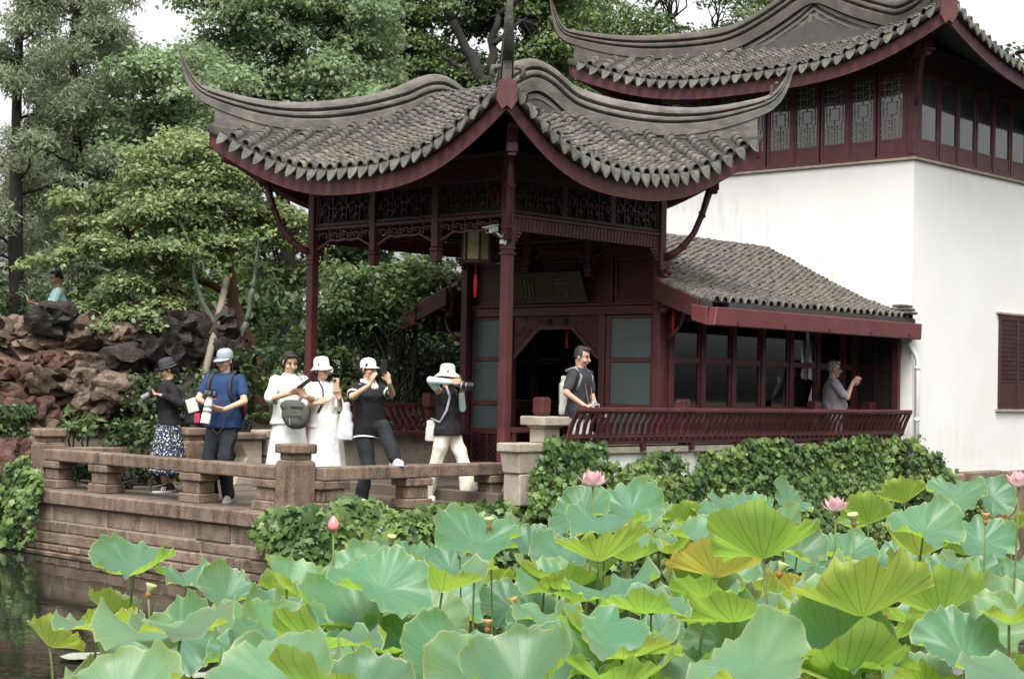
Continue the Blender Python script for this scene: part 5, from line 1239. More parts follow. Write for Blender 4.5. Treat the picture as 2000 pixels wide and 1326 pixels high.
bl3 = thing('boulder', 'pale upright rock leaning on the far left stone post', 'rock', at(62, 930, 20.9)); put_rock(68, 895, 20.9, .22, bl3, [2], (.9, .9, 1.6))
# soil hill that carries the rocks and trees
hm = MB(); vs = []; fs = []; NN = 30
for j in range(NN+1):
    for i in range(NN+1):
        xx = 9.5+i*1.4; yy = 19.6+j*1.3; c = Vector((14.0, 24.5, 0)); d = ((xx-c.x)/7.5)**2+((yy-c.y)/5.0)**2
        vs.append((xx, yy, -.5+2.3*math.exp(-d*.9)+.25*noise.noise((xx*.6, yy*.6, 2))))
for j in range(NN):
    for i in range(NN): fs.append((j*(NN+1)+i, j*(NN+1)+i+1, (j+1)*(NN+1)+i+1, (j+1)*(NN+1)+i))
tag(hm.add(vs, fs).build('hill', soil, smooth=True), kind='structure')
# ------------------------------------------------------------------ trees and shrubs
bark_d = mat('bark_dark', (.022,.018,.014), (.011,.009,.008), scale=8, rough=.9, bump=.8, bscale=25, stretch=(1,1,.3))
bark_o = mat('bark_orange', (.19,.095,.045), (.085,.042,.022), scale=5, rough=.85, bump=.7, bscale=18, stretch=(1,1,.25), streak=((.05,.035,.025), .7, (5,5,1), .55))
bark_g = mat('bark_lichen', (.10,.115,.088), (.035,.038,.03), scale=6, rough=.9, bump=.6, bscale=25, stretch=(1,1,.4))
pole_m = mat('prop_pole', (.22,.185,.14), (.14,.115,.085), scale=4, rough=.8, bump=.4, bscale=30, stretch=(1,1,.2))
L_dark = leaf_mat('leaf_dark', (.02,.04,.016), (.075,.125,.04), trans=.25)
L_mid = leaf_mat('leaf_mid', (.04,.075,.03), (.17,.24,.09), trans=.35)
L_fresh = leaf_mat('leaf_fresh', (.07,.115,.06), (.29,.38,.20), trans=.38)
L_yel = leaf_mat('leaf_yellow_green', (.05,.08,.032), (.29,.355,.155), trans=.35)
L_grey = leaf_mat('leaf_grey_green', (.075,.095,.06), (.26,.31,.18), trans=.3)
rhomb = np.array([(0, 0, 0), (.30, .42, .06), (0, 1, -.08), (-.30, .42, .06)]); rhf = [(0, 1, 2, 3)]
needle = np.array([(0, 0, 0), (.12, .5, .02), (0, 1, 0), (-.12, .5, .02)])
def crown_mesh(clumps, mt, leaf, dens, seed, shape=rhomb, flat=.6, gap=.0, spread=.55):
    """clumps: (x,y,z,rx,rz) ellipsoids of foliage; leaves on and in each, denser at the outside and on top"""
    g = np.random.default_rng(seed); PP = []; NN_ = []; SS = []; VV = []
    for (cx, cy, cz, rx, rz) in clumps:
        n = max(6, int(dens*rx*rx*(.5+rz/rx)))
        u = g.normal(size=(n, 3)); u /= np.linalg.norm(u, axis=1, keepdims=True)
        u[:, 2] = np.where(u[:, 2] < -.3, -u[:, 2]*.6, u[:, 2])
        r = g.uniform(.35, 1, n)**.55*(1+.25*g.normal(size=n)*.5)
        tone = g.normal(0, .12); P = np.array([cx, cy, cz])+u*r[:, None]*np.array([rx, rx, rz])
        N = u*.5+np.array([0, 0, flat])+g.normal(0, spread, (n, 3)); PP.append(P); NN_.append(N)
        SS.append(leaf*g.uniform(.6, 1.3, n)); VV.append(np.clip(.5+tone+g.normal(0, .22, n), 0, 1))
    P = np.concatenate(PP); N = np.concatenate(NN_); N /= np.linalg.norm(N, axis=1, keepdims=True)
    V, F_, vr = scatter(P, N, np.concatenate(SS), np.concatenate(VV), shape, rhf, droop=.15, jitter=.15, rngx=g)
    return np_mesh('crown', V, F_, mt, 4, vr)
def limb(pts, r0, r1, n=7):
    k = len(pts); return MB().tube(pts, [r0+(r1-r0)*(i/(k-1))**.8 for i in range(k)], n)
def wander(a, b, n, amp, seed):
    q = random.Random(seed); a, b = Vector(a), Vector(b); L = (b-a).length; o = []
    for i in range(n+1):
        t = i/n; p = a.lerp(b, t)
        if 0 < i < n: p += Vector((q.gauss(0, amp), q.gauss(0, amp), q.gauss(0, amp*.6)))*L
        o.append(p)
    return o
def tree(label, base, trunk_top, r0, r1, limbs, clumps, mt, leaf, dens, seed, bark=None, group=None, shape=rhomb, name='tree', flat=.6, twigs=True, spread=.55, trunk_pts=None):
    t = thing(name, label, 'tree', base, group); bark = bark or bark_d
    tp = trunk_pts or wander(base, trunk_top, 6, .02, seed)
    tr = limb(tp, r0, r1, 9).build('trunk', bark, t, smooth=True)
    mm = MB(); q = random.Random(seed+1)
    for (a, b, ra, rb) in limbs: mm2 = limb(wander(a, b, 5, .022, q.random()), ra, rb, 6); mm2.build('limb', bark, t, smooth=True)
    if twigs:
        src = [Vector(p) for p in tp[2:]]+[Vector(b) for a, b, _, _ in limbs]+[(Vector(a)+Vector(b))/2 for a, b, _, _ in limbs]
        for c in clumps:
            c_ = Vector(c[:3]); s_ = min(src, key=lambda p: (p-c_).length)
            if (s_-c_).length < 4.5: limb(wander(s_, c_, 4, .05, q.random()), .028, .008, 5).v and mm.add(*(lambda z: (z.v, z.f))(limb(wander(s_, c_, 4, .05, q.random()), .03, .008, 5)))
        if mm.v: tag(mm.build('twigs', bark, t, smooth=True), kind='stuff')
    o = bpy.data.objects.new('crown', crown_mesh(clumps, mt, leaf, dens, seed, shape, flat, spread=spread)); link(o, t); tag(o, kind='stuff')
    return t
def cl_px(specs, seed, jit=.35, grow=1.0):
    """clumps from (x, y, depth, radius, flatness) with depth scatter"""
    q = random.Random(seed); o = []
    for x, y, D, r, fl in specs:
        p = at(x, y, D+q.uniform(-jit, jit)); r *= grow; o.append((p.x, p.y, p.z, r, r*fl))
    return o
def fill(x0, x1, y0, y1, D, r, n, seed, test=None, fl=.7, dj=1.6):
    q = random.Random(seed); o = []; tries = 0
    while len(o) < n and tries < n*40:
        tries += 1; x, y = q.uniform(x0, x1), q.uniform(y0, y1)
        if test and not test(x, y): continue
        p = at(x, y, D+q.uniform(-dj, dj)); rr_ = r*q.uniform(.6, 1.25); o.append((p.x, p.y, p.z, rr_, rr_*fl))
    return o
gz = lambda x, D: at(x, 800, D)
def gp_(x, D, z=0): p = at(x, 760, D); return Vector((p.x, p.y, z))
# --- tall feathery conifers at the left
def conifer(label, x, D, top, halfw, seed, z0=.6):
    q = random.Random(seed); b = gp_(x, D, z0); tp = at(x+10, top, D); limbs = []; clumps = []; H = tp.z-b.z
    for k in range(34):
        h = b.z+H*(.22+.78*(k+.5)/34); f = 1-(.75*(h-b.z)/H)**2.2; L = halfw*f*q.uniform(.5, 1.1); a = q.uniform(0, 6.28)
        s_ = Vector((b.x+(tp.x-b.x)*(h-b.z)/H, b.y+(tp.y-b.y)*(h-b.z)/H, h)); e = s_+Vector((math.cos(a)*L, math.sin(a)*L, L*.35))
        limbs.append((s_, e, .035, .01))
        for m_ in range(3): tt = .45+.27*m_; p = s_.lerp(e, tt); clumps.append((p.x+q.gauss(0, .12), p.y+q.gauss(0, .12), p.z+q.uniform(-.1, .25), q.uniform(.28, .5), q.uniform(.3, .5)))
    return tree(label, b, tp, .2, .05, limbs, clumps, L_grey, .13, 1150, seed, bark_d, 'tall conifers at the left', needle, 'conifer', flat=.3, twigs=False, spread=.9)
conifer('tall thin grey-green conifer at the far left edge', 30, 31, -120, 1.35, 1)
conifer('tall grey-green conifer second from the left edge', 150, 33, -60, 1.3, 2)
conifer('shorter conifer partly hidden behind the far left pair', 95, 36, 120, 1.3, 3)
conifer('slim conifer just left of the patch of open sky', 195, 35, 20, 1.0, 4)
# --- mid-green broadleaf left of the pavilion roof
def hump(cx, cy, rx, ry): return lambda x, y: ((x-cx)/rx)**2+((y-cy)/ry)**2 < 1
b = gp_(330, 33, .8)
tree('leafy green tree behind the left roof tip of the pavilion', b, at(340, 200, 33), .22, .07, [(at(335, 420, 33), at(270, 260, 33), .08, .03), (at(336, 380, 33), at(430, 220, 33), .08, .03)],
     fill(220, 480, 110, 470, 33, .62, 84, 21, hump(345, 290, 150, 205)), L_fresh, .115, 1000, 21)
b = gp_(560, 36, .6)
tree('dense green tree rising above the left slope of the pavilion roof', b, at(560, 100, 36), .26, .08, [(at(560, 300, 36), at(470, 120, 36), .1, .04), (at(560, 260, 36), at(660, 90, 36), .1, .04)],
     fill(390, 760, -60, 340, 36, .75, 120, 22, hump(560, 130, 215, 235)), L_fresh, .125, 850, 22)
# --- big camphor with dark trunk behind the roof ridge
T0 = at(955, 250, 38); tb = Vector((T0.x, T0.y, .6))
lm_ = [(at(948, 175, 38), at(885, 40, 38), .2, .09), (at(885, 40, 38), at(840, -30, 38), .08, .04), (at(952, 150, 38), at(975, 30, 38), .15, .07), (at(975, 30, 38), at(1060, -40, 38), .08, .04), (at(945, 165, 38), at(880, 120, 38), .09, .04), (at(960, 90, 38), at(1020, 40, 38), .09, .04), (at(880, 120, 38), at(800, 90, 38.3), .05, .02), (at(885, 40, 38), at(930, -40, 38), .06, .03)]
def camf(x, y): return not (hump(1000, 75, 45, 40)(x, y)) and not (hump(915, 100, 28, 22)(x, y))
tree('great camphor tree with dark forked trunk behind the pavilion ridge', tb, at(950, 150, 38), .34, .24, lm_, fill(640, 1150, -70, 215, 39.6, .66, 235, 23, camf, dj=1.5), L_mid, .12, 700, 23)
# --- lighter trees behind the tower's left roof
for k, (x0, x1, lb) in enumerate(((1040, 1330, 'light green tree showing sky through its crown behind the tower roof tip'), (1270, 1530, 'airy tree behind the long ridge of the tower roof'))):
    b = gp_((x0+x1)/2, 44, .6)
    tree(lb, b, at((x0+x1)/2, 60, 44), .25, .07, [(at((x0+x1)/2, 180, 44), at(x0+40, 40, 44), .09, .03), (at((x0+x1)/2, 150, 44), at(x1-40, 0, 44), .09, .03)],
         fill(x0, x1, -80, 210, 44, .60, 90, 25+k, lambda x, y: y < 60 or x < 1250 or True, dj=1.5), L_mid, .12, 420, 25+k)
# --- the layered yellow-green tree in front of the rockery
b = at(515, 800, 25.6); b.z = -.05
tp_ = [b, at(505, 740, 25.5), at(482, 660, 25.4), at(455, 590, 25.3), at(448, 500, 25.3), at(460, 420, 25.3)]
yl = [(at(470, 640, 25.4), at(330, 560, 24.6), .05, .02), (at(455, 580, 25.3), at(250, 470, 24.8), .07, .02), (at(450, 500, 25.3), at(330, 380, 25), .07, .02), (at(455, 450, 25.3), at(420, 320, 25.3), .06, .02), (at(450, 480, 25.3), at(560, 400, 25.6), .06, .02), (at(330, 560, 24.6), at(180, 640, 24.0), .03, .012), (at(250, 470, 24.8), at(90, 510, 24.2), .03, .012)]
yc = [(90,515,24.2,.30,.4),(50,522,24,.16,.4),(140,500,24.2,.3,.45),(180,470,24.3,.36,.5),(150,440,24.5,.3,.5),(140,400,24.6,.30,.5),(130,385,24.8,.24,.5),(230,440,24.4,.36,.5),(290,420,24.5,.42,.5),(250,395,24.7,.4,.5),(210,380,24.8,.3,.5),(200,480,24.2,.3,.5),(240,500,24.1,.36,.45),(300,495,24,.40,.4),(340,490,24,.34,.4),(270,510,24,.32,.4),(330,400,24.8,.45,.5),(290,350,25,.4,.55),(350,330,25.1,.45,.55),(300,310,25.3,.36,.6),(400,300,25.3,.42,.6),(380,360,25.1,.45,.55),(430,340,25.3,.42,.55),(350,280,25.5,.36,.6),(480,360,25.4,.4,.55),(420,400,25,.42,.5),(470,420,25.2,.4,.5),(400,440,24.8,.4,.5),(350,450,24.6,.38,.5),(520,420,25.5,.42,.55),(560,440,25.7,.4,.6),(590,480,25.9,.36,.6),(540,480,25.6,.4,.55),(500,460,25.2,.36,.5),(440,480,24.9,.36,.5),(400,510,24.6,.36,.5),(350,540,24.4,.34,.5),(300,560,24.2,.36,.5),(250,560,24.1,.34,.5),(210,590,24,.3,.45),(160,610,23.9,.28,.4),(130,660,23.6,.2,.4),(165,655,23.6,.26,.4),(210,645,23.7,.30,.4),(260,620,23.9,.34,.45),(320,600,24.1,.32,.45),(300,645,23.8,.28,.4),(370,600,24.5,.3,.5),(250,665,23.7,.22,.4),(560,540,25.8,.36,.6),(520,530,25.6,.3,.6),(590,560,26,.36,.6)]
tree('layered yellow-green tree with orange trunk leaning over the rockery', b, None, .15, .06, yl, cl_px(yc, 31, .25, 1.22), L_yel, .085, 3600, 31, bark_o, flat=.9, trunk_pts=tp_)
b = at(458, 770, 24.0); b.z = 0
tp_ = [b, at(453, 715, 24), at(444, 672, 24), at(418, 632, 23.9), at(396, 592, 23.9), at(380, 545, 24), at(372, 480, 24.2), at(350, 430, 24.3)]
tree('slender lichen-grey tree with a V fork behind the man in blue', b, None, .075, .014, [(at(452, 700, 24), at(482, 630, 24.1), .055, .045), (at(482, 630, 24.1), at(494, 565, 24.2), .045, .034), (at(494, 565, 24.2), at(505, 460, 24.4), .034, .012)], cl_px([(372,470,24.2,.34,.6),(350,430,24.2,.34,.6),(505,470,24.4,.34,.6),(385,520,24,.3,.6),(420,540,24.1,.3,.6),(490,520,24.2,.32,.6),(530,560,24.3,.3,.6)], 33), L_mid, .11, 500, 33, bark_g, trunk_pts=tp_, twigs=False)
pp = thing('prop_pole', 'long grey wooden pole propping the leaning tree', 'pole', at(382, 860, 22.9)); a_, b_ = at(378, 830, 22.9), at(443, 545, 24.4); a_ = a_-(b_-a_)*.12
MB().tube([a_, a_.lerp(b_, .5), b_], [.062, .055, .048], 10).build('pole', pole_m, pp, smooth=True); MB().tube([a_.lerp(b_, .93), a_.lerp(b_, .955)], .056, 8).build('binding', bark_g, pp)
# --- shrubs and low trees seen through the pavilion
def shrub(label, x0, x1, y0, y1, D, r, n, mt, leaf, dens, seed, group=None, fl=.7, dj=.5, name='shrub', test=None):
    xm = (x0+x1)/2; b = gp_(xm, D, 0); t = thing(name, label, 'shrub', b, group)
    cl = fill(x0, x1, y0, y1, D, r, n, seed, test, fl, dj); mm = MB(); q = random.Random(seed)
    for c in cl[::2]: mm.add(*(lambda z: (z.v, z.f))(limb(wander(b+Vector((q.uniform(-.2, .2), q.uniform(-.2, .2), 0)), c[:3], 4, .05, q.random()), .03, .008, 5)))
    tag(mm.build('stems', bark_d, t, smooth=True), kind='stuff')
    o = bpy.data.objects.new('foliage', crown_mesh(cl, mt, leaf, dens, seed)); link(o, t); tag(o, kind='stuff'); return t
shrub('glossy camellia-like bush seen between the left columns', 640, 880, 520, 640, 24.5, .36, 34, L_mid, .095, 1500, 41)
shrub('dark shrub filling the lower half behind the pavilion bench', 600, 900, 640, 830, 25.0, .45, 34, L_dark, .10, 1000, 42)
shrub('green bush with upright shoots behind the woman in white', 560, 700, 690, 840, 23.8, .34, 16, L_mid, .10, 480, 43)
shrub('rounded dark bush at the foot of the rockery', 215, 320, 830, 880, 20.9, .2, 16, L_dark, .08, 900, 44, dj=.25)
shrub('low grassy tuft beside the left stone post', 125, 180, 815, 850, 21.8, .16, 8, L_mid, .13, 700, 45, dj=.2)
shrub('low greenery under the back rail of the terrace', 130, 330, 905, 945, 19.9, .16, 20, L_dark, .07, 800, 46, dj=.15)
shrub('dark ferny growth filling the gap left of the first stone post', -30, 70, 800, 870, 21.8, .26, 14, L_dark, .09, 700, 55, dj=.3)
shrub('dark evergreen hiding the foot of the white garden wall', 545, 705, 618, 740, 27, .42, 22, L_dark, .10, 700, 56, dj=.4)
shrub('dark leafy growth in the mouth of the rock cave', 255, 400, 730, 835, 22.7, .24, 20, L_dark, .09, 800, 57, dj=.35)  # foliage added to stand for the dark of the cave
shrub('young green shrub behind the man in blue', 455, 520, 690, 830, 22.4, .25, 12, L_dark, .09, 700, 47, dj=.3)
tree('conifer standing just outside the right edge, one sprig over the tower eave', gp_(2330, 22, -.1), at(2330, -100, 22), .2, .08, [(at(2330, 60, 22), at(1985, 105, 21.5), .05, .01)], cl_px([(1985,100,21.5,.13,.7),(2000,120,21.5,.13,.7),(2020,95,21.5,.18,.7),(2060,80,21.6,.3,.7),(2150,60,21.8,.5,.7),(2300,-60,22,.9,.7),(2400,40,22,.9,.7)], 48, .1), L_mid, .10, 700, 48)
shrub('dark evergreen between the pavilion and the cabin on the far side', 780, 905, 600, 720, 27, .5, 16, L_dark, .12, 420, 49)
# dark woodland far behind everything on the left
wd_ = bpy.data.objects.new('woodland', crown_mesh(fill(-80, 960, 380, 830, 40, 1.1, 120, 51, None, .8, 2.5), L_dark, .24, 150, 51)); link(wd_); tag(wd_, 'dark mass of far woodland behind the garden', 'woodland', kind='stuff')
wd2 = bpy.data.objects.new('woodland', crown_mesh(fill(-80, 640, 560, 840, 31, .7, 90, 52, None, .8, 1.5), L_dark, .16, 220, 52)); link(wd2); tag(wd2, 'dark undergrowth behind the rockery', 'undergrowth', kind='stuff')
gw = thing('garden_wall', 'stretch of white garden wall glimpsed through the foliage left of the pavilion column', 'wall', gp_(620, 30, 0))
c0 = at(592, 575, 30); c1 = at(665, 578, 30); MB().box((0, 0, 0), ((c1-c0).length, .2, 3.2), Matrix.Translation((c0.x, c0.y, 0)) @ Matrix.Rotation(math.atan2(c1.y-c0.y, c1.x-c0.x), 4, 'Z')).build('plaster', white, gw)
MB().box((-.1, -.15, 3.2), ((c1-c0).length+.1, .35, 3.3), Matrix.Translation((c0.x, c0.y, 0)) @ Matrix.Rotation(math.atan2(c1.y-c0.y, c1.x-c0.x), 4, 'Z')).build('tile_cap', pan_m, gw)

# trees on the bank across the pond, behind the viewer: they show in the window panes and the water
def far_fill(n, seed):
    q = random.Random(seed); o = []
    while len(o) < n:
        a = math.radians(q.uniform(118, 330)); R_ = q.uniform(26, 40); x, y = R_*math.cos(a), R_*math.sin(a); 
        r_ = q.uniform(1.6, 3.0); o.append((x, y, q.uniform(.5, 11)**1.0, r_, r_*.8))
    return o
wd3 = bpy.data.objects.new('woodland', crown_mesh(far_fill(420, 61), L_mid, .6, 26, 61)); link(wd3); tag(wd3, 'trees on the opposite bank of the pond, seen only as reflections', 'woodland', kind='stuff')
# ------------------------------------------------------------------ people
DEFER = []
def remeshed(mb, name, mt, parent, world, voxel=.009, smooth=3, fac=.5):
    me = mb.mesh(name, mt, True, recalc=True); o = bpy.data.objects.new(name, me); link(o, parent, world)
    r = o.modifiers.new('r', 'REMESH'); r.mode = 'VOXEL'; r.voxel_size = voxel; r.use_smooth_shade = True
    s_ = o.modifiers.new('s', 'SMOOTH'); s_.iterations = smooth; s_.factor = fac
    DEFER.append(o); return o
def bake_deferred():
    bpy.context.view_layer.update(); dg = bpy.context.evaluated_depsgraph_get()
    for o in DEFER:
        me = bpy.data.meshes.new_from_object(o.evaluated_get(dg)); mt = o.data.materials[0]; o.modifiers.clear(); o.data = me
        if o.get('fold'):                        # soft creases in cloth
            am = o['fold']; n = len(me.vertices); co = np.empty(n*3, np.float32); no = np.empty(n*3, np.float32); me.vertices.foreach_get('co', co); me.vertices.foreach_get('normal', no)
            co = co.reshape(-1, 3); no = no.reshape(-1, 3); sd_ = sum(map(ord, o.name)) % 97
            d = np.array([(1-abs(noise.noise((x*11+sd_, y*11, z*5.5+x*4)))*2.4)*.6+noise.noise((x*5, y*5+sd_, z*9))*.8 for x, y, z in co])
            co += no*(d*am)[:, None]; me.vertices.foreach_set('co', co.ravel()); me.update(); del o['fold']
        if not me.materials: me.materials.append(mt)
    DEFER.clear()
def cap(mb, a, b, ra, rb, n=10):
    a, b = Vector(a), Vector(b); d = b-a; L = max(d.length, 1e-4); d /= L; pr = []
    for k in range(4): t = -math.pi/2+(k+.25)*math.pi/8; pr.append((ra*math.cos(t), ra*math.sin(t)))
    for k in range(5): pr.append((ra+(rb-ra)*k/4, L*k/4))
    for k in range(4): t = (k+.75)*math.pi/8; pr.append((rb*math.cos(t), L+rb*math.sin(t)))
    x = d.orthogonal().normalized(); y = d.cross(x)
    M = Matrix(((x.x, y.x, d.x, a.x), (x.y, y.y, d.y, a.y), (x.z, y.z, d.z, a.z), (0, 0, 0, 1)))
    mb.lathe(pr, n, M); return mb
def loft(mb, secs, n=24, pleat=0, pn=12, close=True, tilt=None):
    """secs: (x,y,z,rx,ry)"""
    vs = []; fs = []
    for j, (x, y, z, rx, ry) in enumerate(secs):
        for k in range(n):
            a = 2*math.pi*k/n; m_ = 1+pleat*(j/max(1, len(secs)-1))*math.sin(pn*a+.7*math.sin(3*a)); vs.append((x+rx*m_*math.cos(a), y+ry*m_*math.sin(a), z))
    for j in range(len(secs)-1):
        for k in range(n): fs.append((j*n+k, j*n+(k+1) % n, (j+1)*n+(k+1) % n, (j+1)*n+k))
    if close: fs += [tuple(range(n))[::-1], tuple(range((len(secs)-1)*n, len(secs)*n))]
    return mb.add(vs, fs)
def ik(S, T, l1, l2, pole):
    d = T-S; L = min(d.length, (l1+l2)*.995); d = d.normalized(); T = S+d*L
    a = (l1*l1-l2*l2+L*L)/(2*L); h = math.sqrt(max(l1*l1-a*a, 0)); p = pole-d*pole.dot(d); p.normalize()
    return S+d*a+p*h, T
def cloth(name, c, c2=None, rough=.8, **k): return mat(name, c, c2 or tuple(v*.82 for v in c), scale=k.pop('scale', 7), rough=rough, bump=k.pop('bump', .5), bscale=k.pop('bscale', 14), spec=.2, **k)
skin = mat('skin', (.52,.32,.225), (.46,.27,.19), scale=6, rough=.5, spec=.35, bump=.03, bscale=60)
skin2 = mat('skin_tan', (.42,.25,.17), (.37,.21,.14), scale=6, rough=.5, spec=.35)
hair_m = mat('hair_black', (.016,.012,.011), (.008,.006,.006), scale=60, rough=.4, bump=.6, bscale=120, stretch=(1,1,.2)); hair_g = mat('hair_grey', (.32,.31,.3), (.17,.165,.16), scale=50, rough=.6, bump=.5, bscale=120); hair_s = mat('hair_salt', (.06,.058,.058), (.022,.02,.02), scale=45, rough=.5, bump=.6, bscale=120)
eye_m = mat('eye_dark', (.02,.014,.012), rough=.2); lip_m = mat('lips', (.42,.17,.14), rough=.45)
c_black = cloth('black_cloth', (.016,.016,.018)); c_char = cloth('charcoal_cloth', (.045,.045,.052)); c_blue = cloth('blue_cloth', (.019,.046,.115)); c_navy = cloth('dark_trousers', (.018,.022,.026))
c_white = cloth('white_cloth', (.80,.79,.76), (.72,.70,.67)); c_cream = cloth('cream_cloth', (.72,.66,.56), (.62,.56,.47)); c_lilac = cloth('grey_polo', (.26,.245,.28)); c_mint = cloth('mint_sleeve', (.60,.76,.74), bump=.2)
c_lines = cloth('lined_white', (.78,.77,.73), streak=((.25,.22,.18), .55, (45, 45, 2.5), .60)); c_light = cloth('pale_trousers', (.50,.52,.55)); c_cyan = cloth('cyan_white_shirt', (.70,.80,.80), (.16,.55,.62), scale=2.2)
rubber = mat('shoe_white', (.74,.73,.7), (.6,.59,.56), scale=15, rough=.6); sho_b = mat('shoe_black', (.02,.02,.022), rough=.5); sho_br = mat('shoe_brown', (.26,.13,.06), rough=.5)
plastic_k = mat('camera_black', (.012,.012,.013), (.02,.02,.021), scale=30, rough=.35, spec=.5); lens_w = mat('lens_white', (.62,.61,.58), rough=.4); lens_g = mat('lens_grey', (.16,.16,.165), rough=.4); metal_m = mat('camera_silver', (.5,.5,.5), rough=.3, metal=.6); glass_k = mat('lens_glass', (.01,.01,.016), rough=.05, spec=.8)
strap_m = mat('strap_dark', (.03,.028,.03), rough=.7); strap_br = mat('strap_brown', (.20,.10,.05), rough=.6); strap_g = mat('strap_grey', (.33,.33,.33), rough=.8); olive = cloth('olive_bag', (.075,.08,.068)); red_c = mat('red_cloth', (.45,.03,.08), rough=.7); offw = cloth('offwhite_bag', (.62,.6,.54))
fl = mat('floral_cloth', (.015,.022,.06), (.012,.018,.045), rough=.8)
def _floral():
    n = fl.node_tree.nodes; l = fl.node_tree.links; b = n['Principled BSDF']; tc = n.new('ShaderNodeTexCoord'); col_ = None
    prev = b.inputs['Base Color'].links[0].from_socket
    for sc, th, c, off in ((26, .28, (.62, .62, .55), 0), (34, .22, (.48, .42, .10), 3.3), (30, .25, (.12, .2, .32), 7.7)):
        mp = n.new('ShaderNodeMapping'); mp.inputs['Location'].default_value = (off, off*2, off); l.new(tc.outputs['Object'], mp.inputs[0])
        v = n.new('ShaderNodeTexVoronoi'); v.inputs['Scale'].default_value = sc; l.new(mp.outputs[0], v.inputs['Vector']); lt = n.new('ShaderNodeMath'); lt.operation = 'LESS_THAN'; lt.inputs[1].default_value = th; l.new(v.outputs['Distance'], lt.inputs[0])
        mx = n.new('ShaderNodeMix'); mx.data_type = 'RGBA'; l.new(lt.outputs[0], mx.inputs[0]); l.new(prev, mx.inputs[6]); mx.inputs[7].default_value = (*c, 1); prev = mx.outputs[2]
    l.new(prev, b.inputs['Base Color'])
_floral()

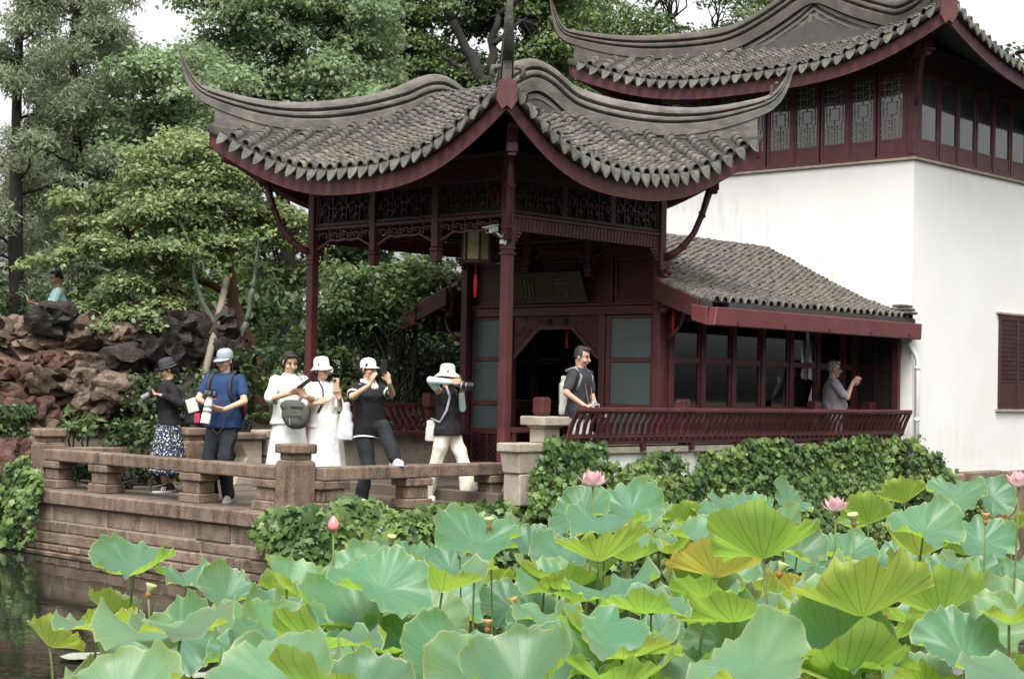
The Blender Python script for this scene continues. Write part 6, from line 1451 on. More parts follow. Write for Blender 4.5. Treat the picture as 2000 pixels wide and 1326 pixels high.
class Person:
    def __init__(s, label, base, heading, H, sk=None):
        s.H = H; s.k = H/1.65; s.sk = sk or skin; h = heading.normalized(); x = h.cross(Vector((0, 0, 1)))
        s.M = Matrix(((x.x, h.x, 0, base.x), (x.y, h.y, 0, base.y), (0, 0, 1, base.z), (0, 0, 0, 1))); s.inv = s.M.inverted()
        s.root = bpy.data.objects.new('person', None); link(s.root, None, s.M); tag(s.root, label, 'person'); s.b = MB(); s.D = px(base)[2]
        s.J = {}; k = s.k; s.hip = Vector((0, 0, .86*k)); s.chest = Vector((0, .0, 1.24*k)); s.neck = Vector((0, -.01, 1.385*k))
    def loc(s, x, y, dD=0): return s.inv @ at(x, y, s.D+dD)              # photo point at the body's depth (+dD) in body coordinates
    def dirl(s, r=0, t=0, u=0): return (s.inv.to_3x3() @ (RT*r+TC*t+Vector((0, 0, u)))).normalized()
    def lean(s, v): v = Vector(v); s.chest += v*.8; s.neck += v; return s
    def part(s, mb, name, mt, voxel=.010, smooth=3, parent=None): return remeshed(mb, name, mt, parent or s.root, s.M, voxel, smooth)
    def raw(s, mb, name, mt, parent=None, bevel=0, sm=True): return mb.build(name, mt, parent or s.root, smooth=sm, bevel=bevel, world=s.M)
    def shoulders(s, w=.165, drop=.045):
        c = s.neck-Vector((0, 0, drop*s.k)); s.S = {1: c+Vector((w*s.k, 0, -.01)), -1: c+Vector((-w*s.k, 0, -.01))}; return s
    def arm(s, side, wrist, pole, hd, pn, curl=.7, thumb=1):
        k = s.k; S = s.S[side]; E, T = ik(S, wrist, .275*k, .245*k, Vector(pole)); s.J['E', side], s.J['W', side] = E, T
        b = s.b; cap(b, S, E, .047*k, .038*k); cap(b, E, T, .038*k, .026*k)
        d = Vector(hd).normalized(); n = Vector(pn); n = (n-d*n.dot(d)).normalized(); w = d.cross(n); t0 = T+d*.01
        for i in range(4): cap(b, t0+w*(i-1.5)*.012*k, t0+d*.075*k+w*(i-1.5)*.019*k, .015*k, .013*k, 8)
        for i, L in enumerate((.066, .076, .072, .056)):
            p0 = t0+d*.08*k+w*(i-1.5)*.0205*k; c1 = curl*.75; c2 = curl*1.7; q1 = p0+(d*math.cos(c1)+n*math.sin(c1))*L*.5*k; q2 = q1+(d*math.cos(c2)+n*math.sin(c2))*L*.5*k
            cap(b, p0, q1, .0095*k, .009*k, 8); cap(b, q1, q2, .009*k, .008*k, 8)
        ts = thumb; p0 = t0+w*ts*.024*k+d*.02*k; q1 = p0+(d*.75+w*ts*.65+n*.35).normalized()*.042*k; q2 = q1+(d*.9+n*.5+w*ts*.1).normalized()*.034*k
        cap(b, p0, q1, .0125*k, .0105*k, 8); cap(b, q1, q2, .0105*k, .009*k, 8)
        return E, T
    def leg(s, side, foot, pole=(0, 1, 0), bare=False):
        k = s.k; Hh = s.hip+Vector((side*.085*k, 0, 0)); A = Vector(foot)+Vector((0, 0, .075*k)); K, A = ik(Hh, A, .42*k, .405*k, Vector(pole)); s.J['H', side], s.J['K', side], s.J['A', side] = Hh, K, A
        cap(s.b, Hh, K, .07*k, .05*k); cap(s.b, K, A, .05*k, .032*k); return s
    def head(s, look, tilt=0, hairf=None, glasses=False):
        k = s.k; c = s.neck+Vector((0, .012, .145*k)); f = Vector(look).normalized(); up = Vector((0, 0, 1)); r = f.cross(up).normalized(); up = r.cross(f)
        R = Matrix(((r.x, f.x, up.x), (r.y, f.y, up.y), (r.z, f.z, up.z))) @ Matrix.Rotation(tilt, 3, 'Y'); s.HR = R; s.HC = c; h = lambda x, y, z: c+R @ Vector((x, y, z))*k; s.h = h
        b = s.b; b.ell(h(0, -.008, .03), (.073*k, .092*k, .088*k), R); b.ell(h(0, .022, -.035), (.058*k, .066*k, .078*k), R); b.ell(h(0, .05, -.085), (.03*k, .03*k, .026*k), R)
        cap(b, s.neck-Vector((0, .0, .05)), h(0, -.02, -.05), .052*k, .05*k); cap(b, h(0, .085, .012), h(0, .107, -.022), .009*k, .013*k, 8)
        for e in (1, -1): b.ell(h(e*.074, -.005, -.008), (.012*k, .02*k, .032*k), R, 8, 6); b.ell(h(e*.038, .06, -.03), (.03*k, .026*k, .026*k), R, 8, 6)
        for e in (1, -1):
            m = MB(); m.ell(h(e*.031, .079, .014), (.013*k, .008*k, .0062*k), R, 8, 6); s.raw(m, 'eye', eye_m)
            m = MB(); cap(m, h(e*.017, .084, .031), h(e*.042, .070, .031), .0042*k, .0035*k, 6); s.raw(m, 'eyebrow', hair_m)
        m = MB(); m.ell(h(0, .088, -.052), (.021*k, .010*k, .0075*k), R, 8, 6); s.raw(m, 'lips', lip_m)
        if glasses:
            m = MB()
            for e in (1, -1):
                pts = [h(e*.033+.024*math.cos(a), .097, .012+.018*math.sin(a)) for a in [2*math.pi*q/12 for q in range(13)]]; m.tube(pts, .0022*k, 5, False)
                m.tube([h(e*.057, .093, .016), h(e*.075, .0, .014)], .002*k, 5)
            m.tube([h(-.01, .1, .016), h(.01, .1, .016)], .002*k, 5); s.raw(m, 'glasses', strap_m)
        return s
    def hair(s, mt, style, hat=False):
        m = MB(); h, k, R = s.h, s.k, s.HR
        m.ell(h(0, -.026, .03 if hat else .045), (.078*k, .084*k, (.07 if hat else .086)*k), R)
        if hat: m.ell(h(0, -.045, -.01), (.074*k, .06*k, .075*k), R)
        elif style == 'short': m.ell(h(0, .035, .098), (.062*k, .05*k, .032*k), R); m.ell(h(0, -.048, .01), (.070*k, .054*k, .06*k), R)
        else: m.ell(h(0, -.045, -.01), (.078*k, .065*k, .085*k), R); m.ell(h(0, .04, .092), (.066*k, .042*k, .03*k), R)
        if style == 'short':
            for e in (1, -1): m.ell(h(e*.07, .0, .03), (.014*k, .03*k, .04*k), R)
        else:
            for e in (1, -1): cap(m, h(e*.068, .045, .06), h(e*.074, .005, -.02), .016*k, .012*k)
        if style == 'pony': cap(m, h(0, -.105, -.02), h(0, -.12, -.16), .035*k, .02*k)
        if style == 'bun': m.ell(h(0, -.12, .0), (.04*k, .035*k, .04*k), R)
        if style == 'long':
            for e in (1, -1): cap(m, h(e*.06, -.05, -.05), h(e*.07, -.03, -.19), .028*k, .016*k)
        return s.part(m, 'hair', mt, .008, 2)
    def cap_hat(s, mt, brim=.075):
        h, k = s.h, s.k; m = MB(); n = 20; vs = []; fs = []
        prof = [(.97, .022), (.99, .05), (.95, .085), (.80, .113), (.5, .130), (.08, .136)]
        for r_, z_ in prof:
            for q in range(n): a = 2*math.pi*q/n; vs.append(h(.086*r_*math.cos(a), -.01+.103*r_*math.sin(a), z_))
        for j in range(len(prof)-1):
            for q in range(n): fs.append((j*n+q, j*n+(q+1) % n, (j+1)*n+(q+1) % n, (j+1)*n+q))
        m.add(vs, fs); m.ell(h(0, 0, .136), (.010*k, .012*k, .006*k), None, 6, 4); o = s.raw(m, 'cap', mt)
        m = MB(); vs = []; fs = []
        for j in range(5):
            for q in range(13):
                a = math.pi*(q/12); ins = (.086*math.cos(a), -.01+.10*math.sin(a)); t = j/4; ext = brim*math.sin(a)**.6 if 0 < q < 12 else 0
                vs.append(h(ins[0]*(1+.02*t), ins[1]+t*ext, .034-.022*t*math.sin(a)-.012*(math.cos(a))**2))
        for j in range(4):
            for q in range(12): fs.append((j*13+q, j*13+q+1, j*13+14+q, j*13+13+q))
        m.add(vs, fs); oo = s.raw(m, 'brim', mt, o); so = oo.modifiers.new('t', 'SOLIDIFY'); so.thickness = .004; return o
    def sun_hat(s, mt, brim=.07, droop=.04, tallr=1.0, band=None):
        h, k = s.h, s.k; n = 28; m = MB(); vs = []; fs = []
        prof = [(.088+brim, .025-droop), (.088+brim*.55, .032-droop*.4), (.090, .045), (.088, .09), (.082, .125*tallr), (.062, .148*tallr), (.03, .156*tallr), (.004, .157*tallr)]
        for j, (r_, z_) in enumerate(prof):
            for q in range(n): a = 2*math.pi*q/n; w_ = .006*math.sin(3*a+1)*(j < 2); vs.append(h(r_*math.cos(a), -.008+r_*1.12*math.sin(a), z_+w_))
        for j in range(len(prof)-1):
            for q in range(n): fs.append((j*n+q, j*n+(q+1) % n, (j+1)*n+(q+1) % n, (j+1)*n+q))
        o = s.raw(m.add(vs, fs), 'hat', mt); so = o.modifiers.new('t', 'SOLIDIFY'); so.thickness = .004
        if band:
            m = MB(); m.tube([h(.0905*math.cos(a), -.008+.1015*math.sin(a), .056) for a in [2*math.pi*q/24 for q in range(25)]], .009*k, 6, False); s.raw(m, 'band', band, o)
        return o
    def torso(s, mt, name='shirt', bust=0, sleeve=0, hem=.80, wide=1.0, thick=1.0, flare=0, voxel=.011, collar=True, belly=0):
        k = s.k; m = MB(); secs = []
        hz = hem*k; c0 = s.hip; c1 = s.chest; nk = s.neck
        for z, rx, ry, oy in ((hem, .165+flare, .125+flare, 0), (.93, .158+flare*.6, .118+flare*.5+belly*.6, belly*.5), (1.03, .146+flare*.3, .110+flare*.3+belly, belly*.6), (1.14, .155, .114+bust*.4+belly*.3, bust*.3), (1.23, .170, .118+bust, bust*.5), (1.30, .176, .105+bust*.4, 0), (1.345, .165, .085, -.005), (1.375, .10, .07, -.01), (1.395, .062, .06, -.01)):
            t = (z-.86)/(1.385-.86); base = Vector((0, 0, 0)).lerp(Vector((nk.x, nk.y+.01, 0)), max(0, min(1, t))**1.0)
            zz = z*k+(nk.z-1.385*k)*max(0, min(1, t)); secs.append((s.hip.x*(1-max(0, min(1, t)))+base.x, s.hip.y*(1-max(0, min(1, t)))+base.y+oy*k, zz, rx*k*wide, ry*k*thick))
        loft(m, secs, 20)
        for side in (1, -1):
            S = s.S[side]; E = s.J.get(('E', side)); Wr = s.J.get(('W', side))
            sl = sleeve[0 if side == 1 else 1] if isinstance(sleeve, tuple) else sleeve
            m.ell(S-Vector((side*.02, 0, .012))*k, (.062*k, .062*k, .06*k))
            if sl and E is not None:
                if sl <= 1: cap(m, S, S.lerp(E, sl), .06*k, .058*k)
                else: cap(m, S, E, .06*k, .05*k); cap(m, E, E.lerp(Wr, sl-1), .05*k, .042*k)
        o = s.part(m, name, mt, voxel, 3); o['fold'] = .012
        if collar: m2 = MB(); m2.tube([Vector((nk.x+.062*k*math.cos(a), nk.y-.005+.062*k*math.sin(a), nk.z+.012*k-.014*k*math.sin(a))) for a in [2*math.pi*q/16 for q in range(17)]], .011*k, 6, False); s.raw(m2, 'collar', mt, o)
        return o
    def trousers(s, mt, loose=1.0, flare=0, voxel=.011, top=.93):
        k = s.k; m = MB(); hx, hy_ = s.hip.x, s.hip.y
        loft(m, [(hx, hy_, .78*k+s.hip.z-.86*k, .15*k, .115*k), (hx, hy_, .86*k+s.hip.z-.86*k, .168*k, .13*k), (hx, hy_, .95*k+s.hip.z-.86*k, .155*k, .12*k), (hx, hy_, top*k+s.hip.z-.86*k, .145*k, .11*k)], 20)
        for side in (1, -1):
            Hh, K, A = (s.J[q, side] for q in 'HKA'); cap(m, Hh-Vector((0, 0, .02)), K, .092*k*loose, .07*k*loose); cap(m, K, A+(A-K).normalized()*-.015, .07*k*loose, (.052+flare)*k*loose)
        o = s.part(m, 'trousers', mt, voxel, 3); o['fold'] = .012; return o
    def skirt(s, mt, top, bot, r0, r1, pleat=.05, pn=13, sway=(0, 0), name='skirt'):
        k = s.k; m = MB(); secs = []
        for i in range(13):
            t = i/12; z = top+(bot-top)*t; r = r0+(r1-r0)*t**.8; secs.append((s.hip.x+sway[0]*t, s.hip.y+sway[1]*t, z*k, r*k, r*.82*k))
        loft(m, secs, 72, pleat, pn); return s.raw(m, name, mt)
    def shoe(s, side, mt, toe=(0, 1, 0), sole=None, stripes=None):
        k = s.k; A = s.J['A', side]; d = Vector(toe); d.z = 0; d.normalize(); m = MB(); g = A.z-.075*k
        p = lambda f, z, x=0: Vector((A.x, A.y, g))+d*f*k+Vector((d.y, -d.x, 0))*x*k+Vector((0, 0, z*k))
        cap(m, p(-.045, .04), p(.05, .038), .040*k, .042*k); cap(m, p(.05, .038), p(.15, .028), .042*k, .030*k); cap(m, p(-.03, .06), p(.0, .085), .042*k, .038*k)
        o = s.part(m, 'shoe', mt, .009, 2)
        m = MB(); ang = math.atan2(d.y, d.x)
        poly = [(-.085, 0), (-.07, .033), (0, .036), (.07, .044), (.14, .038), (.178, .012), (.178, -.012), (.14, -.038), (.07, -.044), (0, -.036), (-.07, -.033)]
        m.prism(poly, lambda u, v, t: p(u, t, v), .0, .022); s.raw(m, 'sole', sole or rubber, o, sm=False)
        if stripes:
            for f in (.03, .055, .08):
                m = MB()
                for e in (1, -1): cap(m, p(f, .03, e*.043), p(f-.02, .068, e*.03), .006*k, .006*k, 6)
                s.raw(m, 'stripe', stripes, o)
        return o
    def done(s, voxel=.008):
        k = s.k; m = s.b; loft(m, [(s.hip.x, s.hip.y, s.hip.z-.06, .10*k, .07*k), (s.hip.x, s.hip.y, s.hip.z+.05, .12*k, .085*k), (s.chest.x, s.chest.y, s.chest.z-.05, .11*k, .08*k), (s.neck.x, s.neck.y, s.neck.z-.05, .14*k, .06*k), (s.neck.x, s.neck.y, s.neck.z-.01, .06*k, .05*k)], 16)
        for side in (1, -1): m.ell(s.S[side]-Vector((side*.03, 0, 0)), (.06*k, .045*k, .045*k))
        s.body = s.part(m, 'body', s.sk, voxel, 2); return s
def feet_mid(a, b): return (Vector(a)+Vector(b))/2
gpos = lambda x, y, h=0.0: at_z(x, y, h)
def plane_box(name, label, cat, c, R3, size, mt, group=None, bevel=.006):
    t = thing(name, label, cat, c, group); MB().cbox((0, 0, 0), size, Matrix.Translation(c) @ R3.to_4x4()).build('body', mt, t, bevel=bevel, seg=2); return t
def basis(y, up=Vector((0, 0, 1))):
    y = y.normalized(); x = y.cross(up).normalized(); z = x.cross(y); return Matrix(((x.x, y.x, z.x), (x.y, y.y, z.y), (x.z, y.z, z.z)))
def phone(label, c, screen_dir, mt, up=Vector((0, 0, 1))):
    R3 = basis(screen_dir, up); t = thing('phone', label, 'phone', c); M = Matrix.Translation(c) @ R3.to_4x4()
    MB().cbox((0, 0, 0), (.076, .010, .155), M).build('case', mt, t, bevel=.006, seg=2); MB().cbox((0, .0056, 0), (.068, .001, .146), M).build('screen', glass_k, t); MB().cbox((-.018, -.0075, .05), (.032, .005, .036), M).build('camera_bump', plastic_k, t, bevel=.003); return t
def camera_obj(label, c, axis, lens_len, lens_r, lens_mat, body_mat, up=Vector((0, 0, 1)), bands=None, hood=True):
    """camera body at c, lens along axis"""
    R3 = basis(axis, up); M = Matrix.Translation(c) @ R3.to_4x4(); t = thing('photo_camera', label, 'camera', c)
    MB().cbox((0, 0, 0), (.135, .06, .095), M).build('body', body_mat, t, bevel=.012, seg=2); MB().frustum((0, 0, .047), (.07, .06), (.045, .045), .035, M).build('viewfinder', body_mat, t, bevel=.006); MB().cbox((.055, .02, -.005), (.035, .06, .09), M).build('grip', body_mat, t, bevel=.012, seg=2)
    ML = M @ Matrix.Rotation(-math.pi/2, 4, 'X'); L = lens_len; r = lens_r
    le = MB().lathe([(r*.8, .03), (r*.85, .03+L*.2), (r, .03+L*.3), (r, .03+L*.62), (r*1.12, .03+L*.66), (r*1.12, .03+L)], 18, ML).build('lens', lens_mat, t, smooth=False); smooth_angle(le, 40)
    MB().lathe([(.002, .031+L), (r*.98, .031+L)], 18, ML, cap=False).build('front_glass', glass_k, le)
    for f in (bands or ()): MB().lathe([(r*1.04, .03+L*f), (r*1.07, .03+L*f+.004), (r*1.07, .03+L*f+.022), (r*1.04, .03+L*f+.026)], 18, ML).build('ring', lens_g if lens_mat is lens_w else metal_m, le)
    return t
def strap_obj(par, pts, w, mt, name='strap'):
    m = MB(); pts = [Vector(p) for p in pts]; m.tube(pts, w, 6); return m.build(name, mt, par, smooth=True)
def soft_bag(name, label, cat, secs, mt, voxel=.012, round_=False):
    c = Vector(secs[0][0]); t = thing(name, label, cat, c); m = MB(); R0 = basis(TC)
    for cc, r, R3 in secs: m.ell(cc, r, R3, 18, 12) if round_ else m.cbox((0, 0, 0), [q*1.72 for q in r], Matrix.Translation(cc) @ (R3 or R0).to_4x4())
    o = remeshed(m, 'body', mt, t, Matrix.Identity(4), voxel, 9); o['fold'] = .008; return t

# 1 --- woman in the bowler hat, turned to the left, looking down at her camera
p = Person('woman in black hat, black cardigan and floral skirt looking at her camera', gpos(326, 960), RT*-.94+TC*.34, 1.555); s1 = p
p.lean((0, .03, 0)).shoulders(.155)
camc = at(297, 766, p.D-.12)
p.arm(1, p.loc(325, 782, .06), (.5, -.3, -.8), p.dirl(-.95, .2, .25), p.dirl(.2, -.5, .6), .9, 1); p.arm(-1, p.loc(318, 772, -.20), (-.4, -.2, -.9), p.dirl(-.95, 0, .1), p.dirl(0, .2, 1), .8, -1)
p.leg(1, (.08, -.03, 0)); p.leg(-1, (-.08, .03, 0))
p.head(p.dirl(-.93, .35, -.34), 0, glasses=True); p.hair(hair_m, 'pony', True); p.sun_hat(c_char, .035, -.006, 1.0, strap_m)
p.done(); p.torso(c_black, 'cardigan', .02, 1.9, hem=.84, wide=1.06, flare=.02); p.skirt(fl, .93, .22, .155, .30, .06, 12)
for sd_, f in ((1, (.1, 1, 0)), (-1, (-.35, 1, 0))): p.shoe(sd_, sho_b, f, stripes=c_white)
camera_obj('black camera held by the woman in the floral skirt', camc, RT*-.75+TC*.25+Vector((0, 0, -.55)), .11, .036, lens_g, plastic_k, Vector((0, 0, 1)))
bx = at(378, 800, p.D+.02); soft_bag('backpack', 'navy, white and red backpack slung on the floral skirt woman', 'backpack', [(bx+Vector((0, 0, -.06)), (.10, .10, .13), None), (bx+Vector((0, 0, .06)), (.085, .085, .12), None)], c_navy)
bt = [o for o in bpy.data.objects if o.get('label', '').startswith('navy, white')][0]
m = MB(); m.cbox((0, 0, 0), (.13, .12, .17), Matrix.Translation(bx+TC*.05+RT*.0+Vector((0, 0, .05))) @ basis(TC).to_4x4() @ Matrix.Rotation(.3, 4, 'Y')); remeshed(m, 'white_pocket', offw, bt, Matrix.Identity(4), .012, 2); m = MB(); m.cbox((0, 0, 0), (.07, .10, .12), Matrix.Translation(bx+RT*.06+TC*.05+Vector((0, 0, -.10))) @ basis(TC).to_4x4()); remeshed(m, 'red_pocket', red_c, bt, Matrix.Identity(4), .012, 2)
strap_obj(bt, [p.M @ (p.neck+Vector((-.09, -.02, -.02))), p.M @ (p.neck+Vector((-.12, -.13, -.10))), p.M @ (p.neck+Vector((-.11, -.16, -.25))), bx+Vector((0, 0, .15))], .014, c_navy)
# 2 --- man in blue with the long white lens
p = Person('man in blue short-sleeved shirt and grey cap holding a long white lens', gpos(432, 979), TC*.95+RT*-.28, 1.67)
p.shoulders(.185); cb = at(411, 770, p.D-.30)
p.arm(1, p.loc(399, 786, -.26), (.9, -.3, -.6), p.dirl(.55, .3, .45), p.dirl(.4, -.5, -.3), .8, -1); p.arm(-1, p.loc(437, 800, -.24), (-.9, -.2, -.5), p.dirl(-.75, .35, .1), p.dirl(-.2, -.6, .7), .8, 1)
p.leg(1, (.11, 0, 0)); p.leg(-1, (-.11, .05, 0))
p.head(p.dirl(-.45, .9, -.16)); p.hair(hair_m, 'short', True); p.cap_hat(cloth('grey_cap', (.30,.34,.38), bump=.15)); p.done(); p.torso(c_blue, 'shirt', .0, .62, hem=.80, wide=1.14, thick=1.08, flare=.02, belly=.015); p.trousers(c_navy, 1.08, .012)
for sd_ in (1, -1): p.shoe(sd_, mat('shoe_grey%d' % sd_, (.5,.48,.44), rough=.7), (.25*sd_, 1, 0))
camera_obj('black camera with long white telephoto lens pointing down', cb, RT*-.12+TC*.25+Vector((0, 0, -1)), .30, .046, lens_w, plastic_k, TC, (.34, .52, .70, .88))
bk = at(452, 790, p.D+.22); soft_bag('backpack', 'black backpack with red piping on the man in blue', 'backpack', [(bk, (.15, .12, .22), None), (bk+Vector((0, 0, .1)), (.13, .11, .18), None)], c_black)
bt = [o for o in bpy.data.objects if o.get('label', '').startswith('black backpack with red')][0]
for e in (1, -1): strap_obj(bt, [p.M @ Vector((e*.10*1, -.10, 1.38)), p.M @ Vector((e*.115, .02, 1.405)), p.M @ Vector((e*.125, .115, 1.33)), p.M @ Vector((e*.13, .135, 1.2)), p.M @ Vector((e*.165, .08, 1.08)), p.M @ Vector((e*.16, -.1, 1.05))], .020, strap_m)
strap_obj(bt, [bk+RT*.14+Vector((0, 0, .10)), bk+RT*.15+Vector((0, 0, -.10))], .016, red_c, 'piping')
nkp = thing('camera_strap', 'thin red and black camera strap looping below the white lens', 'strap', cb); strap_obj(nkp, [cb+RT*.06, at(440, 800, p.D-.22), at(436, 835, p.D-.2), at(424, 848, p.D-.2), at(414, 836, p.D-.2)], .006, mat('strap_red', (.12,.03,.03), rough=.6))
# 3 --- woman in white blouse with the sling bag
p = Person('woman in white blouse and lined white skirt looking down at her phone', at(560, 983, 18.15), TC*.80+RT*.52, 1.665); p.M.translation.z = 0; W[p.root.name] = p.M; p.root.matrix_basis = p.M; p.inv = p.M.inverted()
p.shoulders(.165); ph = at(594, 750, p.D-.32)
p.arm(1, p.loc(566, 768, -.30), (.8, -.4, -.6), p.dirl(.8, .2, .4), p.dirl(.1, -.6, .5), .75, -1); p.arm(-1, p.loc(597, 775, -.26), (-.9, -.3, -.6), p.dirl(-.5, .3, .7), p.dirl(-.4, -.5, .2), .75, 1)
p.leg(1, (.09, 0, 0)); p.leg(-1, (-.09, .03, 0))
p.head(p.dirl(.45, .9, -.42), .05); p.hair(hair_m, 'pony'); p.done(); p.torso(c_white, 'blouse', .02, .95, hem=.86, wide=1.10, flare=.03); p.skirt(c_lines, .98, .16, .155, .27, .04, 16)
for sd_ in (1, -1): p.shoe(sd_, rubber, (0, 1, 0))
phone('dark phone in the hands of the woman in the white blouse', ph, RT*-.4+TC*-.35+Vector((0, 0, .6)), plastic_k, RT*.25+TC*-.2+Vector((0, 0, 1)))
bc = at(573, 806, p.D-.30); R3 = basis(TC) @ Matrix.Rotation(-.15, 3, 'Y')
soft_bag('sling_bag', 'olive grey sling bag across the woman in the white blouse', 'bag', [(bc+RT*.025+Vector((0, 0, -.015)), (.15, .075, .155), R3), (bc+RT*.03+Vector((0, 0, -.07)), (.135, .085, .11), R3), (bc+RT*.0+Vector((0, 0, .06)), (.15, .065, .08), R3)], olive, round_=True)
bt = [o for o in bpy.data.objects if o.get('label', '').startswith('olive grey sling')][0]
strap_obj(bt, [bc+RT*.05+Vector((0, 0, .10)), p.M @ Vector((-.10, .16, 1.22)), p.M @ Vector((-.105, .11, 1.36)), p.M @ Vector((-.10, .0, 1.425))], .017, strap_g); strap_obj(bt, [bc+RT*-.19+Vector((0, 0, .10)), bc+RT*-.24+TC*-.12+Vector((0, 0, .12)), bc+RT*-.2+TC*-.3+Vector((0, 0, .12))], .016, strap_m)
MB().bar(bc+TC*.072+RT*-.02+Vector((0, 0, .065)), bc+TC*.078+RT*.12+Vector((0, 0, .06)), .006, .012).build('zip', plastic_k, bt)
MB().bar(bc+TC*.092+RT*-.06+Vector((0, 0, -.03)), bc+TC*.092+RT*.12+Vector((0, 0, -.035)), .006, .008).build('seam', strap_m, bt)
MB().bar(bc+TC*.10+RT*-.03+Vector((0, 0, -.06)), bc+TC*.10+RT*-.02+Vector((0, 0, -.13)), .014, .006).build('key_fob', strap_g, bt)
# 4 --- woman in the long white dress
p = Person('woman in long white dress and cream bucket hat holding up a phone', gpos(632, 981), TC*.72+RT*.60, 1.585); p.lean((.05, -.02, 0)).shoulders(.15); ph = at(656, 752, p.D-.22)
p.arm(1, p.loc(624, 787, -.30), (.8, -.5, -.8), p.dirl(.75, .3, .5), p.dirl(.5, 0, .2), .6, -1); p.arm(-1, p.loc(662, 778, -.18), (-.6, -.3, -.9), p.dirl(-.15, .15, 1), p.dirl(-.5, -.7, 0), .8, 1)
p.leg(1, (.07, 0, 0)); p.leg(-1, (-.07, .04, 0))
p.head(p.dirl(.62, .75, .08), .05, glasses=True); p.hair(hair_m, 'long', True); p.sun_hat(c_cream, .045, .028, 1.02); p.done(); p.torso(c_white, 'bodice', .02, 1.25, hem=.86, wide=1.08, flare=.03, collar=False); p.skirt(c_white, 1.02, .17, .165, .30, .045, 11, name='dress_skirt')
for sd_ in (1, -1): p.shoe(sd_, sho_br, (.1*sd_, 1, 0), sho_br)
phone('phone in a gold case raised by the woman in the white dress', ph, RT*-.45+TC*-.8, mat('gold_case', (.55,.42,.26), rough=.4))
cl_ = mat('clear_plastic', (.85,.84,.86), (.78,.77,.80), scale=9, rough=.25, bump=.5, bscale=14); cl_.node_tree.nodes['Principled BSDF'].inputs['Alpha'].default_value = .55
bg_ = at(675, 826, p.D-.22); soft_bag('plastic_bag', 'translucent plastic bag hanging from the arm of the woman in white', 'bag', [(bg_, (.075, .06, .13), None), (bg_+Vector((0, 0, -.09)), (.10, .07, .11), None), (bg_+Vector((0, 0, .12)), (.05, .04, .12), None)], cl_)
bt = [o for o in bpy.data.objects if o.get('label', '').startswith('translucent plastic')][0]; m = MB(); m.ell(bg_+Vector((0, 0, -.12)), (.05, .045, .04), None); m.build('pink_contents', mat('pink_contents', (.75,.35,.5), rough=.6), bt, smooth=True)
for e in (1, -1): strap_obj(bt, [p.M @ Vector((e*.10, -.02, p.neck.z+.02)), p.M @ Vector((e*.11, .09, p.neck.z-.06)), p.M @ Vector((e*.115, .125, p.neck.z-.2)), p.M @ Vector((e*.14, .06, p.neck.z-.33))], .012, strap_m)
# 5 --- woman in black with one foot on the rail
p = Person('woman in black polo and white cap with one foot up on the rail', gpos(716, 985), TC*.70+RT*.62, 1.60); p.hip += Vector((-.02, -.02, 0)); p.lean((0, -.02, 0)).shoulders(.165); ph = at(750, 716, p.D-.30)
p.arm(1, p.loc(722, 752, -.34), (.9, .2, -.7), p.dirl(.35, .2, .9), p.dirl(.6, -.4, 0), .25, 1); p.arm(-1, p.loc(760, 748, -.24), (-.8, .1, -.9), p.dirl(-.25, .1, 1), p.dirl(-.5, -.6, 0), .8, 1)
p.leg(1, (.06, -.02, 0)); fr = p.inv @ Vector((12.12, 13.05, .46)); p.leg(-1, fr, p.dirl(.05, .7, .75))
p.head(p.dirl(.72, .66, .06), 0); p.hair(hair_m, 'bun', True); p.cap_hat(c_white, .07); p.done(); p.torso(c_black, 'polo', .03, .72, hem=.76, wide=1.14, thick=1.12, flare=.012, belly=.015); p.trousers(c_navy, 1.12, .014)
for sd_, f in ((1, (.3, 1, 0)), (-1, (.15, 1, 0))): p.shoe(sd_, rubber, f)
m = MB()
for a, b in (('H', 'K'), ('K', 'A')): A_, B_ = p.J[a, -1], p.J[b, -1]; cap(m, A_+Vector((-.085, .03, .02)) if a == 'H' else A_+Vector((-.072, .02, 0)), B_+Vector((-.072, .02, 0)) if a == 'H' else B_+Vector((-.055, .0, .0)), .009, .009, 6)
p.part(m, 'side_stripe', c_white, .006, 1)
m = MB(); nk = p.neck
for a in range(9): t = a/8*2*math.pi; m.ell(nk+Vector((.07*math.cos(t), .06*math.sin(t)+.01, .005-.02*math.sin(t))), (.034, .03, .022))
m.ell(nk+Vector((-.01, .12, -.05)), (.05, .03, .04)); p.part(m, 'scarf', c_white, .009, 2)
for sd_ in (1, -1):
    E = p.J['E', sd_]; S = p.S[sd_]; q = S.lerp(E, .74); d_ = (E-S).normalized(); m = MB(); m.tube([q-d_*.008, q+d_*.008], .066, 14); p.raw(m, 'sleeve_trim', c_white)
m = MB(); hz = .765*p.k; m.tube([Vector((p.hip.x+.195*math.cos(a), p.hip.y+.152*math.sin(a), hz+.10*math.sin(a)*(math.cos(a) < 0)*.0+.015*math.sin(2*a))) for a in [2*math.pi*q/28 for q in range(29)]], .010, 6, False); p.raw(m, 'hem_trim', c_white)
phone('black phone raised by the woman in black', ph, RT*-.6+TC*-.75, plastic_k)
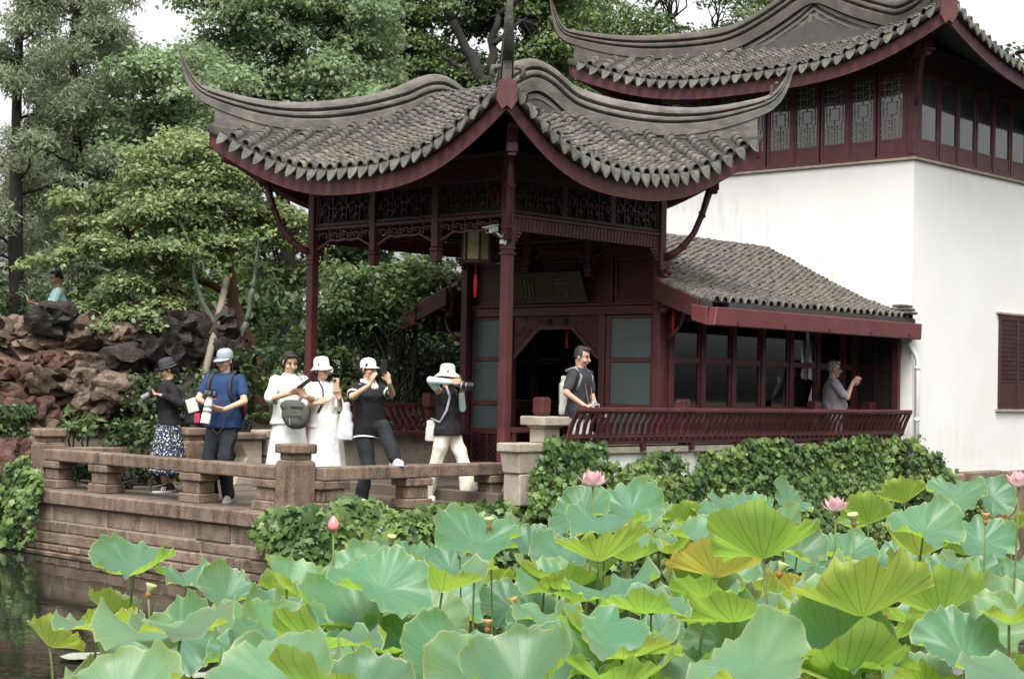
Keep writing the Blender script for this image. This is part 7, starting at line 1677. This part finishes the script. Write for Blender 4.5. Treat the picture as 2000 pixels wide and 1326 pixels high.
# 6 --- woman shooting with a long lens, striding right
p = Person('woman in black tank top, white trousers and sun hat aiming a long lens', gpos(872, 977), RT*.84+TC*.52, 1.55); p.lean((0, -.02, 0)).shoulders(.155); cb = at(884, 752, p.D-.16)
p.arm(1, p.loc(880, 746, -.24), (.9, .1, .55), p.dirl(.75, .2, .1), p.dirl(.3, -.9, 0), .9, -1); p.arm(-1, p.loc(902, 768, -.12), (-.3, .1, -1), p.dirl(.3, .1, .9), p.dirl(.2, 0, 1), .7, 1)
fa, fb = p.inv @ gpos(918, 979), p.inv @ gpos(826, 976); p.leg(-1, fa, (0, 1, 0)); p.leg(1, fb, (0, 1, 0))
p.head(p.dirl(.85, .5, -.02), 0); p.hair(hair_m, 'pony', True); p.sun_hat(c_cream, .065, .03, 1.0); p.done(); p.torso(c_black, 'tank_top', .025, 0, hem=.80, wide=1.10, thick=1.10, flare=.03, collar=False); p.trousers(c_cream, 1.12, .05)
m = MB()
for sd_ in (1, -1): S, E, Wr = p.S[sd_], p.J['E', sd_], p.J['W', sd_]; cap(m, S.lerp(E, .45), E, .050, .046); cap(m, E, E.lerp(Wr, .96), .046, .034); p.part(m, 'arm_sleeve', c_mint, .009, 2); m = MB()
p.shoe(-1, rubber, (0, 1, 0)); p.shoe(1, rubber, (0, 1, 0))
camera_obj('black camera with long black zoom lens pointing right', cb, RT*.93+TC*.30+Vector((0, 0, -.03)), .235, .044, plastic_k, plastic_k, Vector((0, 0, 1)), (.3, .6))
bc = at(842, 838, p.D+.04); soft_bag('shoulder_bag', 'off-white bag on the hip of the woman in the tank top', 'bag', [(bc, (.06, .07, .12), None), (bc+Vector((0, 0, -.06)), (.07, .08, .09), None)], offw)
bt = [o for o in bpy.data.objects if o.get('label', '').startswith('off-white bag on')][0]; strap_obj(bt, [p.M @ Vector((.085, .02, p.neck.z+.015)), p.M @ Vector((.125, .10, p.neck.z-.1)), p.M @ Vector((.17, .09, p.neck.z-.26)), p.M @ Vector((.19, .02, p.neck.z-.40)), bc+Vector((0, 0, .12))], .015, strap_g)
# 7 --- man in the dark grey T-shirt behind the bench
b7 = at(1128, 757, 19.55); b7.z = FL
p = Person('man in dark grey T-shirt with backpack leaning on the red bench rail', b7, RT*.84+TC*.5, 1.69); p.lean((0, .05, 0)).shoulders(.18)
p.arm(1, p.loc(1140, 791, -.34), (.8, -.6, -.3), p.dirl(.95, .2, -.1), p.dirl(0, 0, -1), .5, -1); p.arm(-1, p.loc(1166, 800, -.10), (-.7, -.5, -.4), p.dirl(.6, .5, -.2), p.dirl(0, .2, -1), .6, 1)
p.leg(1, (.1, 0, 0)); p.leg(-1, (-.1, .05, 0)); p.head(p.dirl(.86, .42, -.24), 0); p.hair(hair_s, 'short'); p.done(); p.torso(c_char, 't_shirt', 0, .72, hem=.82, wide=1.08, thick=1.02, flare=.01); p.trousers(c_light, 1.05)
for sd_ in (1, -1): p.shoe(sd_, rubber, (0, 1, 0))
cc = at(1160, 796, p.D-.30); camera_obj('small silver camera hanging on a brown strap from the man in grey', cc, RT*.5+TC*.8, .035, .025, plastic_k, metal_m)
sp_ = thing('camera_strap', 'brown leather camera strap round the neck of the man in grey', 'strap', cc)
for e in (1, -1): strap_obj(sp_, [p.M @ Vector((e*.06, -.03, p.neck.z+.025)), p.M @ Vector((e*.075, .08, p.neck.z-.03)), p.M @ Vector((e*.07, .135, p.neck.z-.16)), p.M @ Vector((e*.05, .17, p.neck.z-.36)), cc+RT*.05*-e+Vector((0, 0, .04))], .007, strap_br)
bc = at(1108, 780, p.D+.10); soft_bag('backpack', 'white backpack on the man in the dark grey T-shirt', 'backpack', [(bc, (.11, .11, .22), None), (bc+Vector((0, 0, .14)), (.09, .09, .16), None)], offw)
bt = [o for o in bpy.data.objects if o.get('label', '').startswith('white backpack on')][0]
for e in (1, -1): strap_obj(bt, [p.M @ Vector((e*.11, -.1, p.neck.z-.02)), p.M @ Vector((e*.12, .03, p.neck.z+.02)), p.M @ Vector((e*.135, .12, p.neck.z-.08)), p.M @ Vector((e*.155, .08, p.neck.z-.25))], .018, strap_g)
# 8 --- man in the grey polo by the tower
b8 = at_y(1628, 768, 12.72); b8.z = FL
p = Person('grey-haired man in grey polo photographing with his phone beside the tower', b8, RT*.97+TC*.1, 1.66, skin2); p.shoulders(.175); ph = at(1677, 737, p.D-.02)
p.arm(1, p.loc(1665, 748, -.14), (.4, -.3, -.9), p.dirl(.7, .1, .7), p.dirl(.6, -.6, 0), .7, -1); p.arm(-1, p.loc(1664, 752, .12), (-.3, -.3, -.9), p.dirl(.7, -.1, .7), p.dirl(.6, .6, 0), .7, 1)
p.leg(1, (.1, 0, 0)); p.leg(-1, (-.1, .03, 0)); p.head(p.dirl(.97, .1, -.04), 0, glasses=True); p.hair(hair_g, 'short'); p.done(); p.torso(c_lilac, 'polo', 0, .8, hem=.84, wide=1.16, thick=1.22, belly=.035); p.trousers(cloth('slacks', (.16,.15,.15)), 1.05)
for sd_ in (1, -1): p.shoe(sd_, sho_b, (0, 1, 0))
phone('phone held out by the man in the grey polo', ph, RT*-1+TC*.0, plastic_k)
# 9 --- man sitting on the rockery
b9 = at(118, 700, 24.4); b9.z = at(118, 618, 24.4).z-.58
p = Person('man in pale cyan shirt sitting on top of the rockery with a phone', b9, RT*-.9+TC*.35, 1.68, skin2); p.hip = Vector((0, -.05, .46)); dz = .86*p.k-.46; p.chest -= Vector((0, -.02, dz)); p.neck -= Vector((0, -.08, dz)); p.shoulders(.175)
p.arm(1, p.neck+Vector((.10, .30, -.24)), (.6, -.2, -.9), (0, 1, .2), (-.3, 0, 1), .7, -1); p.arm(-1, p.neck+Vector((-.06, .30, -.25)), (-.6, -.2, -.9), (0, 1, .2), (.3, 0, 1), .7, 1)
p.leg(1, (.1, .42, 0), (0, 1, .3)); p.leg(-1, (-.1, .40, 0), (0, 1, .3)); p.head(p.dirl(-.9, .35, -.35)); p.hair(hair_m, 'short'); p.done(.010); p.trousers(c_navy, 1.05, top=.98)
m = MB(); hp, nk = p.hip, p.neck
loft(m, [(hp.x, hp.y, hp.z-.02, .17, .13), (hp.x, hp.y+.0, hp.z+.12, .165, .13), (nk.x, (hp.y+nk.y)/2, (hp.z+nk.z)/2, .17, .125), (nk.x, nk.y, nk.z-.12, .185, .115), (nk.x, nk.y, nk.z-.05, .16, .085), (nk.x, nk.y, nk.z, .065, .06)], 18)
for sd_ in (1, -1): cap(m, p.S[sd_], p.S[sd_].lerp(p.J['E', sd_], .85), .066, .062)
p.part(m, 'shirt', c_cyan, .012, 3); phone('pale phone held by the man on the rockery', p.M @ (p.neck+Vector((0.02, .42, -.17))), p.M.to_3x3() @ Vector((0, -.8, .5)), rubber)
bake_deferred()
# ------------------------------------------------------------------ small fittings
lp = at(930, 480, 20.1); lt = thing('lantern', 'old glazed palace lantern hanging under the pavilion roof', 'lantern', lp)
paper = mat('lantern_panel', (.36,.31,.2), (.2,.17,.1), scale=14, rough=.6); 
MB().tube([lp+Vector((0,0,.33)), (lp.x, lp.y, 3.95)], .008, 6).build('chain', redd, lt)
for k in range(6):
    a = k*math.pi/3; a2 = a+math.pi/3; r_ = .17; P0 = Vector((math.cos(a)*r_, math.sin(a)*r_, 0)); P1 = Vector((math.cos(a2)*r_, math.sin(a2)*r_, 0))
    MB().bar(lp+P0+Vector((0,0,-.22)), lp+P0+Vector((0,0,.24)), .022, .022, (1,0,0)).build('post', redd, lt)
    q0, q1 = lp+P0*.96, lp+P1*.96; MB().add([q0+Vector((0,0,-.17)), q1+Vector((0,0,-.17)), q1+Vector((0,0,.17)), q0+Vector((0,0,.17))], [(0,1,2,3)]).build('panel', paper, lt)
    for z in (-.2, .2): MB().bar(lp+P0+Vector((0,0,z)), lp+P1+Vector((0,0,z)), .025, .03).build('rail', redd, lt)
MB().lathe([(.22, .24), (.21, .27), (.08, .33), (.01, .34)], 6, Matrix.Translation(lp)).build('roof', redd, lt)
tas = mat('tassel_red', (.55,.02,.02), (.4,.015,.015), scale=40, rough=.7)
MB().tube([lp+Vector((0,0,-.22)), lp+Vector((0,0,-.34))], .004, 5).build('cord', tas, lt); MB().lathe([(.004, -.34), (.018, -.36), (.016, -.39), (.024, -.43), (.020, -.62), (.004, -.63)], 10, Matrix.Translation(lp)).build('tassel', tas, lt, smooth=True)
for (x, y, lb) in ((1108, 655, 'red tassel hanging in the eight-sided doorway'), (1315, 625, 'red tassel hanging under the cabin eave')):
    c = at_x(x, y, CX0+.35) if x < 1200 else at_y(x, y, 12.9); t = thing('tassel', lb, 'tassel', c); MB().lathe([(.004, .16), (.014, .14), (.013, .11), (.02, .07), (.018, -.17), (.004, -.18)], 10, Matrix.Translation(c)).build('fringe', tas, t, smooth=True); MB().tube([c+Vector((0,0,.16)), c+Vector((0,0,.5))], .004, 5).build('cord', tas, t)
# security camera on the corner column
grey = mat('cctv_white', (.62,.62,.6), rough=.4); cc = Vector((PX0-.10, PY0+.02, 3.10)); ct = thing('security_camera', 'small white security camera with loose wires on the near corner column', 'security camera', cc)
M = Matrix.Translation(cc+TC*.06+RT*-.10+Vector((0,0,.02))) @ basis(TC*.8+RT*-.6+Vector((0,0,-.25))).to_4x4()
MB().cbox((0,0,0), (.075,.16,.065), M).build('housing', grey, ct, bevel=.012, seg=2); MB().cbox((0,.02,.042), (.095,.2,.008), M).build('hood', grey, ct, bevel=.003); MB().lathe([(.02,.0),(.02,.015)], 12, M @ Matrix.Translation((0,.08,0)) @ Matrix.Rotation(-math.pi/2,4,'X')).build('lens', glass_k, ct)
MB().tube([M @ Vector((0,-.06,-.03)), cc+Vector((0,0,-.05)), cc+Vector((.06,0,-.06))], .012, 8).build('bracket', grey, ct, smooth=True)
for k in range(3):
    MB().tube([cc+RT*.0+Vector((0,0,-.07)), cc+RT*(.05+.02*k)+TC*.06+Vector((0,0,.0)), cc+RT*(.08+.01*k)+TC*.07+Vector((0,0,-.05)), cc+RT*.05+TC*.05+Vector((0,0,-.12-.02*k)), cc+RT*.0+TC*.03+Vector((0,0,-.10))], .005, 5).build('wire', dp_m, ct, smooth=True)
MB().cbox((0,0,0), (.07,.05,.05), Matrix.Translation(cc+TC*.05+RT*.03+Vector((0,0,-.12)))).build('junction_box', grey, ct, bevel=.006)
bake_deferred()
